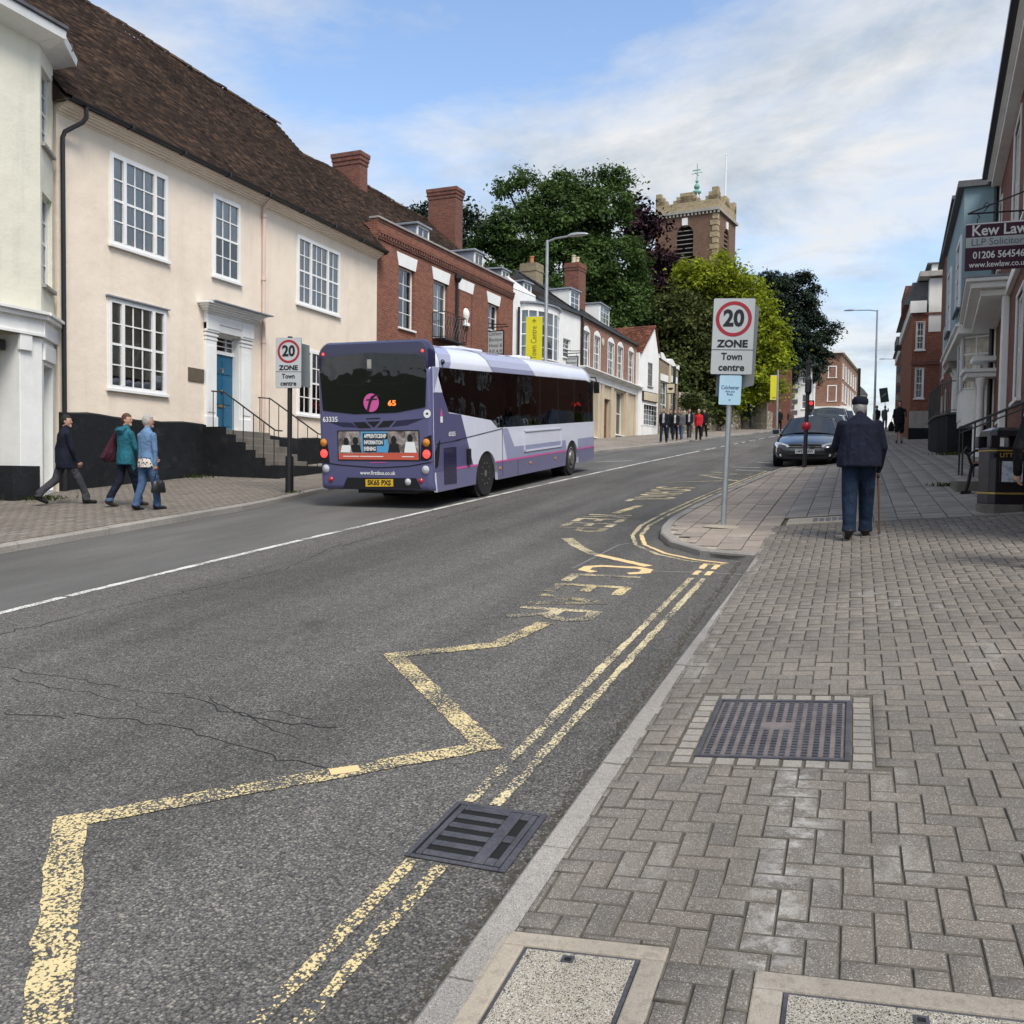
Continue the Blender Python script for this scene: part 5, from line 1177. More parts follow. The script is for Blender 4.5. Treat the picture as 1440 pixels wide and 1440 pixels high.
# ------------------------------------------------------------------ brick terrace house beyond, then the bay-fronted brick house
R4 = House('brick_terrace', 'plain brick terrace house between the blue house and the bay fronted house', (3.55, 46.5), (3.1, 35.1), z0=2.8); W = R4.W; zt = R4.uv(1329, 364)[1]
wr = [(W-2.3, W-1.3, 3.3, 5.3), (W-5, W-4, 3.3, 5.3), (W-8, W-7, 3.3, 5.3), (W-5, W-4, .4, 2.5), (W-8, W-7, .4, 2.5)]; R4.wall('wall', 0, W, -1.5, zt, wr, MATS['dark_brick'], th=.12, depth=7)
for r in wr: R4.window(r, (2,), 4, set=.03, fr=.07, trim=.05)
MB().box(-.05, W+.05, -.2, .3, zt, zt+.12).build('coping', MATS['slate'], R4.t)
def fpx(px, Y): d = ray(px, 600); return d.x/d.y*Y
Y5 = 47.5; x0_, x1_ = fpx(1279, Y5), fpx(1320, Y5)+1.0
R5 = House('bay_brick_house', 'red brick house with tall white sash windows and white band, jutting into the pavement', (x0_, Y5), (x1_, Y5), z0=3.4); W = R5.W
def v5(py): return onplane(1295, py, (0, Y5), (1, Y5)).z-R5.z0
q = [R5.rect(1289, 1300.5, 453, 492), R5.rect(1287.5, 1299, 518, 560)]; zt = v5(440)
R5.wall('flank_wall', 0, W, -1.5, zt, q, MATS['red_brick'], th=.12, depth=11)
for r in q: R5.window(r, (2,), 4, set=.03, fr=.06, curtain='pair', trim=.02)
ux = R5.uv(1303, 436)[0]
MB().box(-.12, ux, -.12, 11, zt, zt+.55).build('white_band', MATS['white_render'], R5.t); MB().box(ux+.1, W, -.02, 8, zt-.9, v5(392)).build('upper_storey', MATS['white_render'], R5.t); MB().box(ux-.35, W+.1, -.25, 8.2, v5(390), v5(383)).build('eaves', MATS['grey_stone'], R5.t); MB().box(ux+.2, W, .4, 7, v5(383), v5(370)).build('roof_box', MATS['white_render'], R5.t); MB().box(ux+.0, W+.1, .3, 7.2, v5(370), v5(368)).build('flat_roof', MATS['slate'], R5.t)
MB().box(ux-.9, ux+.1, 1.0, 5, zt+.5, v5(395)).build('gable_wall', MATS['dark_brick'], R5.t); MB().prism([(ux-.95, .8, zt+.55), (ux+.1, .8, zt+.55), (ux+.1, .8, v5(392)), (ux-.6, .8, v5(392))], (0, 9, 0)).build('roof_slope', MATS['slate'], R5.t)
mb = MB(); mb.box(-.04, W, -.06, 0, v5(513), v5(508)); mb.box(-.04, W, -.05, 0, v5(443), v5(440)); mb.build('string_course', MATS['dark_brick'], R5.t); R5.box('plinth', -.05, W, -.06, 0, -1.5, v5(602), 'black_plinth'); R5.box('stone_base', -.03, W, -.04, 0, v5(602)+.002, v5(578), 'grey_stone')
Y6 = 60; R6 = House('far_brick_shop', 'farthest brick building on the right with projecting shop signs', (fpx(1271, Y6), Y6), (fpx(1290, Y6), Y6), z0=4.2); W = R6.W
def v6(py): return onplane(1275, py, (0, Y6), (1, Y6)).z-R6.z0
R6.wall('flank_wall', 0, W, -1.5, v6(476), [], MATS['dark_brick'], depth=14); R6.box('white_parapet', -.1, W, -.05, 14, v6(476), v6(464), 'white_render'); R6.box('coping', -.25, W, -.15, 14, v6(464), v6(461), 'slate'); R6.box('corner_cornice', -.55, .05, .2, 3, v6(484), v6(472), 'slate', .02)
for k, (a, b) in enumerate(((514, 521), (524, 536), (540, 549), (552, 560))): MB().box(-.45, .0, .5+.3*k, .7+.3*k, v6(b), v6(a)).build('projecting_sign', MATS['slate' if k % 2 == 0 else 'grey_stone'], R6.t)
# ================================================================== BUS
BX = -6.98; HWB = 1.22; LB = 10.75
Y0 = onplane(613, 600, (BX, 0), (BX, 1)).y; SL = (G(Y0+9)-G(Y0))/9
BUS = thing('bus', 'purple and white single deck bus driving up the hill in the left lane', 'bus', (BX-HWB*.945, Y0, G(Y0)), rot=(math.atan(SL), 0, 0)); BUS.scale = (.945, 1, 1)
def bs(zx, zy):                                                        # side pixel (of the enlarged view) -> (y, z) on the bus side
    p = onplane(600+zx/5.76, 480+zy/5.76, (BX, 0), (BX, 1)); return (p.y-Y0, p.z-G(Y0)-SL*(p.y-Y0))
M('bus_purple', (.098, .098, .205), .28, .03, 2, 0, coat=.6); M('bus_dark', (.022, .020, .060), .22, .03, 2, 0, coat=.7); M('bus_lilac', (.34, .36, .53), .28, .03, 2, 0, coat=.6); M('bus_white', (.73, .76, .87), .28, .03, 2, 0, coat=.6, dirt=.10)
M('bus_skirt', (.15, .15, .27), .32, .04, 2, 0, coat=.5, dirt=.18); M('bus_pink', (.62, .10, .33), .35, 0, fine=0); M('tyre', (.014, .014, .015), .85, .1, 5); M('hub', (.22, .21, .20), .5, .25, 7, .1, 40, metal=.6); M('black_plastic', (.010, .010, .012), .35, 0, fine=0)
M('amber_lens', (.60, .22, .02), .2, 0, fine=0, coat=.5); M('red_lens', (.50, .015, .015), .2, 0, fine=0, coat=.5); M('red_lit', (.7, .03, .03), .3, 0, fine=0, emit=((1, .05, .04), 1.3)); M('clear_lens', (.55, .56, .58), .15, 0, fine=0, coat=.5, metal=.3)
M('plate_yellow', (.66, .42, .02), .5, 0, fine=0); M('plate_white', (.72, .72, .72), .5, 0, fine=0); M('ink', (.01, .01, .012), .6, 0, fine=0); M('seat_cloth', (.03, .035, .10), .9, .2, 9); M('rubber_floor', (.04, .04, .045), .9); M('led_orange', (.5, .1, .02), .5, 0, fine=0, emit=((1, .25, .05), .8))
ry, rr_ = bs(495, 1100)[0], .49; fy, fr_ = bs(1182, 1000)[0], .49
yW0, yW1 = ry, fy
def arch(yc, z0, r, up=True, n=12):                                    # from rear side over the wheel to the front side
    return [(yc-r*math.cos(math.pi*k/n), z0+r*1.05*math.sin(math.pi*k/n)) for k in range(n+1)]
zb = .30; wl = 1.38
zg_top = 2.52; zs = 0
# --- lower body skin on both sides, with wheel arches cut out
AR = .60
out = [(.10, zb)]+arch(yW0, zb, AR)+arch(yW1, zb, AR)+[(LB-.08, zb), (LB, .5), (LB, wl)]
gp = [bs(*q) for q in ((112, 160), (160, 420), (200, 575), (540, 640), (622, 748))]
rear_top = [(gp[3][0]+.35, wl), (gp[3][0], gp[3][1]), (gp[2][0], gp[2][1]), (gp[1][0]-.02, gp[1][1]), (gp[0][0], zg_top), (.04, zg_top), (.02, 1.4), (.04, .5)]
out = out+rear_top
def side_skin(sx):
    x = HWB*sx; mb = MB(); mb.prism([(x, y, z) for y, z in out], (-.06*sx, 0, 0)); return mb
for sx in (1, -1): side_skin(sx).build('side_panel', MATS['bus_white'], BUS)
def decal(pts, mat, name='livery', dx=.004, sx=1):
    mb = MB(); mb.prism([(sx*(HWB+dx), y, z) for y, z in pts], (-.003*sx, 0, 0)); return mb.build(name, MATS[mat], BUS)
zst = bs(900, 985)[1]; zst = .66                                        # pink stripe height
p1, p2 = bs(300, 595), bs(388, 1040)
for sx in (1, -1):
    # skirt below the stripe
    a1 = [(yW0-AR*math.sqrt(max(0, 1-((zst-zb)/(AR*1.05))**2)), zst)]
    rise = [p for p in arch(yW0, zb, AR+.004) if p[1] <= zst]; L0 = [p for p in rise if p[0] < yW0]; R0 = [p for p in rise if p[0] > yW0]
    r1 = [p for p in arch(yW1, zb, AR+.004) if p[1] <= zst]; L1 = [p for p in r1 if p[0] < yW1]; R1_ = [p for p in r1 if p[0] > yW1]
    ang = math.asin((zst-zb)/(AR*1.05)); cut = (AR+.004)*math.cos(ang)
    decal([(.12, zb+.004)]+L0+[(yW0-cut, zst), (p2[0], zst), (.08, zst)], 'bus_skirt', sx=sx)
    decal(R0[::-1][::-1] and ([(yW0+cut, zst)]+R0+L1+[(yW1-cut, zst)]), 'bus_skirt', sx=sx)
    decal([(yW1+cut, zst)]+R1_+[(LB-.09, zb+.004), (LB-.004, .5), (LB-.004, zst)], 'bus_skirt', sx=sx)
    for a, b in ((.75, yW0-cut), (yW0+cut, yW1-cut), (yW1+cut, LB-.01)): decal([(a, zst), (b, zst), (b, zst+.035), (a, zst+.035)], 'bus_pink', 'stripe', .0075, sx)
    # purple rear quarter
    decal([(.03, zst+.002), (p2[0], zst+.002), (p1[0], p1[1]), (gp[2][0]+.02, gp[2][1]-.02), (gp[1][0]-.03, gp[1][1]), (.03, gp[1][1]), (.025, 1.4)], 'bus_purple', sx=sx)
    # lilac band and slanting flash
    d0, d1, d2 = bs(625, 752), bs(655, 752), bs(705, 930); zl = .95
    decal([(yW0+cut+.12, zst+.04), (yW1-cut, zst+.04), (yW1-AR+.02, zl-.02), (d2[0]+.1, zl), (d1[0]+.05, wl-.02), (d0[0], wl-.02)], 'bus_lilac', sx=sx) if False else None
    decal([(d2[0]-.35, zst+.04), (yW1-cut-.01, zst+.04), (yW1-AR*.97, zl), (d2[0]+.12, zl), (d1[0]+.10, wl-.02), (d0[0]+.0, wl-.02)], 'bus_lilac', sx=sx)
    decal([(yW1+cut+.02, zst+.04), (LB-.01, zst+.04), (LB-.01, zl), (yW1+AR*.9, zl)], 'bus_lilac', sx=sx)
    # joint lines
    for pts in ([(p1[0]-.3, 1.20), (d0[0], 1.36)], [(.1, 1.16), (p1[0]-.05, 1.20)], [(d0[0], zb+.05), (d0[0], wl)], [(d0[0]+.95, zb+.02), (d0[0]+.95, zst)]):
        (ya, za), (yb, zb_) = pts; dxn, dzn = (0, .006) if abs(yb-ya) > abs(zb_-za) else (.006, 0)
        decal([(ya-dxn, za-dzn), (yb-dxn, zb_-dzn), (yb+dxn, zb_+dzn), (ya+dxn, za+dzn)], 'black_plastic', 'panel_joint', .009, sx)
    # advert frame on the side
    q = [bs(800, 775), bs(1100, 760), bs(1100, 905), bs(800, 945)]; y0, y1 = q[0][0], q[1][0]; z0, z1 = .80, 1.28
    mb = MB()
    for (a, b, c, d) in ((y0, y1, z1-.03, z1), (y0, y1, z0, z0+.04), (y0, y0+.03, z0, z1), (y1-.03, y1, z0, z1)): mb.box(min(sx*(HWB+.008), sx*(HWB+.022)), max(sx*(HWB+.008), sx*(HWB+.022)), a, b, c, d)
    mb.build('advert_frame', MATS['bus_white'], BUS)
    # engine grille, handles
    a, b = bs(150, 900)[0], bs(250, 900)[0]; decal([(a, .42), (b, .40), (b, 1.08), (a, 1.08)], 'bus_dark', 'side_grille', .012, sx)
    h0 = bs(345, 880); mb = MB(); mb.box(min(sx*HWB, sx*(HWB+.05)), max(sx*HWB, sx*(HWB+.05)), h0[0]-.07, h0[0]+.08, .72, 1.02); mb.build('filler_flap', MATS['black_plastic'], BUS, bevel=.01)
    # side glazing with pillars
    gl = [(gp[0][0]+.01, zg_top), (gp[1][0], gp[1][1]), (gp[2][0]+.01, gp[2][1]+.01), (gp[3][0]+.02, gp[3][1]+.01), (gp[3][0]+.37, wl+.005), (LB-.10, wl+.005), (LB-.22, zg_top-.02)]
    mb = MB(); mb.prism([(sx*(HWB-.012), y, z) for y, z in gl], (-.012*sx, 0, 0)); mb.build('side_window', MATS['bus_glass'], BUS)
    y = gp[0][0]+1.55; k = 0
    while y < LB-.5:
        mb = MB(); mb.box(min(sx*(HWB-.03), sx*(HWB-.075)), max(sx*(HWB-.03), sx*(HWB-.075)), y-.05, y+.05, 1.2, zg_top); mb.build('window_pillar', MATS['black_plastic'], BUS)
        decal([(y-.012, wl+.01), (y+.012, wl+.01), (y+.012, zg_top), (y-.012, zg_top)], 'black_plastic', 'window_joint', -.010, sx) if y > gp[3][0]+.4 else None
        y += 1.42; k += 1
    mb = MB(); mb.box(min(sx*(HWB-.02), sx*(HWB-.05)), max(sx*(HWB-.02), sx*(HWB-.05)), gp[3][0]+.4, LB-.5, 2.18, zg_top); mb.build('window_header', MATS['black_plastic'], BUS)
# white triangle trim behind the rear quarter
# --- roof: lofted shell
def roof_sec(y, s=1.0, dz=0): return [(x*s, y, z+dz) for x, z in ((-1.22, zg_top), (-1.215, 2.62), (-1.17, 2.76), (-1.05, 2.88), (-.8, 2.955), (-.4, 2.99), (0, 3.0), (.4, 2.99), (.8, 2.955), (1.05, 2.88), (1.17, 2.76), (1.215, 2.62), (1.22, zg_top))]
secs = [(0.02, .975, -.09), (.10, .992, -.03), (.25, 1, 0), (1, 1, 0), (5, 1, 0), (LB-.8, 1, 0), (LB-.35, .99, -.05), (LB-.12, .96, -.16)]; mb = MB(); rows = [roof_sec(*a) for a in secs]; n = 13
for r in rows: mb.v += r
for i in range(len(rows)-1):
    for k in range(n-1): mb.f.append((i*n+k, (i+1)*n+k, (i+1)*n+k+1, i*n+k+1)); mb.m.append(0)
mb.f.append(tuple(range(n))); mb.m.append(0); mb.f.append(tuple(range((len(rows)-1)*n+n-1, (len(rows)-1)*n-1, -1))); mb.m.append(0)
mb.box(-1.17, 1.17, .3, LB-.4, zg_top-.03, zg_top)
mb.build('roof', MATS['bus_white'], BUS, smooth=True)
def roof_band(ya, yb, yc, yd, mat, d=.006):                             # livery sweep over the roof cove, ya..yb at the side, yc..yd on top
    A = roof_sec(0, 1.0); m2 = MB(); S_ = [(x, z) for x, _, z in A][6:]
    P = []
    for i, (x, z) in enumerate(S_):
        f = i/(len(S_)-1); P.append(((x+d, yc+(ya-yc)*f, z+d), (x+d, yd+(yb-yd)*f, z+d)))
    for (a, b), (c, e) in zip(P, P[1:]): m2.quad(a, b, e, c)
    m2.build('roof_livery', MATS[mat], BUS, smooth=True)
roof_band(2.9, 5.6, 2.2, 4.6, 'bus_lilac'); roof_band(.3, .75, .3, 1.15, 'bus_lilac')
for (ya, yb) in ((2.7, 4.2), (6.6, 7.4)): MB().box(-.5, .45, ya, yb, 2.98, 3.07).build('roof_pod', MATS['bus_white'], BUS, bevel=.04)
# --- rear end
def rx_(zx): return -1.22+(zx-70)/870*2.44
def rz_(zy): return .33+(1240-zy)/1240*2.885
def rpoly(pts, mat, name, d=.0, th=.02, sub=None, smooth=False):
    mb = MB(); mb.prism([(x, -d, z) for x, z in pts][::-1], (0, th, 0)); return mb.build(name, MATS[mat], sub or BUS)
def rr(x0, x1, z0, z1, r=.08, n=5):
    P = []
    for cx, cz, a0 in ((x1-r, z1-r, 0), (x0+r, z1-r, 90), (x0+r, z0+r, 180), (x1-r, z0+r, 270)):
        for k in range(n+1): a = R(a0+90*k/n); P.append((cx+r*math.cos(a), cz+r*math.sin(a)))
    return P
def loft(secs, mat, name):
    mb = MB(); n = len(secs[0])
    for s_ in secs: mb.v += s_
    for i in range(len(secs)-1):
        for k in range(n): mb.f.append((i*n+k, i*n+(k+1) % n, (i+1)*n+(k+1) % n, (i+1)*n+k)); mb.m.append(0)
    mb.f.append(tuple(range(n-1, -1, -1))); mb.m.append(0); return mb.build(name, MATS[mat], BUS, smooth=True)
ring = lambda y, k, z0, z1, r: [(x, y, z) for x, z in rr(-1.22+k, 1.22-k, z0+k, z1-k, r)]
loft([ring(-.055, .09, .33, 2.55, .12), ring(-.045, .045, .33, 2.55, .10), ring(0, .012, .33, 2.55, .06), ring(.07, 0, .33, 2.55, .04)], 'bus_purple', 'rear_panel')
loft([ring(-.05, .10, 2.28, 3.02, .20), ring(-.04, .055, 2.28, 3.02, .22), ring(.02, .015, 2.28, 3.02, .25), ring(.16, 0.004, 2.28, 3.02, .26)], 'bus_dark', 'rear_dome')
D = .058
win = rpoly([(-1.10, 1.78), (-.4, 1.71), (.5, 1.73), (1.10, 1.82), (1.14, 2.45), (1.08, 2.68), (.95, 2.74), (0, 2.80), (-.95, 2.74), (-1.08, 2.68), (-1.14, 2.45)], 'rear_glass', 'rear_window', D+.004, .012)
rpoly(rr(-1.08, 1.08, 1.80, 2.72, .1), 'black_plastic', 'window_surround', D-.002, .006)
# things seen dimly through the rear glass
rpoly(rr(-.80, .72, 2.22, 2.66, .12), 'lead', 'inner_screen', D+.0005, .002); rpoly(rr(-.70, .66, 2.26, 2.62, .1), 'room_dark', 'inner_screen_glass', D+.0015, .001)
rpoly([(-.10, 2.52), (-.01, 2.52), (-.01, 2.68), (-.10, 2.68)], 'grey_stone', 'window_sticker', D+.006, .001)
# pink roundel with a stylised letter
cx, cz, r = rx_(492), rz_(560), .165; P = [(cx+r*math.cos(2*math.pi*k/28), cz+r*math.sin(2*math.pi*k/28)) for k in range(28)]; logo = rpoly(P, 'bus_pink', 'roundel', D+.007, .002)
st = [(cx-.11, cz-.165), (cx-.055, cz-.165), (cx-.01, cz-.03), (cx+.03, cz+.06), (cx+.10, cz+.115), (cx+.19, cz+.13), (cx+.19, cz+.145), (cx+.08, cz+.145), (cx-.005, cz+.105), (cx-.05, cz+.02)]
rpoly(st, 'ink', 'roundel_letter', D+.0085, .001, logo); rpoly([(cx-.11, cz+.035), (cx+.13, cz+.05), (cx+.14, cz+.075), (cx-.10, cz+.06)], 'ink', 'roundel_bar', D+.0088, .001, logo)
text('65', BUS, (rx_(650), -D-.007, rz_(568)), (R(90), 0, 0), .13, MATS['led_orange'], .004, .17, 'route_number')
# grille and sweeps
def zz(*pts): return [(rx_(x), rz_(y)) for x, y in pts]
rpoly(zz((150, 705), (330, 712), (375, 752), (260, 745)), 'bus_dark', 'rear_sweep', D, .004); rpoly(zz((680, 700), (890, 683), (760, 735), (640, 748)), 'bus_dark', 'rear_sweep', D, .004)
for q in (((345, 710), (440, 708), (485, 755), (385, 755)), ((455, 706), (555, 703), (505, 752)), ((580, 702), (665, 698), (620, 748), (530, 752))): rpoly(zz(*q), 'black_plastic', 'rear_vent', D+.002, .004)
rpoly(zz((450, 680), (555, 676), (555, 684), (450, 687)), 'black_plastic', 'rear_vent', D+.002, .004)
text('63335', BUS, (rx_(168), -D-.003, rz_(688)), (R(90), 0, 0), .13, MATS['sign_white'], .002, .33, 'fleet_number')
cx, cz = rx_(908), rz_(650); P = [(cx+.075*math.cos(2*math.pi*k/20), cz+.075*math.sin(2*math.pi*k/20)) for k in range(20)]; rpoly(P, 'sign_white', 'round_sticker', D+.003, .003); P = [(cx+.03*math.cos(2*math.pi*k/8), cz+.02*math.sin(2*math.pi*k/8)) for k in range(8)]; rpoly(P, 'ink', 'sticker_mark', D+.004, .001)
# advert panel: printed picture, built from flat colour fields
def ad_mat():
    t = NT('advert_photo'); n1 = t.noise(7, 5, .7); v = t.voro(9, None, 'F1', 'Color'); cs = t.node('ShaderNodeSeparateColor'); t.put(cs.inputs[0], v)
    c = t.ramp(n1, [(.3, (.02, .018, .02)), (.45, (.10, .075, .065)), (.56, (.30, .24, .22)), (.68, (.55, .53, .50))]); c = t.mix(.35, c, t.ramp(cs.outputs[0], [(0, (.03, .025, .03)), (.5, (.2, .18, .16)), (1, (.6, .55, .5))]))
    MATS['advert_photo'] = t.done(c, .45)
ad_mat(); M('advert_red', (.55, .10, .06), .45, 0, fine=0); M('advert_blue', (.10, .33, .58), .45, 0, fine=0)
a0, a1, b0, b1 = rx_(228), rx_(840), rz_(1000), rz_(782); ad = rpoly([(a0-.02, b0-.02), (a1+.02, b0-.02), (a1+.02, b1+.02), (a0-.02, b1+.02)], 'black_plastic', 'advert_panel', D+.006, .008)
rpoly([(a0, b0), (a1, b0), (a1, b1), (a0, b1)], 'advert_photo', 'advert_picture', D+.009, .003, ad); ax = lambda f: a0+(a1-a0)*f
rpoly([(ax(.29), b0+.13), (ax(.64), b0+.13), (ax(.62), b1), (ax(.29), b1)], 'advert_blue', 'advert_field', D+.0105, .001, ad); rpoly([(a0, b0), (a1, b0), (a1, b0+.13), (a0, b0+.11)], 'advert_red', 'advert_band', D+.012, .001, ad)
for k, (s_, w_) in enumerate((('APPRENTICESHIP', .30), ('INFORMATION', .25), ('EVENING', .16))):
    z = b1-.085-k*.115; rpoly([(ax(.315), z-.055), (ax(.325)+w_*1.72, z-.055), (ax(.325)+w_*1.72, z+.055), (ax(.315), z+.055)], 'ink', 'advert_strip', D+.0125, .001, ad)
    o = text(s_, ad, (ax(.32)+w_*.86, -D-.0137, z), (R(90), 0, 0), .10, MATS['sign_white'], .003, w_*1.6, 'advert_text')
for x, w_ in ((.16, .35), (.42, .5), (.87, .25)): rpoly([(ax(x)-w_/2, b0+.05), (ax(x)+w_/2, b0+.05), (ax(x)+w_/2, b0+.065), (ax(x)-w_/2, b0+.065)], 'sign_white', 'advert_text', D+.0135, .001, ad)
# heads: small dark silhouettes on the print
for x, z, c_ in ((.10, .24, (.25, .15, .12)), (.22, .25, (.2, .12, .1)), (.70, .27, (.25, .14, .11)), (.90, .30, (.28, .18, .14))):
    cx, cz = ax(x), b0+z+.08; rpoly([(cx+.06*math.cos(2*math.pi*k/14), cz+.08*math.sin(2*math.pi*k/14)) for k in range(14)], 'ink', 'advert_silhouette', D+.0105, .001, ad); rpoly([(cx-.13, b0+.13), (cx+.13, b0+.13), (cx+.09, cz-.06), (cx-.09, cz-.06)], 'sign_white' if x in (.10, .90) else 'ink', 'advert_silhouette', D+.011, .001, ad)
# bumper area
rpoly(zz((70, 1020), (250, 1042), (520, 1060), (760, 1045), (940, 1010), (940, 1018), (760, 1053), (520, 1068), (250, 1050), (70, 1028)), 'black_plastic', 'panel_joint', D+.002, .003)
rpoly(zz((285, 1143), (815, 1140), (850, 1222), (250, 1228)), 'black_plastic', 'bumper_recess', D+.001, .01)
rpoly(zz((430, 1155), (642, 1150), (642, 1207), (430, 1212)), 'plate_yellow', 'number_plate', D+.006, .01); text('SK65 PXS', BUS, (rx_(536), -D-.008, rz_(1181)), (R(90), 0, 0), .125, MATS['ink'], .004, .50, 'plate_text')
text('www.firstbus.co.uk', BUS, (rx_(525), -D-.004, rz_(1105)), (R(90), 0, 0), .10, MATS['sign_white'], .001, .76, 'web_address')
rpoly(zz((470, 1022), (590, 1018), (590, 1023), (470, 1027)), 'bus_pink', 'trim_line', D+.002, .003)
def lamp(cx, cz, r, mat, d=.0, name='lamp', x=None, par=None):
    m2 = MB(); m2.lathe([(r*1.15, 0), (r*1.15, -.012), (r, -.018), (r*.7, -.03), (0.001, -.036)], 16, (cx, -D-d, cz), 'y'); return m2.build(name, MATS[mat], par or BUS, smooth=True)
for s_, xs in ((-1, (108, 118, 126, 165)), (1, (985, 985, 975, 930))):
    if s_ < 0: P = [(-1.2, rz_(840)), (-1.2, rz_(1000)), (-1.12, rz_(1030)), (-.99, rz_(1028)), (-1.02, rz_(890)), (-1.06, rz_(855))]
    else: P = [(1.2, rz_(810)), (1.2, rz_(980)), (1.12, rz_(1005)), (.97, rz_(1005)), (1.0, rz_(880)), (1.06, rz_(830))]
    P = P if s_ > 0 else P[::-1]
    lc = rpoly(P[::-1], 'black_plastic', 'light_cluster', D+.004, .03); xc = s_*1.105
    lamp(xc, rz_(868), .062, 'amber_lens', .006, 'indicator', None, lc); lamp(xc, rz_(955), .066, 'red_lit', .006, 'brake_light', None, lc)
    lamp(s_*1.075, rz_(1075), .066, 'clear_lens', 0, 'round_lamp'); lamp(s_*.97, rz_(1160), .04, 'red_lens', 0, 'reflector')
lamp(rx_(755), rz_(1170), .055, 'clear_lens', .003, 'fog_lamp')
for s_ in (-1, 1): lamp(s_*1.06, 2.80, .022, 'red_lit', -.01, 'marker_lamp')
# wrap of the rear light cluster round the right flank, warning sticker, small number
decal([(.04, 1.02), (.28, 1.26), (.22, .95), (.16, .76), (.04, .72)], 'black_plastic', 'light_return', .006)
decal([(.30, 1.66), (.40, 1.66), (.35, 1.80)], 'bus_pink', 'warning_sticker', .006); decal([(.30, 1.54), (.40, 1.54), (.40, 1.65), (.30, 1.65)], 'sign_white', 'warning_sticker', .006)
text('63335', BUS, (HWB+.008, .80, 1.32), (R(90), 0, R(90)), .11, MATS['sign_white'], .002, .30, 'fleet_number')
# white triangle ahead of the dome
decal([(.06, gp[1][1]+.004), (gp[1][0]-.03, gp[1][1]+.004), (gp[0][0]-.01, zg_top-.01), (.30, zg_top-.01)], 'bus_white', 'livery', .006)
decal([(.05, gp[1][1]+.01), (.05, zg_top), (.29, zg_top)], 'bus_lilac', 'livery', .007)
# --- inside: floor, seats, poles; underside and wheels
mb = MB(); mb.box(-1.14, 1.14, .12, LB-.15, .34, .62); mb.box(-1.12, 1.12, .15, 3.6, .62, 1.05); mb.build('floor', MATS['rubber_floor'], BUS)
mb = MB(); mb.box(-.62, .62, .35, LB-.6, .24, .40); mb.build('chassis', MATS['black_plastic'], BUS)
for i in range(9):
    y = 1.0+i*.92; zf = 1.05 if y < 3.5 else .62
    for x in (-.82, .82):
        mb = MB(); mb.box(x-.28, x+.28, y, y+.45, zf+.30, zf+.42); mb.box(x-.28, x+.28, y-.06, y+.06, zf+.40, zf+1.08); mb.build('seat', MATS['seat_cloth'], BUS, bevel=.04)
mb = MB()
for y in (3.4, 4.6, 6.2, 7.8):
    for x in (-.45, .45): mb.tube([(x, y, .6), (x, y, 2.5)], .018, 6)
mb.build('grab_poles', M('grab_yellow', (.45, .33, .05), .4, 0, fine=0), BUS)
# front end
mb = MB(); mb.prism([(-1.2, LB-.1, zb+.05), (1.2, LB-.1, zb+.05), (1.2, LB-.1, wl), (-1.2, LB-.1, wl)], (0, .12, 0)); mb.build('front_panel', MATS['bus_white'], BUS, bevel=.04); MB().prism([(-1.18, LB-.06, wl), (1.18, LB-.06, wl), (1.12, LB-.2, zg_top), (-1.12, LB-.2, zg_top)], (0, .02, 0)).build('windscreen', MATS['bus_glass'], BUS)
for s_ in (1, -1): MB().box(min(s_*1.16, s_*1.22), max(s_*1.16, s_*1.22), LB-.16, LB-.06, wl, zg_top).build('front_pillar', MATS['black_plastic'], BUS)
for s_ in (1, -1): mb = MB(); mb.tube([(s_*1.15, LB-.1, 2.62), (s_*1.24, LB+.08, 2.62), (s_*1.28, LB+.10, 2.50)], .022, 6); mb.box(s_*1.28-.08, s_*1.28+.08, LB+.05, LB+.13, 2.18, 2.50); mb.build('wing_mirror', MATS['black_plastic'], BUS, bevel=.02)
mb = MB(); mb.lathe([(.04, 0), (.05, .04), (.03, .07)], 8, (HWB-.02, .42, 2.62), 'x'); mb.build('rear_camera', MATS['black_plastic'], BUS)
for yc in (yW0, yW1):
    for s_ in (1, -1):
        MB().lathe([(.56, s_*.75), (.56, s_*1.14)], 20, (0, yc, .50), 'x').build('wheel_well', MATS['black_plastic'], BUS)
        m2 = MB(); x0, x1 = s_*.90, s_*1.19; prof = [(.25, x0), (.44, x0), (.475, x0+s_*.04), (.475, x1-s_*.04), (.44, x1), (.29, x1)]
        m2.lathe(prof, 28, (0, yc, .475), 'x'); wh = m2.build('wheel', MATS['tyre'], BUS, smooth=True)
        rim = [(.29, x1-s_*.005), (.27, x1-s_*.03), (.25, x1-s_*.10), (.16, x1-s_*.12), (.15, x1-s_*.05), (.10, x1-s_*.03), (.07, x1), (.001, x1+s_*.005)] if yc == yW0 else [(.29, x1-s_*.005), (.265, x1+s_*.01), (.20, x1-s_*.02), (.17, x1+s_*.04), (.10, x1+s_*.06), (.001, x1+s_*.06)]
        m2 = MB(); m2.lathe(rim, 24, (0, yc, .475), 'x'); m2.build('rim', MATS['hub'], wh, smooth=True)
        m2 = MB()
        for k in range(10): q = 2*math.pi*k/10; m2.lathe([(.016, x1-s_*.06), (.016, x1+s_*.01)], 6, (0, yc+.215*math.cos(q), .475+.215*math.sin(q)), 'x')
        m2.build('wheel_nuts', MATS['hub'], wh)
for s_ in (1,):
    for yq in (bs(600, 1045)[0], bs(845, 1015)[0], bs(1045, 985)[0]): m2 = MB(); m2.lathe([(.035, HWB), (.03, HWB+.025), (.001, HWB+.03)], 8, (0, yq, zst-.13), 'x'); m2.build('side_marker', MATS['amber_lens'], BUS)
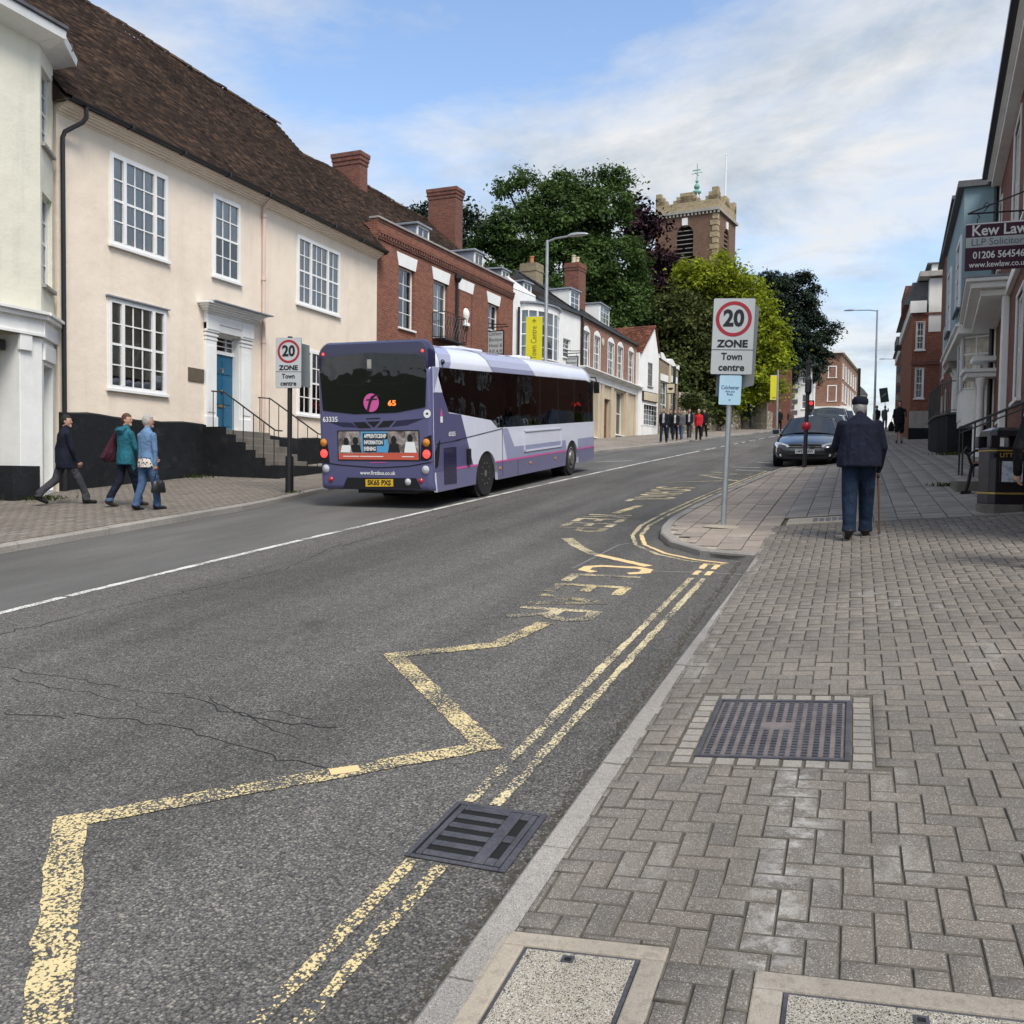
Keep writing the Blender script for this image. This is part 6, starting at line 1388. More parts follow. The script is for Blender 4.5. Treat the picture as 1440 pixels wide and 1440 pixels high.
# ================================================================== TREES, CHURCH, WALL, FAR BUILDINGS
def at(px, py, D): r = ray(px, py); return Vector((0, 0, CH))+r*(D/(-r.x*math.sin(TH)+r.y*math.cos(TH)))
def leaf_mat(name, dark, mid, light, trans=.3):
    t = NT(name); ge = t.node('ShaderNodeNewGeometry'); r = ge.outputs['Random Per Island']
    c = t.ramp(r, [(0, dark), (.5, mid), (1, light)]); c = t.mix(1, c, t.ramp(t.noise(.55, 4, .6, t.world()), [(.32, .6), (.68, 1.5)]), 'MULTIPLY')
    p = t.done(c, .7, spec=.12); tr = t.node('ShaderNodeBsdfTranslucent'); t.put(tr.inputs[0], c); mx = t.node('ShaderNodeMixShader'); mx.inputs[0].default_value = trans
    o = t.n['Material Output']; t.l.new(t.p.outputs[0], mx.inputs[1]); t.l.new(tr.outputs[0], mx.inputs[2]); t.l.new(mx.outputs[0], o.inputs[0]); MATS[name] = t.mat
leaf_mat('leaf_chestnut', (.034, .064, .018), (.058, .102, .027), (.095, .145, .040)); leaf_mat('leaf_copper', (.012, .006, .010), (.026, .012, .018), (.05, .022, .028), .15)
leaf_mat('leaf_golden', (.11, .15, .012), (.22, .265, .018), (.36, .395, .035), .45); leaf_mat('leaf_olive', (.035, .050, .014), (.07, .085, .026), (.12, .13, .04)); leaf_mat('leaf_cedar', (.010, .020, .014), (.022, .036, .024), (.045, .06, .04), .1)
leaf_mat('leaf_bush', (.025, .04, .012), (.05, .07, .02), (.09, .11, .03)); M('bark', (.07, .055, .042), .95, .3, 4, .2, 25, bump=.02, bs=12)
def crown(name, parent, origin, lobes, n_clump, per, leaf, mat, flat=.6, aspect=1.6, shell=.55, droop=0, seedn=1):
    g = np.random.default_rng(seedn); w_ = np.array([l[3]**2 for l in lobes]); w_ = w_/w_.sum(); idx = g.choice(len(lobes), n_clump, p=w_)
    Lb = np.array([[*l[0:3], l[3], l[4] if len(l) > 4 else l[3]] for l in lobes]); d = g.normal(size=(n_clump, 3)); d /= np.linalg.norm(d, axis=1)[:, None]
    rad = (shell+(1-shell)*g.random(n_clump)**.6)*g.uniform(.82, 1.12, n_clump); c = Lb[idx, :3]+d*rad[:, None]*np.stack([Lb[idx, 3], Lb[idx, 3], Lb[idx, 4]], 1)
    N_ = n_clump*per; cs = np.repeat(c, per, axis=0); sz = np.repeat(g.uniform(.6, 1.3, n_clump), per)
    off = g.normal(size=(N_, 3))*np.array([1, 1, flat])*(leaf*2.0)*sz[:, None]; off[:, 2] -= droop*np.abs(off[:, 0]); P = cs+off
    nrm = g.normal(size=(N_, 3)); nrm[:, 2] = np.abs(nrm[:, 2])+.4; nrm += np.repeat(d, per, axis=0)*.7; nrm /= np.linalg.norm(nrm, axis=1)[:, None]
    a = np.cross(nrm, g.normal(size=(N_, 3))); a /= np.linalg.norm(a, axis=1)[:, None]; b = np.cross(nrm, a); s_ = leaf*g.uniform(.5, 1.2, N_)[:, None]
    V = np.stack([P-a*s_*.5*aspect, P-b*s_*.42+nrm*s_*.12, P+a*s_*.5*aspect, P+b*s_*.42+nrm*s_*.12], 1).reshape(-1, 3)-np.array(origin); Q = np.arange(N_*4).reshape(-1, 4)
    return npmesh(name, V, Q, mat, parent, 'stuff' if False else None)
def tree(name, label, base, lobes_px, D, mat, n, per, leaf, trunk=.35, group=None, seedn=1, flat=.6, shell=.55, droop=0, aspect=1.6, limbs=True):
    b = Vector(base); t = thing(name, label, 'tree', b, 0, group); Ls = []
    for l in lobes_px:
        px, py, rp = l[:3]; dd = D+(l[3] if len(l) > 3 else 0); p = at(px, py, dd); r_ = rp*dd/F; Ls.append((p.x, p.y, p.z, r_, r_*(l[4] if len(l) > 4 else .85)))
    top = max(Ls, key=lambda q: q[2]); cx = np.mean([q[0] for q in Ls]); cy = np.mean([q[1] for q in Ls]); cz = np.mean([q[2] for q in Ls]); mb = MB(); c = Vector((cx, cy, cz))-b
    mb.tube([(0, 0, -.5), (c.x*.15, c.y*.15, c.z*.3), (c.x*.5, c.y*.5, c.z*.65), (c.x, c.y, c.z)], [trunk*1.3, trunk, trunk*.75, trunk*.45], 9)
    if limbs:
        for q in Ls: e = Vector(q[:3])-b; m_ = Vector((c.x*.5, c.y*.5, c.z*.55)); mb.tube([m_, m_.lerp(e, .5)+Vector((0, 0, .3)), e], [trunk*.5, trunk*.3, trunk*.1], 6)
    mb.build('trunk', MATS['bark'], t, smooth=True); cr = crown('crown', t, b, Ls, n, per, leaf, mat, flat, aspect, shell, droop, seedn); return t
def gb_(px, D): p = at(px, 600, D); return (p.x, p.y, G(p.y)-.2)
tree('chestnut_tree', 'huge dark green broadleaf tree rising behind the white and brick houses', gb_(800, 74), [(742, 330, 54), (800, 305, 54), (692, 330, 28), (850, 290, 38), (735, 252, 15), (862, 250, 16), (712, 262, 16), (785, 262, 20), (884, 256, 8), (835, 248, 12), (720, 410, 56), (800, 400, 74), (858, 372, 50), (888, 440, 46), (850, 470, 60), (780, 470, 60), (660, 345, 14), (870, 520, 45), (920, 500, 40)], 74, MATS['leaf_chestnut'], 1900, 66, .215, .6, seedn=3, shell=.72)
tree('copper_beech', 'dark purple copper beech between the green tree and the church tower', gb_(915, 86), [(905, 318, 22), (890, 290, 12), (925, 390, 40), (930, 450, 46), (905, 350, 26), (940, 420, 26), (940, 500, 36)], 86, MATS['leaf_copper'], 500, 34, .34, .5, seedn=5)
tree('golden_tree', 'bright yellow green tree below the church tower', gb_(1045, 78), [(1005, 390, 34), (1045, 400, 26), (972, 378, 16), (1062, 470, 36), (1082, 505, 24), (1040, 440, 42), (1095, 470, 16), (1050, 530, 40), (985, 400, 30), (1018, 366, 10), (1075, 545, 22), (1025, 560, 26), (1060, 412, 16)], 78, MATS['leaf_golden'], 620, 40, .26, .35, seedn=7, droop=.25, shell=.6)
tree('olive_tree', 'dull olive green tree behind the speed limit sign', gb_(985, 72), [(955, 440, 38), (985, 470, 44), (950, 510, 46), (1005, 520, 42), (925, 545, 34), (985, 555, 36), (1015, 580, 16), (945, 570, 26), (912, 510, 22)], 72, MATS['leaf_olive'], 620, 38, .24, .3, seedn=9, droop=.2)
tree('cedar_tree', 'dark spreading cedar in front of the distant brick building', gb_(1122, 95), [(1098, 400, 20, 0, .9), (1128, 390, 12, 0, .7), (1088, 425, 26, 0, .9), (1128, 420, 20, 0, .8), (1105, 455, 32, 0, .9), (1150, 452, 14, 0, .5), (1140, 440, 12, 0, .6), (1128, 485, 30, 0, .9), (1165, 466, 9, 0, .5), (1175, 458, 6, 0, .5), (1155, 475, 13, 0, .5), (1112, 515, 30, 0, .9), (1146, 510, 18, 0, .7), (1160, 498, 9, 0, .5), (1092, 490, 24, 0, .9), (1078, 388, 10, 0, .8), (1146, 405, 8, 0, .5), (1138, 528, 14, 0, .6)], 95, MATS['leaf_cedar'], 1100, 46, .20, .4, seedn=11, flat=.45, droop=.5, shell=.45)
tree('roadside_tree', 'small dark tree top showing between the two brick chimneys', gb_(600, 60), [(588, 298, 10), (655, 292, 12), (662, 310, 12), (598, 312, 12), (630, 330, 24)], 60, MATS['leaf_cedar'], 120, 30, .2, .2, seedn=13)
tree('holly_tree', 'dense green tree overhanging the stone churchyard wall', gb_(935, 69), [(905, 560, 22), (930, 530, 34), (905, 520, 20), (950, 560, 28), (975, 580, 20)], 69, MATS['leaf_bush'], 300, 36, .22, .2, seedn=15)
# ------------------------------------------------------------------ church
cr_ = at(1009, 293, 97); ang = TH-R(28.9)                                # long axis direction, clockwise of the street
ux_ = Vector((math.cos(R(90)+ang), math.sin(R(90)+ang), 0)); vx_ = Vector((math.cos(R(180)+ang), math.sin(R(180)+ang), 0))
CHU = thing('church_tower', 'brick church tower with stone battlements, louvred arched window and weathervane', 'church', (cr_.x, cr_.y, 6), ang)
S_ = 6.9; zt = cr_.z-6; 
def lv(px, py, face='f'):                                               # local coordinates on the front (y=0) or right (x=0) face
    if face == 'f': p = onplane(px, py, (cr_.x, cr_.y), (cr_.x+vx_.x, cr_.y+vx_.y))
    else: p = onplane(px, py, (cr_.x, cr_.y), (cr_.x+ux_.x, cr_.y+ux_.y))
    q = p-Vector((cr_.x, cr_.y, 6)); return (q.dot(-vx_), q.dot(ux_), q.z)
zc_ = lv(1009, 295)[2]; zp_ = lv(1009, 285)[2]; ztop = lv(1009, 262)[2]; x0 = lv(922, 305)[0]; SX = -x0; 
a0, a1 = lv(951, 330)[0], lv(975, 330)[0]; zs_ = lv(963, 330)[2]; zw = lv(963, 320)[2]; ra = (a1-a0)/2; zbw = lv(963, 375)[2]
mb = MB()
def arch_wall(face, u0, u1, za, zb_, c, r, zspring, zbot):              # wall panel with an arched opening
    def P(u, z, d=0): return (u, d, z) if face == 'f' else (-d, u, z)
    A = [(c-r*math.cos(math.pi*k/12), zspring+r*1.05*math.sin(math.pi*k/12)) for k in range(13)]
    mb.poly([P(u0, za), P(c-r, za), P(c-r, zspring)]+[P(u, z) for u, z in A[1:7]]+[P(c, zb_), P(u0, zb_)]); mb.poly([P(c, zb_)]+[P(u, z) for u, z in A[6:]]+[P(c+r, za), P(u1, za), P(u1, zb_)])
    for (ua, z1), (ub, z2) in zip([(c-r, za)]+A+[(c+r, za)], A+[(c+r, za)]): mb.quad(P(ua, z1), P(ub, z2), P(ub, z2, .5), P(ua, z1, .5))
    mb.poly([P(c-r-.1, za, .5), P(c+r+.1, za, .5), P(c+r+.1, zspring+r*1.2, .5), P(c-r-.1, zspring+r*1.2, .5)], 1)
arch_wall('f', -SX, 0, -3, zc_, (a0+a1)/2, ra, zs_, zbw); rc = lv(1019, 330, 'r')[1]; rc = S_*.5
arch_wall('r', 0, S_, -3, zc_, rc, ra, zs_, zbw); mb.quad((-SX, 0, -3), (-SX, 0, zc_), (-SX, S_, zc_), (-SX, S_, -3)); mb.quad((-SX, S_, -3), (-SX, S_, zc_), (0, S_, zc_), (0, S_, -3)); mb.quad((-SX, 0, zc_), (0, 0, zc_), (0, S_, zc_), (-SX, S_, zc_))
mb.build('wall', [MATS['tower_brick'], MATS['black_void']], CHU)
mb = MB(); n = 13
for k in range(n):
    z = zs_+ra*.95-(zs_+ra-zbw+2)*k/n*.95
    hw = ra*math.sqrt(max(.05, 1-max(0, (z-zs_)/ra)**2)) if z > zs_ else ra
    MB().box((a0+a1)/2-hw, (a0+a1)/2+hw, .12, .40, z-.03, z+.03).build('louvre', MATS['grey_stone'], CHU); MB().box(-.40, -.12, rc-hw, rc+hw, z-.03, z+.03).build('louvre', MATS['grey_stone'], CHU)
mb = MB(); mb.box((a0+a1)/2-.3, (a0+a1)/2+.3, -.12, 0, zs_+ra*1.02, zs_+ra*1.02+.75); mb.build('keystone', MATS['white_render'], CHU); mb = MB(); mb.box(0, .12, rc-.3, rc+.3, zs_+ra*1.02, zs_+ra*1.02+.75); mb.build('keystone', MATS['white_render'], CHU)
mb = MB(); mb.box(-SX-.25, .25, -.25, S_+.25, zc_, zc_+.28); u = -SX
while u < .2: mb.box(u, u+.18, -.2, 0, zc_-.28, zc_-.002); u += .4
mb.build('cornice', MATS['grey_stone'], CHU)
mb = MB(); zb0 = zc_+.28; base = zb0+(ztop-zb0)*.42
def merlons(f):
    L_ = SX if f == 'f' else S_; sg = -1 if f == 'f' else 1
    def bx(a, b, z0, z1):
        if f == 'f': mb.box(-b, -a, -.05, .45, z0, z1)
        else: mb.box(-.45, .05, a, b, z0, z1)
    bx(0, L_, zb0, base)
    for c, w_ in ((0, .5), (L_/2, .55), (L_, .5)):
        for k, (ww_, zz_) in enumerate(((w_*2.6, .33), (w_*1.95, .66), (w_*1.25, 1.0))):
            a, b = max(0, c-ww_), min(L_, c+ww_); z1 = base+(ztop-base)*zz_*(.82 if c == L_/2 else 1); bx(a+.002*k, b-.002*k, base, z1)
merlons('f'); merlons('r'); mb.box(-SX-.05, -SX+.45, .46, S_, zb0, base+.8); mb.box(-SX+.46, -.46, S_-.45, S_+.05, zb0, base+.8); mb.build('battlements', MATS['tower_stone'], CHU)
mb = MB()
for k in range(10): z = zc_-.6-k*.62; l_ = .75 if k % 2 else .5; mb.box(-l_, .06, -.06, .0, z-.26, z+.26); mb.box(0, .06, .001, l_, z-.26, z+.26)
mb.build('quoins', MATS['tower_stone'], CHU)
wp = at(980, 262, 101); wl_ = Vector((wp.x-cr_.x, wp.y-cr_.y, 0)); wx, wy = wl_.dot(-vx_), wl_.dot(ux_); M('verdigris', (.16, .36, .30), .7, .15, 5)
def wz(py): return at(980, py, 101).z-6
mb = MB()
for q in range(6): an = q*math.pi/3; mb.tube([(wx+.38*math.cos(an), wy+.38*math.sin(an), wz(285)), (wx+.36*math.cos(an), wy+.36*math.sin(an), wz(271))], .05, 5)
mb.build('cupola_posts', MATS['white_trim'], CHU); mb = MB(); mb.lathe([(.48, wz(272)), (.5, wz(270)), (.30, wz(268)), (.14, wz(266.5)), (.30, wz(264.5)), (.32, wz(262)), (.14, wz(258.5)), (.06, wz(257)), (.18, wz(256)), (.18, wz(254.5)), (.05, wz(253)), (.03, wz(232))], 12, (wx, wy, 0)); mb.build('cupola', MATS['verdigris'], CHU, smooth=True)
mb = MB(); mb.tube([(wx, wy, wz(255)), (wx, wy, wz(230))], .04, 5); mb.tube([(wx-.6, wy, wz(244)), (wx+.6, wy, wz(243))], .04, 5); mb.tube([(wx, wy-.6, wz(245)), (wx, wy+.6, wz(245))], .035, 5); mb.box(wx-.5, wx+.35, wy-.02, wy+.02, wz(240), wz(238.5)); mb.build('weathervane', MATS['verdigris'], CHU)
fp = at(1020, 275, 101); fl = Vector((fp.x-cr_.x, fp.y-cr_.y, 0)); fx, fy2 = fl.dot(-vx_), fl.dot(ux_); mb = MB(); mb.tube([(fx, fy2, zc_), (fx, fy2, at(1020, 219, 101).z-6)], [.10, .07], 6); mb.lathe([(0.001, -.1), (.1, 0), (0.001, .1)], 8, (fx, fy2, at(1020, 218, 101).z-6)); mb.build('flagpole', MATS['sign_white'], CHU)
# low body of the church beside the street, half hidden by the trees
NV = House('church_hall', 'low red brick building half hidden behind the trees and churchyard wall', tuple(at(955, 580, 80)[:2]), tuple(at(1035, 580, 78)[:2]), z0=5.0); hh = NV.uv(985, 553)[1]
NV.wall('wall', 0, NV.W, -2, hh, [], MATS['tower_brick'], depth=6); NV.roof(-.2, NV.W+.2, -.2, hh, 3, hh+2.2, MATS['red_tile'], tw=.3, ex=.25, sag=.02)
# ------------------------------------------------------------------ churchyard wall of rubble stone
Pw = [(pC.x+.0, pC.y+.2), (-11.2, 67), (-9.9, 74), (-8.6, 82), (-7.4, 91)]; CW = thing('churchyard_wall', 'rubble stone churchyard wall along the left pavement', 'wall', (Pw[0][0], Pw[0][1], zL(*Pw[0])))
O = Vector((Pw[0][0], Pw[0][1], zL(*Pw[0]))); mb = MB(); pts = resample(Pw, .8); stones = MB()
def wh(i): return 2.9 if i < 5 else max(1.75, 2.9-.35*(i-4)) if i < 8 else 1.65+.12*math.sin(i*1.3)
for i, (a, b) in enumerate(zip(pts, pts[1:])):
    a3, b3 = a-O, b-O; za, zb_ = G(a.y)-O.z, G(b.y)-O.z; n = Vector((b.y-a.y, -(b.x-a.x), 0)).normalized(); h1, h2 = wh(i), wh(i+1)
    A, B = Vector((a3.x, a3.y, za-.4)), Vector((b3.x, b3.y, zb_-.4)); mb.prism([A, B, B+Vector((0, 0, h2+.4)), A+Vector((0, 0, h1+.4))], -n*.45)
    z = 0.0
    while z < min(h1, h2)-.05:
        hh_ = random.uniform(.12, .24); x = 0.0; L_ = (b-a).length
        while x < L_:
            w_ = random.uniform(.15, .42); p = a3+(b3-a3)*min(1, (x+w_/2)/L_); stones.obox((p.x+n.x*.005, p.y+n.y*.005, za+(zb_-za)*(x/L_)+z+hh_/2), (b3-a3).normalized()*(w_/2-.012), n*random.uniform(.02, .06), Vector((0, 0, hh_/2-.012))); x += w_
        z += hh_
mb.build('wall', MATS['stone_rubble'], CW)
def rub():
    t = NT('rubble'); ge = t.node('ShaderNodeNewGeometry'); c = t.ramp(ge.outputs['Random Per Island'], [(0, (.13, .11, .085)), (.4, (.26, .225, .17)), (.8, (.38, .33, .25)), (1, (.46, .42, .35))])
    MATS['rubble'] = t.done(t.mix(1, c, t.ramp(t.noise(2, 5, .6), [(.3, .7), (.7, 1.25)]), 'MULTIPLY'), .9, t.bump(t.noise(25, 4), .02), spec=.2)
rub(); stones.build('stones', MATS['rubble'], CW, kind='stuff')
for px, hgt in ((1070, 2.6), (1078, 2.6)):
    p = at(px, 600, 80); gpst = thing('gate_pier', 'stone gate pier at the upper end of the churchyard wall' if px == 1070 else 'second stone gate pier nearer the banner lamp post', 'gate pier', (p.x-.3, p.y, G(p.y))); MB().box(-.35, .35, -.35, .35, -.3, hgt).build('shaft', MATS['stone_rubble'], gpst); MB().box(-.45, .45, -.45, .45, hgt, hgt+.18).build('cap', MATS['grey_stone'], gpst, bevel=.03)
def bush(label, px, py, D, rp, mat, n=60, seedn=1, leaf=.12, cat='bush'):
    p = at(px, py, D); t = thing('bush', label, cat, (p.x, p.y, p.z-rp*D/F)); r_ = rp*D/F; crown('foliage', t, t.location, [(p.x, p.y, p.z, r_, r_)], n, 30, leaf, mat, .7, 1.5, .3, 0, seedn); MB().tube([(0, 0, -.2), (0, 0, r_)], [.06, .03], 5).build('stem', MATS['bark'], t)
bush('ivy clump spilling over the churchyard wall end', 973, 565, 63.5, 14, MATS['leaf_bush'], 90, 21); bush('low dark shrub on top of the churchyard wall', 1015, 578, 74, 12, MATS['leaf_cedar'], 70, 22); bush('second dark shrub along the churchyard wall top', 1048, 578, 78, 12, MATS['leaf_cedar'], 70, 23); bush('leafy shrub hanging over the wall below the golden tree', 990, 575, 71, 13, MATS['leaf_olive'], 70, 24)
# ------------------------------------------------------------------ buildings at the top of the hill
Yq = 98; QH = House('quoined_house', 'white rendered house with dark stone quoins near the top of the hill', (fpx(1110, Yq), Yq), (fpx(1140, Yq), Yq), z0=6.3)
vq = lambda py, px=1120: onplane(px, py, (0, Yq), (1, Yq)).z-6.3; W = QH.W
q = [(W*.55, W*.75, vq(575), vq(555)), (W*.55, W*.75, vq(540), vq(522))]; QH.wall('wall', 0, W, -2, vq(515), q, MATS['white_render'], th=.1, depth=9)
for r in q: QH.window(r, (2,), 2, set=.03, fr=.08)
mb = MB()
for k in range(12): z = vq(598)+k*.55; mb.box(-.06, .45 if k % 2 else .75, -.06, 0, z, z+.4)
mb.build('quoins', MATS['slate'], QH.t); QH.roof(-.3, W+.3, -.3, vq(515), 4, vq(515)+2.5, MATS['slate_tile'], tw=.4, ex=.3, sag=.02)
DW = House('dark_flank_house', 'dark brown building flank beside the quoined house', (fpx(1078, 96), 96), (fpx(1111, 96), 96), z0=6.2); DW.wall('wall', 0, DW.W, -2, onplane(1095, 520, (0, 96), (1, 96)).z-6.2, [], MATS['dark_brick'], depth=8)
Yb = 118; xb0, xc, xb1 = fpx(1136, Yb), fpx(1181, Yb), 0
BB = House('corner_brick_block', 'three storey brown brick corner building with white windows beyond the crest', (xb0, Yb+.0), (xc, Yb), z0=6.4); W = BB.W; vb = lambda py: onplane(1160, py, (0, Yb), (1, Yb)).z-6.4
wq = [BB.rect(1166, 1175.5, 516, 531), BB.rect(1165, 1175.5, 543, 564)]; zt = vb(497); BB.wall('wall', 0, W, -2, zt, wq, MATS['brown_brick'], th=.1, depth=.01)
for r in wq: BB.window(r, (3,), 4, set=.02, fr=.12, trim=.12)
far2 = Vector((fpx(1205, 140), 140)); SB = House('corner_brick_side', 'x', (xc, Yb), (far2.x, far2.y), z0=6.4); L2 = SB.W; hs = []
for k in range(6):
    u = 1.5+k*(L2-3)/6; 
    for za, zb_ in ((zt-2.9, zt-1.2), (zt-5.6, zt-3.6)): hs.append((u, u+1.3, za, zb_))
SB.wall('wall', 0, L2, -2, zt, hs, MATS['brown_brick'], th=.1, depth=6)
for r in hs: SB.window(r, (2,), 3, set=.02, fr=.12, trim=.1)
MB().box(0, L2, -.3, 0, zt, zt+.25).build('coping', MATS['white_trim'], SB.t); MB().box(0, L2, -.9, 0, zt-7.2, zt-6.3).build('shop_fascia', MATS['white_trim'], SB.t); merge(SB, BB)
MB().box(-.1, W+.3, -.3, 0, zt, zt+.25).build('coping', MATS['white_trim'], BB.t); MB().box(-.1, W+.4, -.6, 0, vb(577), vb(572)).build('shop_fascia', MATS['white_trim'], BB.t); MB().box(-.05, W+.05, -.45, 0, -2, vb(577)).build('shopfront', MATS['white_render'], BB.t)
YH = House('yellow_gabled_house', 'small cream gabled house beyond the brick corner building', (fpx(1203, 150), 150), (fpx(1217, 150), 150), z0=6.4); vy = lambda py: onplane(1210, py, (0, 150), (1, 150)).z-6.4
YH.wall('wall', 0, YH.W, -2, vy(555), [], MATS['cream_render'], depth=8); MB().prism([(-.3, -.2, vy(555)), (YH.W+.2, -.2, vy(555)), (YH.W*.75, -.2, vy(548)), (YH.W*.2, -.2, vy(541))], (0, 8, 0)).build('roof', MATS['slate'], YH.t)
# ================================================================== STREET FURNITURE
M('galv', (.36, .38, .39), .45, .12, 4, .05, 30, metal=.55); M('sign_back', (.20, .22, .23), .5, .08, metal=.3); M('sign_face', (.45, .47, .47), .4, .04, 3, .02, 40, dirt=.06); M('sign_red', (.33, .018, .03), .4, .06); M('banner', (.62, .56, .015), .6, .06, 2, .03, 30); M('banner_ink', (.20, .19, .02), .7, 0); M('pale_blue', (.42, .62, .74), .45, .04); M('navy_ink', (.03, .07, .16), .6, 0); M('gold', (.50, .36, .10), .4, .1, metal=.5); M('bin_black', (.012, .013, .017), .38, .1, 3, .05, 30, coat=.3); M('red_ball', (.35, .01, .03), .4, .05)
def zone_sign(t, w_, y, zc_, rot=0.0):
    """20 zone plate: front faces -y, centred on x=0, bottom edge at zc_"""
    def P(pts, mat, d, name, th=.002): mb = MB(); mb.prism([(x, y-d, z) for x, z in pts][::-1], (0, th, 0)); return mb.build(name, MATS[mat], t)
    h2 = w_*.60; h1 = w_*1.26; r = .02
    def rrr(x0, x1, z0, z1): return rr(x0, x1, z0, z1, .02, 3)
    P(rrr(-w_/2, w_/2, zc_, zc_+h1+h2), 'sign_back', 0, 'back_plate', .012); P(rrr(-w_/2+.006, w_/2-.006, zc_+.006, zc_+h1+h2-.006), 'sign_face', .004, 'face', .004)
    P([(-w_/2, zc_+h2-.004), (w_/2, zc_+h2-.004), (w_/2, zc_+h2+.006), (-w_/2, zc_+h2+.006)], 'ink', .0055, 'divider'); cz = zc_+h2+h1*.60; R_ = w_*.43
    n = 40; mb = MB(); ro, ri = R_, R_*.80; V = []
    for k in range(n): q = 2*math.pi*k/n; V += [(ro*math.cos(q), y-.007, cz+ro*math.sin(q)), (ri*math.cos(q), y-.007, cz+ri*math.sin(q))]
    mb.add(V, [(2*k, 2*((k+1) % n), 2*((k+1) % n)+1, 2*k+1) for k in range(n)]); mb.build('red_ring', MATS['sign_red'], t)
    for s_, z, sz, ww, bo in (('20', cz, .55, .50, .02), ('ZONE', zc_+h2+h1*.115, .24, .74, .010), ('Town', zc_+h2*.72, .24, .50, .006), ('centre', zc_+h2*.28, .24, .62, .006)): text(s_, t, (0, y-.0075, z), (R(90), 0, 0), w_*sz, MATS['ink'], bo*w_, w_*ww)
    for z in (zc_+.12, zc_+h1+h2-.15): MB().box(-.10, .10, y+.012, y+.05, z, z+.03).build('clip', MATS['galv'], t)
pr_ = gnd(1017, 740, surf=zR); D_ = -pr_.x*math.sin(TH)+pr_.y*math.cos(TH); t = thing('speed_zone_sign', 'tilted 20 zone town centre sign on a grey steel pole on the paved build-out', 'road sign', (pr_.x, pr_.y, pr_.z)); mpp = D_/F
t.rotation_euler = (R(-1), R(1.55), TH*.35); zz0 = (740-528)*mpp; MB().tube([(0, 0, -.05), (0, 0, (740-428)*mpp)], .038, 14).build('pole', MATS['galv'], t, smooth=True)
zone_sign(t, 57*mpp, -.055, zz0); MB().lathe([(.043, (740-570)*mpp-.02), (.043, (740-570)*mpp+.02)], 12).build('clamp', MATS['galv'], t)
mb = MB(); mb.prism([(-.20, .06, (740-558)*mpp), (.32, .10, (740-540)*mpp), (.34, .10, (740-430)*mpp), (-.18, .06, (740-432)*mpp)], (0, .01, 0)); mb.build('rear_plate', MATS['sign_back'], t)
bw = 30*mpp; mb = MB(); mb.prism([(x, -.05, z) for x, z in rr(-bw/2, bw/2, (740-570)*mpp, (740-529)*mpp, .02, 3)][::-1], (0, .01, 0)); mb.build('notice_plate', MATS['pale_blue'], t)
for s_, z, w_ in (('Colchester', 546, .82), ('Park and', 551.5, .40), ('Ride', 555.5, .26), ('v', 563, .12)): text(s_, t, (0, -.053, (740-z)*mpp), (R(90), 0, 0), .075 if z == 546 else .042, MATS['navy_ink'], 0, bw*w_)
mb = MB(); mb.lathe([(.30, -.02), (.22, .012), (.045, .02)], 14); mb.build('footing', MATS['cover_concrete'], t)
pl_ = gnd(407, 693, surf=zL); D_ = -pl_.x*math.sin(TH)+pl_.y*math.cos(TH); mpp = D_/F; t = thing('speed_zone_sign', '20 zone town centre sign on a black pole on the left pavement', 'road sign', (pl_.x, pl_.y, pl_.z)); t.rotation_euler = (0, 0, TH*.6)
MB().tube([(0, 0, -.05), (0, 0, (693-642)*mpp)], .085, 12).build('pole_base', MATS['black_metal'], t, smooth=True); MB().tube([(0, 0, .5), (0, 0, (693-475)*mpp)], .05, 12).build('pole', MATS['black_metal'], t, smooth=True); zone_sign(t, 37.5*mpp, -.075, (693-547)*mpp)
mb = MB(); mb.prism([(-.10, .10, (693-540)*mpp), (.42, .03, (693-546)*mpp), (.40, .03, (693-487)*mpp), (-.10, .10, (693-478)*mpp)], (0, .012, 0)); mb.build('rear_plate', MATS['sign_back'], t)
# slim black post with a red ball on the build-out
pp = gnd(1131, 657, surf=zR); D_ = -pp.x*math.sin(TH)+pp.y*math.cos(TH); mpp = D_/F; t = thing('slim_post', 'slim black post with a red ball hung halfway, in front of the black car', 'post', pp); MB().tube([(0, 0, -.1), (.06, 0, (657-502)*mpp)], [.06, .045], 10).build('pole', MATS['black_metal'], t, smooth=True)
MB().lathe([(.001, -.12), (.08, -.10), (.12, -.03), (.12, .04), (.08, .10), (.001, .12)], 14, (.02, -.02, (657-600)*mpp)).build('ball', MATS['red_ball'], t, smooth=True)
mb = MB(); mb.lathe([(.05, (657-556)*mpp), (.09, (657-552)*mpp), (.09, (657-535)*mpp), (.05, (657-530)*mpp)], 10, (.05, 0, 0)); MB().box(-.02, .12, -.06, .06, (657-512)*mpp, (657-508)*mpp).build('bracket', MATS['black_metal'], t); mb.build('fitting', MATS['black_metal'], t)
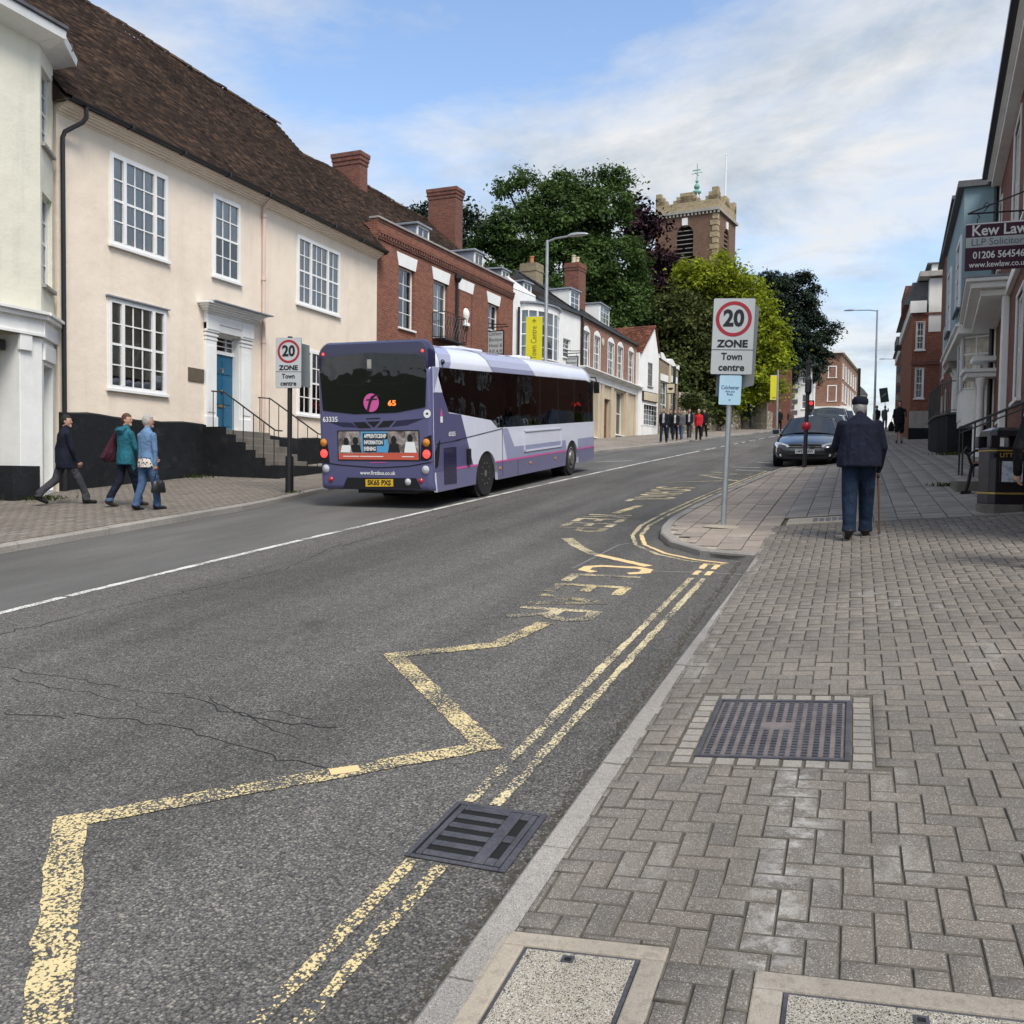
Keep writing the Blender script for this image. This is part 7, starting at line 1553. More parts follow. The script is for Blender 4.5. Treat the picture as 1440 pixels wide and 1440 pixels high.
def traffic_light(label, px, pyb, pyt, D, head_py, side=1):
    p = at(px, pyb, D); gz = zR(p.x, p.y) if p.x > XR(p.y) else zL(p.x, p.y) if p.x < XL(p.y) else G(p.y); t = thing('traffic_light', label, 'traffic light', (p.x, p.y, gz)); m_ = D/F; top = at(px, pyt, D).z-gz; hz = at(px, head_py, D).z-gz
    MB().tube([(0, 0, 0), (0, 0, top)], .07, 8).build('pole', MATS['black_metal'], t, smooth=True); x = side*.25; mb = MB(); mb.box(x-.16, x+.16, -.05, .15, hz-.75, hz+.2); hd = mb.build('signal_head', MATS['black_plastic'], t, bevel=.03)
    for k, mt in enumerate(('red_signal', 'amber_off', 'green_off')): MB().lathe([(.11, 0), (.10, -.03), (.001, -.05)], 14, (x, -.05, hz+.03-k*.30), 'y').build('lens', MATS[mt], hd, smooth=True); mb = MB(); mb.tube([(x+.13*math.cos(a_), -.06, hz+.03-k*.30+.13*math.sin(a_)) for a_ in np.linspace(0, math.pi, 8)], .012, 4); mb.build('hood', MATS['black_plastic'], hd)
M('red_signal', (.5, .02, .02), .3, 0, fine=0, emit=((1, .05, .04), .5)); M('amber_off', (.05, .03, .01), .4, 0); M('green_off', (.01, .03, .02), .4, 0)
traffic_light('traffic light showing red on the left of the parked cars', 1133, 610, 515, 52, 568, 1); traffic_light('traffic light showing red above the parked cars, near the capped man', 1206, 605, 518, 46, 565, 1)
def lamp_post(label, base, hgt, arm, mat='galv', banner=None, group='street lamps', r=.075):
    t = thing('street_lamp', label, 'street lamp', base, 0, group); MB().tube([(0, 0, -.1), (0, 0, 1.2), (0, 0, 1.25), (0, 0, hgt)], [r*1.35, r*1.35, r, r*.7], 10).build('column', MATS[mat], t, smooth=True)
    ax_, ay_ = arm; MB().tube([(0, 0, hgt-.05), (ax_*.4, ay_*.4, hgt+.03), (ax_, ay_, hgt+.05)], .035, 8).build('arm', MATS[mat], t, smooth=True); u = Vector((ax_, ay_, 0)).normalized(); v = Vector((-u.y, u.x, 0)); c = Vector((ax_, ay_, hgt+.05)); P = []
    hd = MB(); secs_ = [(0, .05, .05), (.12, .10, .09), (.35, .13, .10), (.62, .11, .06), (.72, .04, .03)]; rows = []
    for s_, w_, h_ in secs_: rows.append([c+u*s_+v*(w_*math.cos(q))+Vector((0, 0, h_*math.sin(q) if math.sin(q) > 0 else .35*h_*math.sin(q))) for q in np.linspace(0, 2*math.pi, 11)[:-1]])
    for rw in rows: hd.v += [tuple(p) for p in rw]
    for i in range(len(rows)-1):
        for k in range(10): hd.f.append((i*10+k, i*10+(k+1) % 10, (i+1)*10+(k+1) % 10, (i+1)*10+k)); hd.m.append(0)
    hd.f.append(tuple(range(9, -1, -1))); hd.m.append(0); hd.f.append(tuple(range(40, 50))); hd.m.append(0); hd.build('lamp_head', MATS[mat], t, smooth=True); return t
lb = at(765, 640, 31.2); lb = Vector((lb.x, lb.y, zL(lb.x, lb.y))); top = at(765, 338, 31.2).z; t = lamp_post('grey lamp post with a yellow town centre banner behind the bus', lb, top-lb.z, (.75, -.1)); mpp = 31.2/F
bx0, bx1 = -28*mpp, -5*mpp; bz1, bz0 = at(748, 445, 31.2).z-lb.z, at(748, 508, 31.2).z-lb.z
bn = thing('banner', 'yellow vertical banner reading Town Centre on the grey lamp post', 'banner', (lb.x, lb.y, lb.z+bz0), TH*.6, 'yellow banners'); mb = MB(); nseg = 6
MB().box(bx0, bx1, -.012, .012, 0, bz1-bz0).build('cloth', MATS['banner'], bn); text('Town Centre', bn, ((bx0+bx1)/2, -.016, (bz1-bz0)*.42), (R(90), R(-90), 0), .28, MATS['banner_ink'], .002, (bz1-bz0)*.74); mb = MB(); zt_ = bz1-bz0; xc_ = (bx0+bx1)/2
mb.tube([(xc_, -.018, zt_*.86), (xc_, -.018, zt_*.93)], .012, 4); mb.tube([(xc_-.06, -.018, zt_*.90), (xc_, -.018, zt_*.945), (xc_+.06, -.018, zt_*.90)], .012, 4); mb.build('arrow', MATS['banner_ink'], bn)
mb = MB(); mb.tube([(bx0, 0, zt_), (.03, 0, zt_)], .014, 6); mb.tube([(bx0, 0, 0), (.03, 0, 0)], .014, 6); mb.build('banner_arm', MATS['galv'], bn)
l2 = gnd(1092, 607, surf=zL); l2 = at(1092, 607, 66); l2 = Vector((l2.x, l2.y, zL(l2.x, l2.y))); t = thing('banner_post', 'thin grey post with a yellow banner by the churchyard wall', 'post', l2); MB().tube([(0, 0, -.1), (0, 0, at(1092, 520, 66).z-l2.z)], [.09, .06], 8).build('column', MATS['galv'], t, smooth=True); m2_ = 66/F; bn = thing('banner', 'yellow banner on the distant lamp post by the churchyard wall', 'banner', (l2.x, l2.y, at(1087, 562, 66).z), TH*.6, 'yellow banners'); zt_ = at(1087, 528, 66).z-at(1087, 562, 66).z
MB().box(-10*m2_, -1*m2_, -.012, .012, 0, zt_).build('cloth', MATS['banner'], bn); MB().box(-7*m2_, -2.5*m2_, -.016, -.013, .1, .18).build('print', MATS['banner_ink'], bn); mb = MB(); mb.tube([(-10*m2_, 0, zt_), (0, 0, zt_)], .02, 5); mb.tube([(-10*m2_, 0, 0), (0, 0, 0)], .02, 5); mb.build('banner_arm', MATS['galv'], bn)
for (px, pyb, pyt, D, lab, arm) in ((1229, 600, 436, 58, 'tall lamp post on the right pavement above the man with the cane', (-1.25, 0)), (1261, 600, 505, 96, 'farther lamp post near the brow of the hill', (-1.2, 0))):
    p = at(px, pyb, D); gz = zR(p.x, p.y); lamp_post(lab, (p.x, p.y, gz), at(px, pyt, D).z-gz, arm, 'lead')
# ------------------------------------------------------------------ hanging hotel signs and pub sign
def hang_sign(label, px0, px1, py0, py1, H, lines, lean):
    u, v = H.uv((px0+px1)/2+lean, (py0+py1)/2); c = math.cos(H.ang); s_ = math.sin(H.ang); base = Vector((H.P0[0]+c*u, H.P0[1]+s_*u, 0)); out = Vector((s_, -c, 0)); D_ = None
    d = .85; p = base+out*d; Dp = -p.x*math.sin(TH)+p.y*math.cos(TH); m_ = Dp/F; cpt = at((px0+px1)/2, (py0+py1)/2, Dp); w_, h_ = (px1-px0)*m_, (py1-py0)*m_; t = thing('hotel_sign', label, 'sign', (cpt.x, cpt.y, cpt.z), math.atan2(out.y, out.x), 'hanging hotel signs')
    mb = MB(); mb.box(-w_/2, w_/2, -.03, .03, -h_/2, h_/2); mb.build('frame', MATS['black_metal'], t); MB().box(-w_/2+.05, w_/2-.05, -.036, .036, -h_/2+.05, h_/2-.05).build('panel', MATS['sign_face'], t)
    for k, ln in enumerate(lines): text(ln, t, (0, -.038, h_*.36-k*h_*.24), (R(90), 0, 0), h_*.22, MATS['ink'], 0, w_*(.78 if len(ln) > 6 else .45), shear=.25)
    mb = MB(); zt_ = h_/2+.14; wx_ = -d-.1; mb.tube([(wx_, 0, zt_), (w_/2+.2, 0, zt_)], .022, 6); mb.tube([(wx_+.05, 0, zt_-.8), (wx_+.05, 0, zt_+.3)], .025, 6); mb.tube([(wx_+.05, 0, zt_-.7), (wx_+.3, 0, zt_-.45), (wx_+.45, 0, zt_-.1), (wx_+.7, 0, zt_)], .016, 5)
    mb.tube([(wx_+.05, 0, zt_+.28), (wx_+.4, 0, zt_+.22), (0, 0, zt_+.12), (w_/2+.1, 0, zt_+.1)], .022, 5)
    for x in (-w_*.35, w_*.35): mb.tube([(x, 0, h_/2), (x, 0, zt_)], .012, 4)
    mb.build('bracket', MATS['black_metal'], t); return t
hang_sign('white hotel sign with black script hanging from the brick hotel', 684, 710, 465, 499, HT, ('Colchester', 'Boutique', 'Hotel &', 'B/B A/R'), -4); hang_sign('smaller white hotel sign hanging before the white bow house', 793, 814, 501, 525, WB, ('Colchester', 'Boutique', 'Hotel'), -4)
p = at(947, 597, 60); gz = zL(p.x, p.y); t = thing('pub_sign', 'square cream pub sign on a dark post by the stone house', 'sign', (p.x, p.y, gz)); top = at(947, 515, 60).z-gz; MB().tube([(0, 0, 0), (0, 0, top)], .10, 8).build('post', MATS['black_metal'], t); z0_, z1_ = at(947, 554, 60).z-gz, at(947, 539, 60).z-gz; w_ = 13*60/F
MB().box(-w_/2-.2, w_/2-.2, -.16, -.10, z0_, z1_).build('board', MATS['black_metal'], t); MB().box(-w_/2-.15, w_/2-.25, -.17, -.161, z0_+.05, z1_-.05).build('panel', MATS['stone_cream'], t); mb = MB(); mb.prism([(-.2+.16*math.cos(q), -.173, (z0_+z1_)/2+.10*min(.5, math.sin(q))) for q in np.linspace(0, 2*math.pi, 15)[:-1]], (0, .002, 0)); mb.build('emblem', MATS['ink'], t)
# ------------------------------------------------------------------ litter bin and bench
pb = gnd(1411, 722, surf=zR); D_ = -pb.x*math.sin(TH)+pb.y*math.cos(TH); mpp = D_/F; t = thing('litter_bin', 'black litter bin with gold bands, poster and domed lid at the right edge', 'litter bin', (pb.x, pb.y+.28, zR(pb.x, pb.y+.28)), TH*.75); H_ = (722-603)*mpp; w_ = 26.5*mpp
def oct_(w_, z, ch=.26): c = w_*ch; return [(-w_+c, -w_, z), (w_-c, -w_, z), (w_, -w_+c, z), (w_, w_-c, z), (w_-c, w_, z), (-w_+c, w_, z), (-w_, w_-c, z), (-w_, -w_+c, z)]
def octbox(z0, z1, k, mat, name, k2=None):
    mb = MB(); A, B = oct_(w_*k, z0), oct_(w_*(k2 or k), z1); mb.add(A+B, [(7, 6, 5, 4, 3, 2, 1, 0), tuple(range(8, 16))]+[(i, (i+1) % 8, 8+(i+1) % 8, 8+i) for i in range(8)]); return mb.build(name, MATS[mat], t, bevel=.008)
octbox(-.15, .09, 1.0, 'stone_step', 'plinth'); octbox(.09, H_*.22, .96, 'bin_black', 'base'); octbox(H_*.20, H_*.225, .985, 'gold', 'gold_band'); body = octbox(H_*.225, H_*.72, .94, 'bin_black', 'body'); octbox(H_*.71, H_*.73, .985, 'gold', 'gold_band')
octbox(H_*.73, H_*.76, .97, 'bin_black', 'rim')
for sx in (-1, 1):
    for sy in (-1, 1): MB().box(sx*w_*.80-.06, sx*w_*.80+.06, sy*w_*.80-.06, sy*w_*.80+.06, H_*.76, H_*.90).build('lid_post', MATS['bin_black'], t, bevel=.01)
octbox(H_*.89, H_*.96, .96, 'bin_black', 'lid', .90); octbox(H_*.96, H_, .90, 'bin_black', 'lid_dome', .55); octbox(H_*.62, H_*.765, .80, 'black_void', 'inner_liner')
mb = MB(); mb.box(-.20, .20, -w_*.945-.006, -w_*.94, H_*.64, H_*.69); mb.build('name_bar', MATS['black_plastic'], t); text('LITTER', t, (0, -w_*.945-.008, H_*.665), (R(90), 0, 0), .075, MATS['gold'], .002, .26)
MB().box(-.13, .19, -w_*.945-.012, -w_*.94, H_*.33, H_*.615).build('poster_frame', MATS['bin_black'], t, bevel=.004)
def poster():
    tt = NT('poster'); c = tt.ramp(tt.noise(9, 5, .7), [(.3, (.03, .12, .10)), (.45, (.45, .52, .55)), (.55, (.62, .66, .70)), (.7, (.14, .28, .45))]); MATS['poster'] = tt.done(c, .35)
poster(); MB().box(-.10, .16, -w_*.945-.014, -w_*.945-.0122, H_*.35, H_*.595).build('poster', MATS['poster'], t)
pb2 = gnd(1362, 694, surf=zR); t = thing('bench', 'black cast iron bench end seen behind the litter bin', 'bench', (pb2.x, pb2.y, pb2.z), R(-82)); k = 1.0
for x in (0, 1.3):
    mb = MB(); mb.tube([(x, -.05, 0), (x, .0, .2), (x, .03, .42), (x, .12, .46), (x, .42, .42), (x, .5, .22), (x, .58, 0)], .028, 6); mb.tube([(x, .45, .42), (x, .58, .65), (x, .66, .90)], .025, 6); mb.tube([(x, .03, .44), (x, -.02, .60), (x, .08, .68), (x, .30, .66), (x, .50, .68)], .024, 6); mb.tube([(x, -.02, .60), (x, -.09, .66), (x, -.05, .73), (x, .02, .70)], .02, 6); mb.tube([(x, .1, .46), (x, .2, .58), (x, .32, .50), (x, .4, .62)], .016, 5); mb.box(x-.05, x+.05, -.12, .02, -.02, .04); mb.box(x-.05, x+.05, .52, .66, -.02, .04); mb.build('end_frame', MATS['black_metal'], t, smooth=True)
for i in range(5): MB().box(-.05, 1.35, .06+i*.08, .125+i*.08, .47, .50).build('seat_slat', MATS['brown_door'], t)
for i in range(4): MB().obox((.65, .50+i*.045, .60+i*.09), (.7, 0, 0), (0, .012, 0), (0, .014, .035)).build('back_slat', MATS['brown_door'], t)
# weeds
def weeds(label, pos, n, sz, seedn, mat='leaf_bush'):
    g = np.random.default_rng(seedn); t = thing('weeds', label, 'weeds', pos); N_ = n; P = g.normal(size=(N_, 3))*np.array([sz, sz, 0]); h = g.uniform(.3, 1, N_)*sz*.5; d = g.normal(size=(N_, 2))*.5; w2 = g.normal(size=(N_, 2)); w2 /= np.linalg.norm(w2, axis=1)[:, None]; V = []
    for i in range(N_):
        x, y = P[i, :2]; a = w2[i]*sz*.07; V += [(x-a[0], y-a[1], 0), (x+a[0], y+a[1], 0), (x+d[i, 0]*h[i]+a[0]*.3, y+d[i, 1]*h[i], h[i]), (x+d[i, 0]*h[i]-a[0], y+d[i, 1]*h[i], h[i]*.9)]
    npmesh('leaves', V, np.arange(N_*4).reshape(-1, 4), MATS[mat], t)
weeds('weeds growing at the foot of the cream building door', gnd(58, 703, surf=zL)+Vector((0, 0, 0)), 160, .22, 31); weeds('weeds at the foot of the black plinth near the door steps', gnd(275, 672, surf=zL), 120, .2, 32); weeds('grass tuft at the foot of the black sign pole', gnd(412, 693, surf=zL), 60, .12, 33); weeds('weeds and dry plants beside the stone steps near the bench', gnd(1338, 684, surf=zR), 110, .16, 34); weeds('weeds by the retaining wall foot', gnd(1338, 640, surf=zR), 120, .2, 35)
# ================================================================== PARKED CARS (front faces local -y)
M('car_black', (.006, .007, .010), .18, 0, fine=0, coat=1.0, spec=.6); M('car_silver', (.50, .54, .60), .25, 0, fine=0, coat=1.0, metal=.4); M('car_purple', (.10, .095, .13), .25, 0, fine=0, coat=1.0, metal=.3); M('car_grey', (.05, .055, .06), .25, 0, fine=0, coat=1.0, metal=.3)
M('chrome', (.65, .66, .68), .12, 0, fine=0, metal=1.0); M('headlamp', (.62, .64, .66), .08, 0, fine=0, coat=1.0, metal=.2); M('car_cabin', (.03, .03, .032), .9, 0)
def car(label, x, y, paint, L=4.9, Wd=1.87, H=1.40, hood=.92, nose=.66, ws0=1.45, ws1=2.25, rf=3.45, rr2=4.35, plate=None, emblem=False, rotz=0.0):
    t = thing('parked_car', label, 'car', (x, y, G(y)), 0, 'cars parked on the right'); sl = math.atan((G(y+4)-G(y))/4); t.rotation_euler = (sl, 0, rotz); hw = Wd/2; k = L/4.9
    st = [(0.0, .66, .30, nose-.10, .02), (.06, .80, .22, nose-.03, .03), (.22, .89, .19, nose+.03, .05), (.55, .95, .18, nose+.09, .07), (1.0, .985, .18, hood-.07, .07), (ws0, 1.0, .18, hood, .05), (2.4, 1.0, .18, hood+.02, .0), (3.5, 1.0, .18, hood+.03, .0), (4.2, .98, .19, hood+.02, .04), (4.65, .93, .24, hood-.02, .04), (4.85, .84, .30, hood-.10, .03), (4.9, .72, .36, hood-.16, .02)]
    mb = MB(); n = 0
    for (yy_, w_, zb_, zt_, cr) in st:
        w2 = hw*w_; zm = zb_+(zt_-zb_)*.55
        sec = [(-w2*.86, zb_), (-w2*.97, zb_+.08), (-w2, zm-.08), (-w2, zm+.04), (-w2*.95, zt_-.05), (-w2*.84, zt_), (-w2*.45, zt_+cr*.8), (0, zt_+cr)]; sec = sec+[(-a, b) for a, b in sec[-2::-1]]; n = len(sec); mb.v += [(a, yy_*k, b) for a, b in sec]
    for i in range(len(st)-1):
        for j in range(n): mb.f.append((i*n+j, i*n+(j+1) % n, (i+1)*n+(j+1) % n, (i+1)*n+j)); mb.m.append(0)
    mb.f.append(tuple(range(n-1, -1, -1))); mb.m.append(0); mb.f.append(tuple(range((len(st)-1)*n, len(st)*n))); mb.m.append(0)
    body = mb.build('body', MATS[paint], t, smooth=True)
    s_ = body.modifiers.new('sub', 'SUBSURF'); s_.levels = 1; s_.render_levels = 1
    wb, wt = hw*.88, hw*.64; zb_ = hood-.02; P = {'fl': (-wb, ws0*k, zb_), 'fr': (wb, ws0*k, zb_), 'rl': (-wb, rr2*k, zb_), 'rr': (wb, rr2*k, zb_), 'tfl': (-wt, ws1*k, H-.03), 'tfr': (wt, ws1*k, H-.03), 'trl': (-wt, rf*k, H-.03), 'trr': (wt, rf*k, H-.03)}
    def bow(a, b, c, d, m_, name, bulge=.06, nseg=6):
        a, b, c, d = map(Vector, (a, b, c, d)); nn = (b-a).cross(d-a).normalized(); m2 = MB(); V = []
        for j in range(nseg+1):
            f = j/nseg; o_ = nn*bulge*(1-(2*f-1)**2); V += [a.lerp(b, f)+o_, d.lerp(c, f)+o_]
        m2.add(V, [(2*j, 2*j+2, 2*j+3, 2*j+1) for j in range(nseg)]); return m2.build(name, m_, t, smooth=True)
    G_ = MATS['car_glass']; bow(P['fl'], P['fr'], P['tfr'], P['tfl'], G_, 'windscreen', .10); bow(P['rr'], P['rl'], P['trl'], P['trr'], G_, 'rear_window', .08)
    for s2 in ('l', 'r'): bow(P['f'+s2], P['r'+s2], P['tr'+s2], P['tf'+s2], G_, 'side_window', .03 if s2 == 'r' else -.03)
    mb = MB(); V = []
    for f in np.linspace(0, 1, 7):
        yv = (ws1-.03+(rf-ws1+.06)*f)*k
        for g in np.linspace(-1, 1, 9): V.append((g*(wt+.02), yv, H-.03+.05*(1-g*g)*(1-.4*(2*f-1)**2)))
    mb.add(V, [(i*9+j, i*9+j+1, i*9+j+10, i*9+j+9) for i in range(6) for j in range(8)]); mb.build('roof', MATS[paint], t, smooth=True)
    for a, b in (('fl', 'tfl'), ('fr', 'tfr'), ('rl', 'trl'), ('rr', 'trr')): MB().tube([P[a], P[b]], .038, 6).build('pillar', MATS[paint], t, smooth=True)
    MB().tube([P['tfl'], Vector(P['tfl']).lerp(Vector(P['tfr']), .5)+Vector((0, -.06, .045)), P['tfr']], .025, 6).build('header_rail', MATS[paint], t)
    mb = MB(); mb.box(-hw*.8, hw*.8, (ws0+.55)*k, (rr2-.3)*k, .35, hood-.05); mb.build('cabin', MATS['car_cabin'], t)
    for xx in (-.37, .37): mb = MB(); mb.box(xx-.24, xx+.24, 2.55*k, 2.72*k, hood-.2, hood+.22); mb.box(xx-.13, xx+.13, 2.56*k, 2.68*k, hood+.22, hood+.38); mb.build('seat', MATS['car_cabin'], t, bevel=.04)
    MB().tube([(.37+.17*math.cos(q), 2.0*k, hood+.0+.17*math.sin(q)) for q in np.linspace(0, 2*math.pi, 14)], .016, 5).build('steering_wheel', MATS['car_cabin'], t)
    for sx in (-1, 1):
        mb = MB(); mb.obox((sx*(hw+.06), (ws0+.28)*k, hood+.08), (.10, 0, 0), (0, .05, 0), (0, 0, .07)); mb.build('door_mirror', MATS[paint], t, bevel=.03)
        m2 = MB(); nb = 12; V = []                                       # swept-back headlamp lens on the wing
        pts = [(.42, .045, nose-.06), (.60, .10, nose-.10), (.80, .24, nose-.09), (.88, .42, nose+.0), (.86, .58, nose+.07), (.66, .26, nose+.045), (.48, .10, nose+.0)]
        m2.prism([(sx*a*hw/.935, b*k-.045, c) for a, b, c in (pts if sx > 0 else pts[::-1])], (sx*.015, .06, 0)); m2.build('headlamp', MATS['headlamp'], t, bevel=.012)
        MB().lathe([(.05, 0), (.045, -.02), (.001, -.03)], 12, (sx*.66, .06, .36), 'y').build('fog_lamp', MATS['headlamp'], t)
        for yw in (.92*k, 3.85*k):
            m2 = MB(); x0, x1 = sx*(hw-.24), sx*(hw-.015); m2.lathe([(.20, x0), (.30, x0), (.325, x0+sx*.03), (.325, x1-sx*.03), (.30, x1), (.22, x1)], 22, (0, yw, .325), 'x'); wh_ = m2.build('wheel', MATS['tyre'], t, smooth=True); m2 = MB(); m2.lathe([(.22, x1-sx*.004), (.20, x1-sx*.03), (.08, x1-sx*.02), (.001, x1-sx*.01)], 18, (0, yw, .325), 'x'); m2.build('rim', MATS['chrome'], wh_, smooth=True)
            m2 = MB(); m2.lathe([(.37, sx*(hw-.12)), (.37, sx*(hw+.002))], 22, (0, yw, .335), 'x'); m2.build('wheel_arch', MATS['black_plastic'], t)
    gw_ = .46; gz = nose-.10; mb = MB(); P2 = [(-gw_*.85, gz-.09), (gw_*.85, gz-.09), (gw_, gz+.05), (gw_*.9, gz+.11), (-gw_*.9, gz+.11), (-gw_, gz+.05)]; mb.prism([(a, .015, b) for a, b in P2][::-1], (0, .05, 0)); mb.build('grille', MATS['black_plastic'], t)
    for dz in (-.05, .0, .05): MB().box(-gw_*.9, gw_*.9, .0, .03, gz+dz-.008, gz+dz+.008).build('grille_bar', MATS['chrome'], t)
    if emblem:
        mb = MB(); mb.tube([(.095*math.cos(q), -.012, gz+.015+.095*math.sin(q)) for q in np.linspace(0, 2*math.pi, 20)], .011, 6)
        for q in (90, 210, 330): mb.tube([(0, -.012, gz+.015), (.09*math.cos(R(q)), -.012, gz+.015+.09*math.sin(R(q)))], [.016, .004], 5)
        mb.build('emblem', MATS['chrome'], t)
    mb = MB(); mb.box(-.62, .62, .02, .08, .26, .37); mb.build('air_intake', MATS['black_plastic'], t)
    MB().box(-.26, .26, -.035, .0, .41, .52).build('number_plate', MATS['plate_white'], t)
    if plate: text(plate, t, (0, -.037, .465), (R(90), 0, 0), .10, MATS['ink'], .003, .46, 'plate_text')
    for sx in (-1, 1): MB().tube([(sx*.05, (ws0-.02)*k, hood+.03), (sx*.05+.45, (ws0+.12)*k, hood+.09)], .010, 4).build('wiper', MATS['black_plastic'], t)
    return t
car('black saloon car parked facing downhill behind the build-out', -1.32, 27.75, 'car_black', plate='HP57 GSW', emblem=True, rotz=R(-1.5))
car('pale silver car parked directly behind the black saloon', -1.02, 33.6, 'car_silver', L=4.3, Wd=1.76, H=1.46, hood=.95, ws0=1.25, ws1=2.0, rf=3.6, rr2=4.5, rotz=R(-1.5))
car('grey purple people carrier parked behind the silver car', -1.1, 39.6, 'car_purple', L=4.6, Wd=1.82, H=1.72, hood=1.05, nose=.75, ws0=1.05, ws1=1.85, rf=4.2, rr2=4.7, rotz=R(-1.5))
car('dark grey car last in the parked row', -.75, 46.2, 'car_grey', L=4.5, Wd=1.8, H=1.62, hood=1.0, nose=.72, ws0=1.1, ws1=1.95, rf=4.0, rr2=4.6)
# ================================================================== PEOPLE (local frame: facing +y, z up)
SKIN = M('skin', (.44, .25, .18), .55, .06, 12, .03, 60); M('skin_dark', (.20, .10, .065), .55, .06, 12)
def cloth(name, col, rough=.9, fold=.022, fs=8, pat=None):
    t = NT(name); o = t.obj(); c = t.mix(1, col, t.ramp(t.noise(6, 4, .6), [(.3, .78), (.7, 1.25)]), 'MULTIPLY')
    if pat: v = t.voro(28, None, 'F1', 'Distance'); c = t.mix(t.ramp(v, [(.35, 1), (.45, 0)]), c, pat)
    h = t.math('ADD', t.noise(fs, 3, .5, t.map(o, (1, 1, .6)), .6), t.math('MULTIPLY', t.noise(160, 2), .04)); MATS[name] = t.done(c, rough, t.bump(h, fold*3, .8), spec=.2); return MATS[name]
cloth('navy_cloth', (.009, .011, .023)); cloth('jeans', (.010, .020, .040)); cloth('light_jeans', (.055, .10, .185)); cloth('denim_jacket', (.115, .20, .33)); cloth('teal_cloth', (.020, .115, .155)); cloth('dark_navy', (.010, .012, .022)); cloth('grey_trousers', (.045, .045, .052)); cloth('black_cloth', (.010, .010, .012)); cloth('white_shirt', (.36, .36, .36)); cloth('red_cloth', (.48, .02, .03)); cloth('brown_cloth', (.10, .065, .05)); cloth('leopard', (.55, .50, .44), pat=(.05, .04, .035)); cloth('plum_bag', (.05, .015, .025)); cloth('grey_cloth', (.10, .10, .11))
M('shoe_black', (.010, .010, .010), .4, 0, fine=0); M('hair_grey', (.36, .35, .33), .8, .25, 30, .2, 90, bump=.01, bs=90); M('hair_dark', (.014, .011, .009), .7, .3, 30, .2, 90, bump=.01, bs=90); M('hair_brown', (.085, .035, .018), .7, .3, 30, .2, 90, bump=.01, bs=90); M('shoe_brown', (.045, .03, .022), .6, .1); M('cane_wood', (.16, .075, .035), .4, .15, 8); M('placard', (.035, .055, .045), .7, .2, 8)
def capsule(p, q, r0, r1, n=12):
    p, q = Vector(p), Vector(q); ax_ = (q-p); L_ = ax_.length or 1e-4; ax_ = ax_/L_; a = ax_.cross(Vector((0, 0, 1)) if abs(ax_.z) < .9 else Vector((1, 0, 0))).normalized(); b = ax_.cross(a); mb = MB(); pr_ = []
    for k in range(1, 5): f = R(-90+90*k/5); pr_.append((r0*math.cos(f), r0*math.sin(f)))
    pr_ += [(r0, 0), (r0+(r1-r0)*.5, L_*.5), (r1, L_)]
    for k in range(1, 5): f = R(90*k/5); pr_.append((r1*math.cos(f), L_+r1*math.sin(f)))
    V = []
    for r_, h in pr_:
        for k in range(n): t_ = 2*math.pi*k/n; V.append(p+ax_*h+(a*math.cos(t_)+b*math.sin(t_))*r_)
    m = len(pr_); fs = [(i*n+k, i*n+(k+1) % n, (i+1)*n+(k+1) % n, (i+1)*n+k) for i in range(m-1) for k in range(n)]; fs += [tuple(range(n-1, -1, -1)), tuple(range((m-1)*n, m*n))]; mb.add(V, fs); return mb
def ellip(c, r, n=14, m=10):
    mb = MB(); V = []
    for i in range(1, m):
        f = math.pi*i/m
        for k in range(n): t_ = 2*math.pi*k/n; V.append((c[0]+r[0]*math.sin(f)*math.cos(t_), c[1]+r[1]*math.sin(f)*math.sin(t_), c[2]-r[2]*math.cos(f)))
    fs = [(i*n+k, i*n+(k+1) % n, (i+1)*n+(k+1) % n, (i+1)*n+k) for i in range(m-2) for k in range(n)]+[tuple(range(n-1, -1, -1)), tuple(range((m-2)*n, (m-1)*n))]; mb.add(V, fs); return mb
def rings(secs, n=16):                                                 # (cx, cy, z, rx, ry)
    mb = MB(); V = []
    for cx, cy, z, rx, ry_ in secs:
        for k in range(n):
            t_ = 2*math.pi*k/n; c, s_ = math.cos(t_), math.sin(t_); e = .85; V.append((cx+rx*math.copysign(abs(c)**e, c), cy+ry_*math.copysign(abs(s_)**e, s_), z))
    m = len(secs); fs = [(i*n+k, i*n+(k+1) % n, (i+1)*n+(k+1) % n, (i+1)*n+k) for i in range(m-1) for k in range(n)]+[tuple(range(n-1, -1, -1)), tuple(range((m-1)*n, m*n))]; mb.add(V, fs); return mb
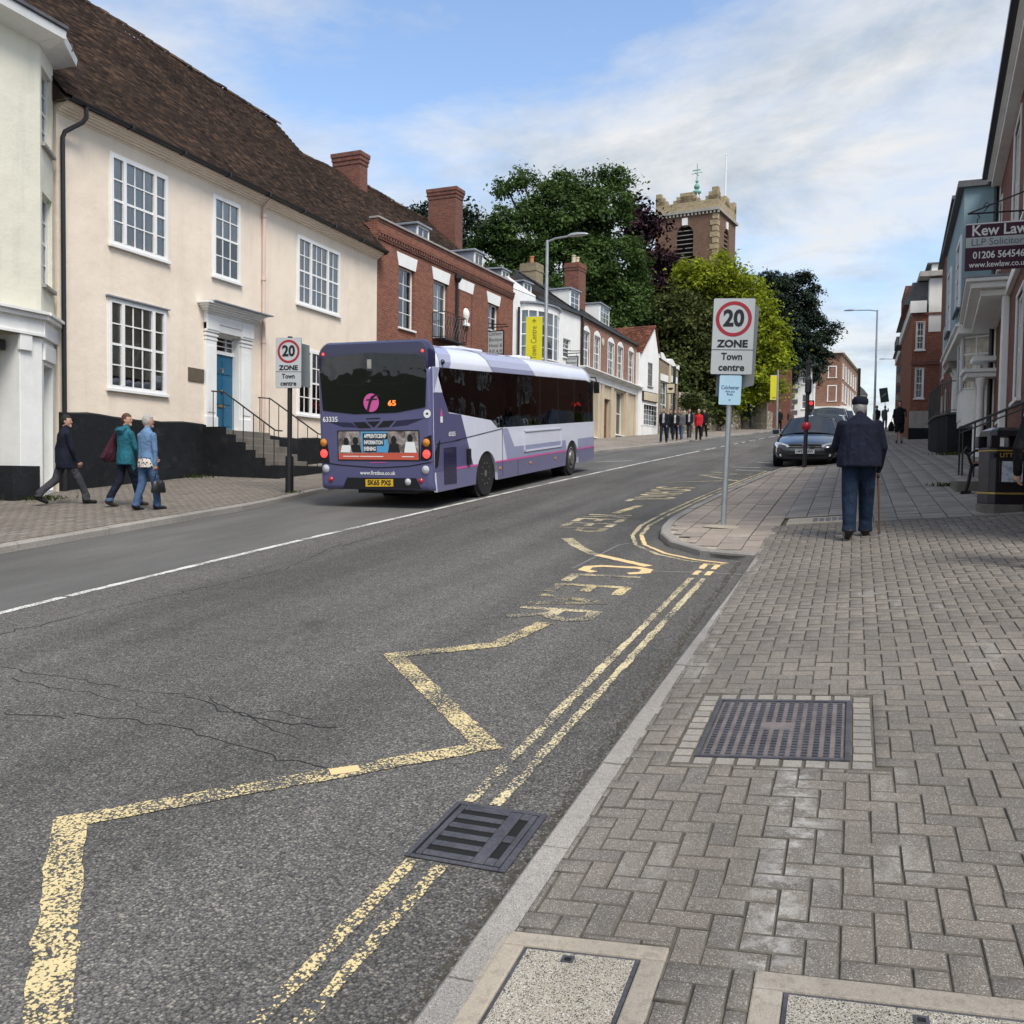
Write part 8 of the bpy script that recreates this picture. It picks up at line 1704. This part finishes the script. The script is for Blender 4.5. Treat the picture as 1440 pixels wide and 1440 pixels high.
def person(label, pos, heading, h=1.74, top='navy_cloth', legs='jeans', shoes='shoe_black', hair='hair_dark', skin='skin', stride=.30, phase=1, stout=1.0, lean=0.0, hem=.80, arms=((.15, .2), (-.15, .2)), vox=.014, cap=None, longhair=False, shorts=False, inner=None, head_turn=0.0, group=None, coat_len=None, cuff=None, fingers=True, tshirt=False, leg=1.15, abd=None, headfwd=0.0):
    k = h/1.75; t = thing('person', label, 'person', pos, heading, group); prims = []; bones = []
    def add(mb, mat, pts): prims.append(mb); bones.append((mat, [(Vector(p), r) for p, r in pts]))
    def cap_(p, q, r0, r1, mat): p, q = Vector(p)*k, Vector(q)*k; add(capsule(p, q, r0*k, r1*k), mat, [(p.lerp(q, f), (r0+(r1-r0)*f)*k) for f in np.linspace(0, 1, 7)])
    ln = lambda z: lean*(z-.93)
    dz = -.93*(1-math.cos(stride*.85))*.9
    H0 = .93+dz
    for s_ in (-1, 1):
        a = stride*phase*s_; hip = Vector((s_*.088*(.9+.1*stout), 0, H0)); fwd = a > 0; ka = a+(.10 if fwd else .06); kn = hip+Vector((s_*.006, .43*math.sin(ka), -.43*math.cos(ka))); sa = a-(.02 if fwd else .38*min(1, abs(stride)/.3)); an = kn+Vector((0, .41*math.sin(sa), -.41*math.cos(sa)))
        if abs(stride) < .05: kn = hip+Vector((0, .01, -.43)); an = kn+Vector((0, -.01, -.41)); sa = 0
        lift = 0 if fwd else .0
        lm = legs; cap_(hip, kn, .090*(.5+.5*leg), .066*leg, lm); cap_(kn, an if shorts else an+Vector((0, 0, .045*leg)), .066*leg if not shorts else .052, .054*leg if not shorts else .036, lm if not shorts else skin)
        if shorts: cap_(hip, hip.lerp(kn, .92), .095, .092, lm)
        else:
            q_ = kn.lerp(an, .72); rc_ = rings([((q_.x)*k, q_.y*k, q_.z*k, .05*leg*k, .05*leg*k), (an.x*k, (an.y-.012)*k, (an.z-.005)*k, .060*leg*k, .064*leg*k), (an.x*k, (an.y-.012)*k, (an.z-.03)*k, .060*leg*k, .066*leg*k)], 12); add(rc_, lm if not cuff else cuff, [(an*k+Vector((0, 0, .03)), .055*leg*k), (an*k-Vector((0, 0, .0)), .055*leg*k)])
        pit = -.10 if fwd else .55*min(1, abs(stride)/.3)
        if abs(stride) < .05: pit = 0
        fd = Vector((s_*.06, math.cos(pit), -math.sin(pit)*.7-.06)).normalized(); hl = an+Vector((0, -.045, -.045)); cap_(hl, an+fd*(.15+.03*(leg > 1.4))+Vector((0, 0, -.055)), .040*(1+.2*(leg > 1.4)), .036*(1+.2*(leg > 1.4)), shoes); cap_(an+Vector((0, 0, -.01)), hl+fd*.05+Vector((0, 0, .02)), .045, .042, shoes)
    w_ = stout; yb = lambda z: ln(z); b0 = coat_len or hem
    z_ = lambda z: z+dz
    S2 = [(0, yb(.93)-.0, z_(.86), .155*w_, .115*w_), (0, yb(.97)-.005, z_(.98), .168*w_, .125*w_), (0, yb(1.1), z_(1.12), .158*w_, .120*w_), (0, yb(1.27)-.005, z_(1.28), .178*(.5+.5*w_), .125*(.6+.4*w_)), (0, yb(1.38)-.012, z_(1.38), .170*(.6+.4*w_), .112*(.7+.3*w_)), (0, yb(1.44)-.012, z_(1.445), .125, .085), (0, yb(1.5), z_(1.50), .062, .06)]
    S2 = [(a*k, b*k, c*k, d*k, e*k) for a, b, c, d, e in S2]; add(rings(S2), top, [(Vector((dx*q[3]*.5, q[1], q[2])), q[4]*.95) for q in S2 for dx in (-1, 0, 1)])
    if hem < .9 or coat_len:
        S3 = [(0, yb(b0)*k, z_(b0)*k, .172*w_*k, .132*w_*k), (0, yb(b0)*k, z_(b0+.02)*k, .178*w_*k, .138*w_*k), (0, yb(1.0)*k, z_(1.0)*k, .176*w_*k, .134*w_*k), (0, yb(1.12)*k, z_(1.12)*k, .162*w_*k, .120*w_*k), (0, yb(1.25)*k, z_(1.25)*k, .14*w_*k, .09*w_*k)]; add(rings(S3), top, [(Vector((dx*q[3]*.6, q[1], q[2])), q[4]*.95) for q in S3 for dx in (-1, 0, 1)])
    hands = []
    for s_, (af, eb) in zip((-1, 1), arms):
        sh = Vector((s_*(.182*(.75+.25*w_)), yb(1.42)-.005, z_(1.375))); ab = abd if abd is not None else (.13 if w_ < 1.15 else .22); el = sh+Vector((s_*.27*math.sin(ab), .28*math.sin(af), -.28*math.cos(af)*math.cos(ab))); wr_ = el+Vector((-s_*.03, .25*math.sin(af+eb), -.25*math.cos(af+eb))); r0 = .058*(.8+.2*w_)
        cap_(sh, el, r0, r0*.85, top); 
        cap_(el, wr_, r0*.8 if not tshirt else .042, .040 if not tshirt else .032, top if not tshirt else skin)
        d = (wr_-el).normalized(); hp = wr_+d*.06; cap_(wr_, hp, .028, .034, skin); hands.append((s_, hp, d))
    nb = Vector((0, yb(1.5), z_(1.47))); hc = Vector((0, yb(1.62)+.025+lean*.03+headfwd, z_(1.635)-headfwd*.5)); cap_(nb, hc-Vector((0, .01, .06)), .056, .052, skin); hr = (.076, .096, .118)
    Rz = Matrix.Rotation(head_turn, 3, 'Z')
    hm = ellip((0, 0, 0), hr); hm.v = [tuple((Rz @ Vector(v)+hc)*k) for v in hm.v]; add(hm, skin, [(hc*k, .095*k)])
    def hp_(p): return (Rz @ Vector(p)+hc)
    cap_(hp_((0, .085, .005)), hp_((0, .104, -.025)), .008, .012, skin); cap_(hp_((0, .06, -.075)), hp_((0, .072, -.095)), .030, .028, skin)
    for s_ in (-1, 1): cap_(hp_((s_*.074, -.005, .012)), hp_((s_*.08, -.012, -.025)), .013, .010, skin)
    mats = []; [mats.append(b[0]) for b in bones if b[0] not in mats]
    J = MB(); [J.add(p.v, p.f) for p in prims]; me = J.mesh('body_src', MATS[top]); ob = bpy.data.objects.new('body_src', me); COL.objects.link(ob)
    md = ob.modifiers.new('r', 'REMESH'); md.mode = 'VOXEL'; md.voxel_size = vox; md.adaptivity = 0; sm = ob.modifiers.new('s', 'SMOOTH'); sm.iterations = 2; sm.factor = .5
    dg = bpy.context.evaluated_depsgraph_get(); m2 = bpy.data.meshes.new_from_object(ob.evaluated_get(dg)); bpy.data.objects.remove(ob); bpy.data.meshes.remove(me); m2.materials.clear()
    if inner and inner not in mats: mats.append(inner)
    for m_ in mats: m2.materials.append(MATS[m_])
    nf = len(m2.polygons); C = np.zeros(nf*3); m2.polygons.foreach_get('center', C); C = C.reshape(-1, 3); best = np.full(nf, 1e9); idx = np.zeros(nf, int)
    for mt, sp in bones:
        ii = mats.index(mt)
        for p, r_ in sp:
            d = np.linalg.norm(C-np.array(p), axis=1)-r_; q = d < best; best[q] = d[q]; idx[q] = ii
    it, il = mats.index(top), mats.index(legs); body_ = (idx == it) | (idx == il); cxy = np.abs(C[:, 0]) < .24*k*max(1, w_); zhem = z_(b0)*k
    tors = body_ & (C[:, 2] > zhem+.004) & (C[:, 2] < z_(1.2)*k) & (np.abs(C[:, 0]) < .21*k*w_) & (np.abs(C[:, 1]-lean*(C[:, 2]/k-.93)*k) < .19*k*w_); idx[tors & (idx == il)] = it; lowt = (idx == it) & (C[:, 2] < zhem-.004) & (np.abs(C[:, 0]) < .16*k*w_) & (np.abs(C[:, 1]) < .12*w_); idx[lowt] = il
    if inner:
        vn = (np.abs(C[:, 0]) < .055*k) & (C[:, 1]-lean*(C[:, 2]/k-.93) > .04*k) & (C[:, 2] > z_(.98)*k) & (C[:, 2] < z_(1.46)*k) & (idx == it); idx[vn] = mats.index(inner)
    m2.polygons.foreach_set('material_index', idx.astype(np.int32)); m2.polygons.foreach_set('use_smooth', np.ones(nf, dtype=bool)); m2.update(); ob = bpy.data.objects.new('body', m2); COL.objects.link(ob); ob.parent = t
    if fingers:
        fm = MB()
        for s_, hp, d in hands:
            side = Vector((0, 1, 0)) if abs(d.y) < .8 else Vector((0, 0, 1)); side = (side-d*side.dot(d)).normalized(); nin = d.cross(side)*1.0; nin = nin if nin.x*s_ < 0 else -nin
            for j, (o_, l_) in enumerate(((.030, .062), (.010, .072), (-.010, .068), (-.028, .054))): a = hp+side*o_+d*.012; b = a+d*l_*.55+nin*.008; c = b+d*l_*.35+nin*.028; fm.tube([a*k, b*k, c*k], [.0092*k, .0088*k, .007*k], 6)
            a = hp+side*.03-d*.02; fm.tube([a*k, (a+side*.022+d*.022)*k, (a+side*.026+d*.05+nin*.012)*k], [.011*k, .010*k, .008*k], 6)
        fm.build('fingers', MATS[skin], t, smooth=True)
    # hair or cap
    hm = ellip((0, -.006, .012), (.083, .103, .120), 18, 14)
    keep = []
    for f in hm.f:
        c = sum((Vector(hm.v[i]) for i in f), Vector())/len(f)
        if len(f) > 4 and c.z < 0: continue
        low = -.075 if not longhair else -.2
        if (c.y > .035 and c.z < .065) or c.z < low or (c.y > -.02 and c.z < -.0): continue
        keep.append(f)
    hm.f = keep; hm.m = [0]*len(keep); hm.v = [tuple(hp_(Vector(v)*1.0)*k) for v in hm.v]; hm.build('hair', MATS[hair], t, smooth=True)
    eb = MB()
    for s_ in (-1, 1): e = ellip((s_*.031, .086, .008), (.011, .007, .006), 8, 6); eb.add(e.v, e.f)
    eb.v = [tuple(hp_(v)*k) for v in eb.v]; eb.build('eyes', MATS['ink'], t)
    if longhair:
        L2 = rings([(0, -.05, -.16, .055, .03), (0, -.05, -.08, .078, .045), (0, -.035, .03, .085, .07), (0, -.01, .09, .06, .07)], 12); L2.v = [tuple(hp_(v)*k) for v in L2.v]; L2.build('long_hair', MATS[hair], t, smooth=True)
    if cap:
        c2 = rings([(0, 0, .035, .088, .108), (0, .004, .06, .097, .118), (0, .006, .10, .094, .114), (0, 0, .132, .066, .08), (0, 0, .140, .02, .03)], 18); c2.add([(x, y, z) for x, y, z in ((-.07, .09, .045), (-.05, .15, .035), (0, .165, .032), (.05, .15, .035), (.07, .09, .045), (.06, .09, .06), (0, .15, .045), (-.06, .09, .06))], [(0, 1, 2, 3, 4), (7, 6, 5), (0, 7, 5, 4)]); c2.v = [tuple(hp_(v)*k) for v in c2.v]; c2.build('cap', MATS[cap], t, smooth=True)
    return t, k, hands, dz
HU = 0.0                                                               # heading 0 = up the street (+y)
# --- man with the cane
p = gnd(1205, 756, surf=zR); h_ = 1.70
cm, k, hands, dz = person('stout man in navy jacket, jeans and flat cap walking uphill with a cane', p, R(2), 1.72, 'navy_cloth', 'jeans', 'shoe_black', 'hair_grey', stride=.15, phase=1, stout=1.46, lean=.12, hem=.86, arms=((.25, 1.2), (.0, .35)), vox=.010, cap='dark_navy', head_turn=R(-6), leg=1.42, abd=.26, headfwd=.08)
hnd = hands[1][1]*k
hw_ = Matrix.Rotation(R(2), 3, 'Z') @ (hnd+hands[1][2]*.05); cz_ = hw_.z-.895; cn = thing('walking_cane', 'brown wooden walking cane held by the man in the flat cap', 'walking cane', p+Vector((hw_.x, hw_.y+.01, cz_ if abs(cz_) < .4 else 0)), 0); CS = (hw_.z+.0)/.90; cn.location.z = p.z; cn.scale = (1, 1, CS)
MB().tube([(.04, .02, .0), (.02, .01, .45), (0, 0, .88)], [.011, .012, .013], 8).build('shaft', MATS['cane_wood'], cn, smooth=True); MB().tube([(0, .05, .875), (0, .0, .90), (0, -.06, .895), (0, -.085, .87)], .016, 8).build('handle', MATS['black_plastic'], cn, smooth=True); MB().lathe([(.017, 0), (.017, .04), (.012, .05)], 8, (.04, .02, 0)).build('ferrule', MATS['black_plastic'], cn)
# --- walkers on the left pavement
p = gnd(92, 711, surf=zL); person('man in dark navy jacket and grey trousers striding past the black plinth', p, R(-28), 1.66, 'dark_navy', 'grey_trousers', 'shoe_black', 'hair_dark', stride=.40, phase=1, stout=1.12, hem=.74, arms=((-.25, .2), (.22, .25)), vox=.012, head_turn=R(-35), group='walkers on the left pavement')
p = gnd(177, 713, surf=zL); person('woman with auburn hair in teal hooded jacket and dark jeans on the left pavement', p, R(-16), 1.66, 'teal_cloth', 'dark_navy', 'shoe_brown', 'hair_brown', stride=.22, phase=1, stout=1.06, hem=.80, arms=((.1, .25), (.25, .4)), vox=.012, head_turn=R(-60), cuff='light_jeans', group='walkers on the left pavement')
hd = COL.objects[-1].parent; hm = rings([(0, -.10, 1.40, .11, .05), (0, -.115, 1.46, .13, .065), (0, -.08, 1.51, .12, .075), (0, -.05, 1.53, .08, .06)], 14); hm.v = [(x*.95, y*.95, z*.95-.04) for x, y, z in hm.v]; hm.build('hood', MATS['teal_cloth'], hd, smooth=True)
bg_ = thing('shoulder_bag', 'dark plum shoulder bag carried by the woman in the teal jacket', 'bag', p+Vector((-.30, .02, .92)), R(-10)); m_ = rings([(0, 0, -.13, .05, .16), (-.02, -.02, -.06, .10, .22), (0, 0, .10, .08, .17), (.02, 0, .26, .05, .08), (.08, 0, .40, .02, .03)], 12); m_.build('bag_body', MATS['plum_bag'], bg_, smooth=True); MB().tube([(.05, .05, .3), (.14, .03, .50), (.2, 0, .54)], .012, 6).build('strap', MATS['plum_bag'], bg_)
p = gnd(207, 718, surf=zL); person('grey haired person in blue denim jacket and light jeans on the left pavement', p, R(-12), 1.64, 'denim_jacket', 'light_jeans', 'shoe_black', 'hair_grey', stride=.14, phase=1, stout=1.05, hem=.98, arms=((.15, .9), (.02, .1)), vox=.012, head_turn=R(-30), group='walkers on the left pavement')
dj = COL.objects[-1].parent; sh_ = rings([(0, 0, .80, .178, .140), (0, 0, .84, .180, .142), (0, 0, .97, .170, .132), (0, 0, 1.0, .15, .11)], 18); sh_.v = [(x*.94, y*.94, z*.94-.01) for x, y, z in sh_.v]; sh_.build('patterned_shirt', MATS['leopard'], dj, smooth=True)
hb = thing('handbag', 'small black handbag held by the person in the denim jacket', 'bag', p+Vector((.24, .0, .42)), R(-12)); m_ = rings([(0, 0, -.11, .06, .13), (0, 0, -.09, .065, .14), (0, 0, .06, .05, .12), (0, 0, .09, .03, .09)], 12); m_.build('bag_body', MATS['shoe_black'], hb, smooth=True); MB().tube([(0, -.08, .08), (0, -.05, .22), (0, .05, .22), (0, .08, .08)], .010, 6).build('bag_handle', MATS['shoe_black'], hb); MB().box(-.052, .052, -.02, .02, .05, .08).build('clasp', MATS['chrome'], hb)
# --- far left group coming down the hill
far = [((933, 621), R(180), 'dark_navy', 'jeans', 'hair_dark', 1.78, .22, 'man in dark jacket and white shirt walking downhill ahead of the group', 'white_shirt', 0), ((942, 615), R(175), 'black_cloth', 'jeans', 'hair_dark', 1.68, .18, 'person in black just behind the man with the white shirt', None, 0), ((949, 615.5), R(185), 'black_cloth', 'dark_navy', 'hair_brown', 1.66, .16, 'woman in black top with pale scarf in the far group', 'white_shirt', 1), ((958, 615.5), R(170), 'grey_cloth', 'light_jeans', 'hair_dark', 1.66, .2, 'long haired person in grey top and light jeans in the far group', None, 1), ((969, 616), R(180), 'dark_navy', 'grey_trousers', 'hair_dark', 1.72, .14, 'person in dark open jacket next to the red jacket', 'white_shirt', 0), ((982, 616.5), R(180), 'red_cloth', 'black_cloth', 'hair_grey', 1.68, .12, 'person in bright red jacket by the churchyard wall', None, 0), ((990, 613.5), R(170), 'black_cloth', 'black_cloth', 'hair_dark', 1.70, .16, 'person in black with red stripe half hidden behind the red jacket', None, 0)]
for (pp_, hd_, tp_, lg_, hr_, hh_, st_, lab, inn, lh) in far:
    p = at(pp_[0], pp_[1], {933: 46.5, 942: 52, 949: 50, 958: 51.5, 969: 54, 982: 50.5}.get(pp_[0], 56)); p = Vector((p.x, p.y, zL(p.x, p.y))); person(lab, p, hd_, hh_, tp_, lg_, 'shoe_black', hr_, stride=st_, phase=random.choice((-1, 1)), inner=inn, vox=.02, longhair=bool(lh), group='people walking down the far left pavement', arms=((.2, .2), (-.2, .2)))
for px, D, tp_, lab in ((1096, 70, 'black_cloth', 'dark figure standing next to the distant banner post'), (1111, 74, 'brown_cloth', 'brown clad figure by the wall past the banner post')):
    p = at(px, 600, D); p = Vector((p.x, p.y, zL(p.x, p.y))); person(lab, p, R(180), 1.72, tp_, 'black_cloth', 'shoe_black', 'hair_dark', stride=.1, vox=.025, group='people near the top of the left pavement', fingers=False)
# --- right pavement, far
p = at(1264, 627, 39); p = Vector((p.x, p.y, zR(p.x, p.y))); person('man in black t-shirt and shorts walking downhill on the right pavement', p, R(180), 1.80, 'black_cloth', 'black_cloth', 'shoe_black', 'hair_dark', stride=.12, stout=1.12, hem=.82, arms=((.5, 1.3), (-.1, .2)), vox=.016, shorts=True, tshirt=True)
bgp = thing('carrier_bag', 'black bag hanging beside the man in shorts', 'bag', p+Vector((-.32, -.05, .72)), 0); m_ = rings([(0, 0, -.2, .10, .14), (0, 0, 0, .13, .16), (0, 0, .2, .05, .08)], 10); m_.build('bag_body', MATS['black_cloth'], bgp, smooth=True); MB().tube([(0, 0, .2), (.05, 0, .5)], .012, 5).build('strap', MATS['black_cloth'], bgp)
p = at(1244, 600, 68); p = Vector((p.x, p.y, zR(p.x, p.y))); person('distant person holding up a dark placard on the right pavement', p, R(180), 1.74, 'grey_cloth', 'light_jeans', 'shoe_black', 'hair_dark', stride=.16, vox=.022, arms=((1.4, .9), (.1, .2)), fingers=False)
pcd = thing('placard', 'dark tilted placard on a stick held up above the distant person', 'placard', p+Vector((.02, -.3, 1.55)), 0, None); m68 = 68/F; pcd.rotation_euler = (0, R(-8), 0); MB().tube([(0, 0, -.5), (0, 0, .9)], .02, 6).build('stick', MATS['cane_wood'], pcd); MB().box(-5.5*m68, 5.5*m68, -.02, .02, .42, .42+20*m68).build('board', MATS['placard'], pcd); MB().obox((0, -.022, .95), (.16, 0, .10), (0, .002, 0), (-.02, 0, .035)).build('mark', MATS['grey_stone'], pcd)
p = at(1232.5, 600, 60); p = Vector((p.x, p.y, zR(p.x, p.y))); person('dark clad person partly hidden behind the man with the cane', p, R(160), 1.74, 'black_cloth', 'black_cloth', 'shoe_black', 'hair_dark', stride=.1, vox=.022, fingers=False)
p = at(1276, 603, 62); p = Vector((p.x, p.y, zR(p.x, p.y))); person('small dark figure close to the far brick building', p, R(180), 1.7, 'dark_navy', 'black_cloth', 'shoe_black', 'hair_dark', stride=.1, vox=.025, fingers=False)
# --- passer-by at the right edge, only a sleeve and hand inside the picture
pe = at(1474, 700, 8.5); pe = Vector((pe.x, pe.y, zR(pe.x, pe.y)))
person('passer-by in dark jacket at the right edge, only sleeve and hand in view', pe, R(8), 1.72, 'black_cloth', 'black_cloth', 'shoe_black', 'hair_dark', stride=.15, stout=1.05, hem=.8, arms=((.12, .25), (-.1, .15)), vox=.010, abd=.30)
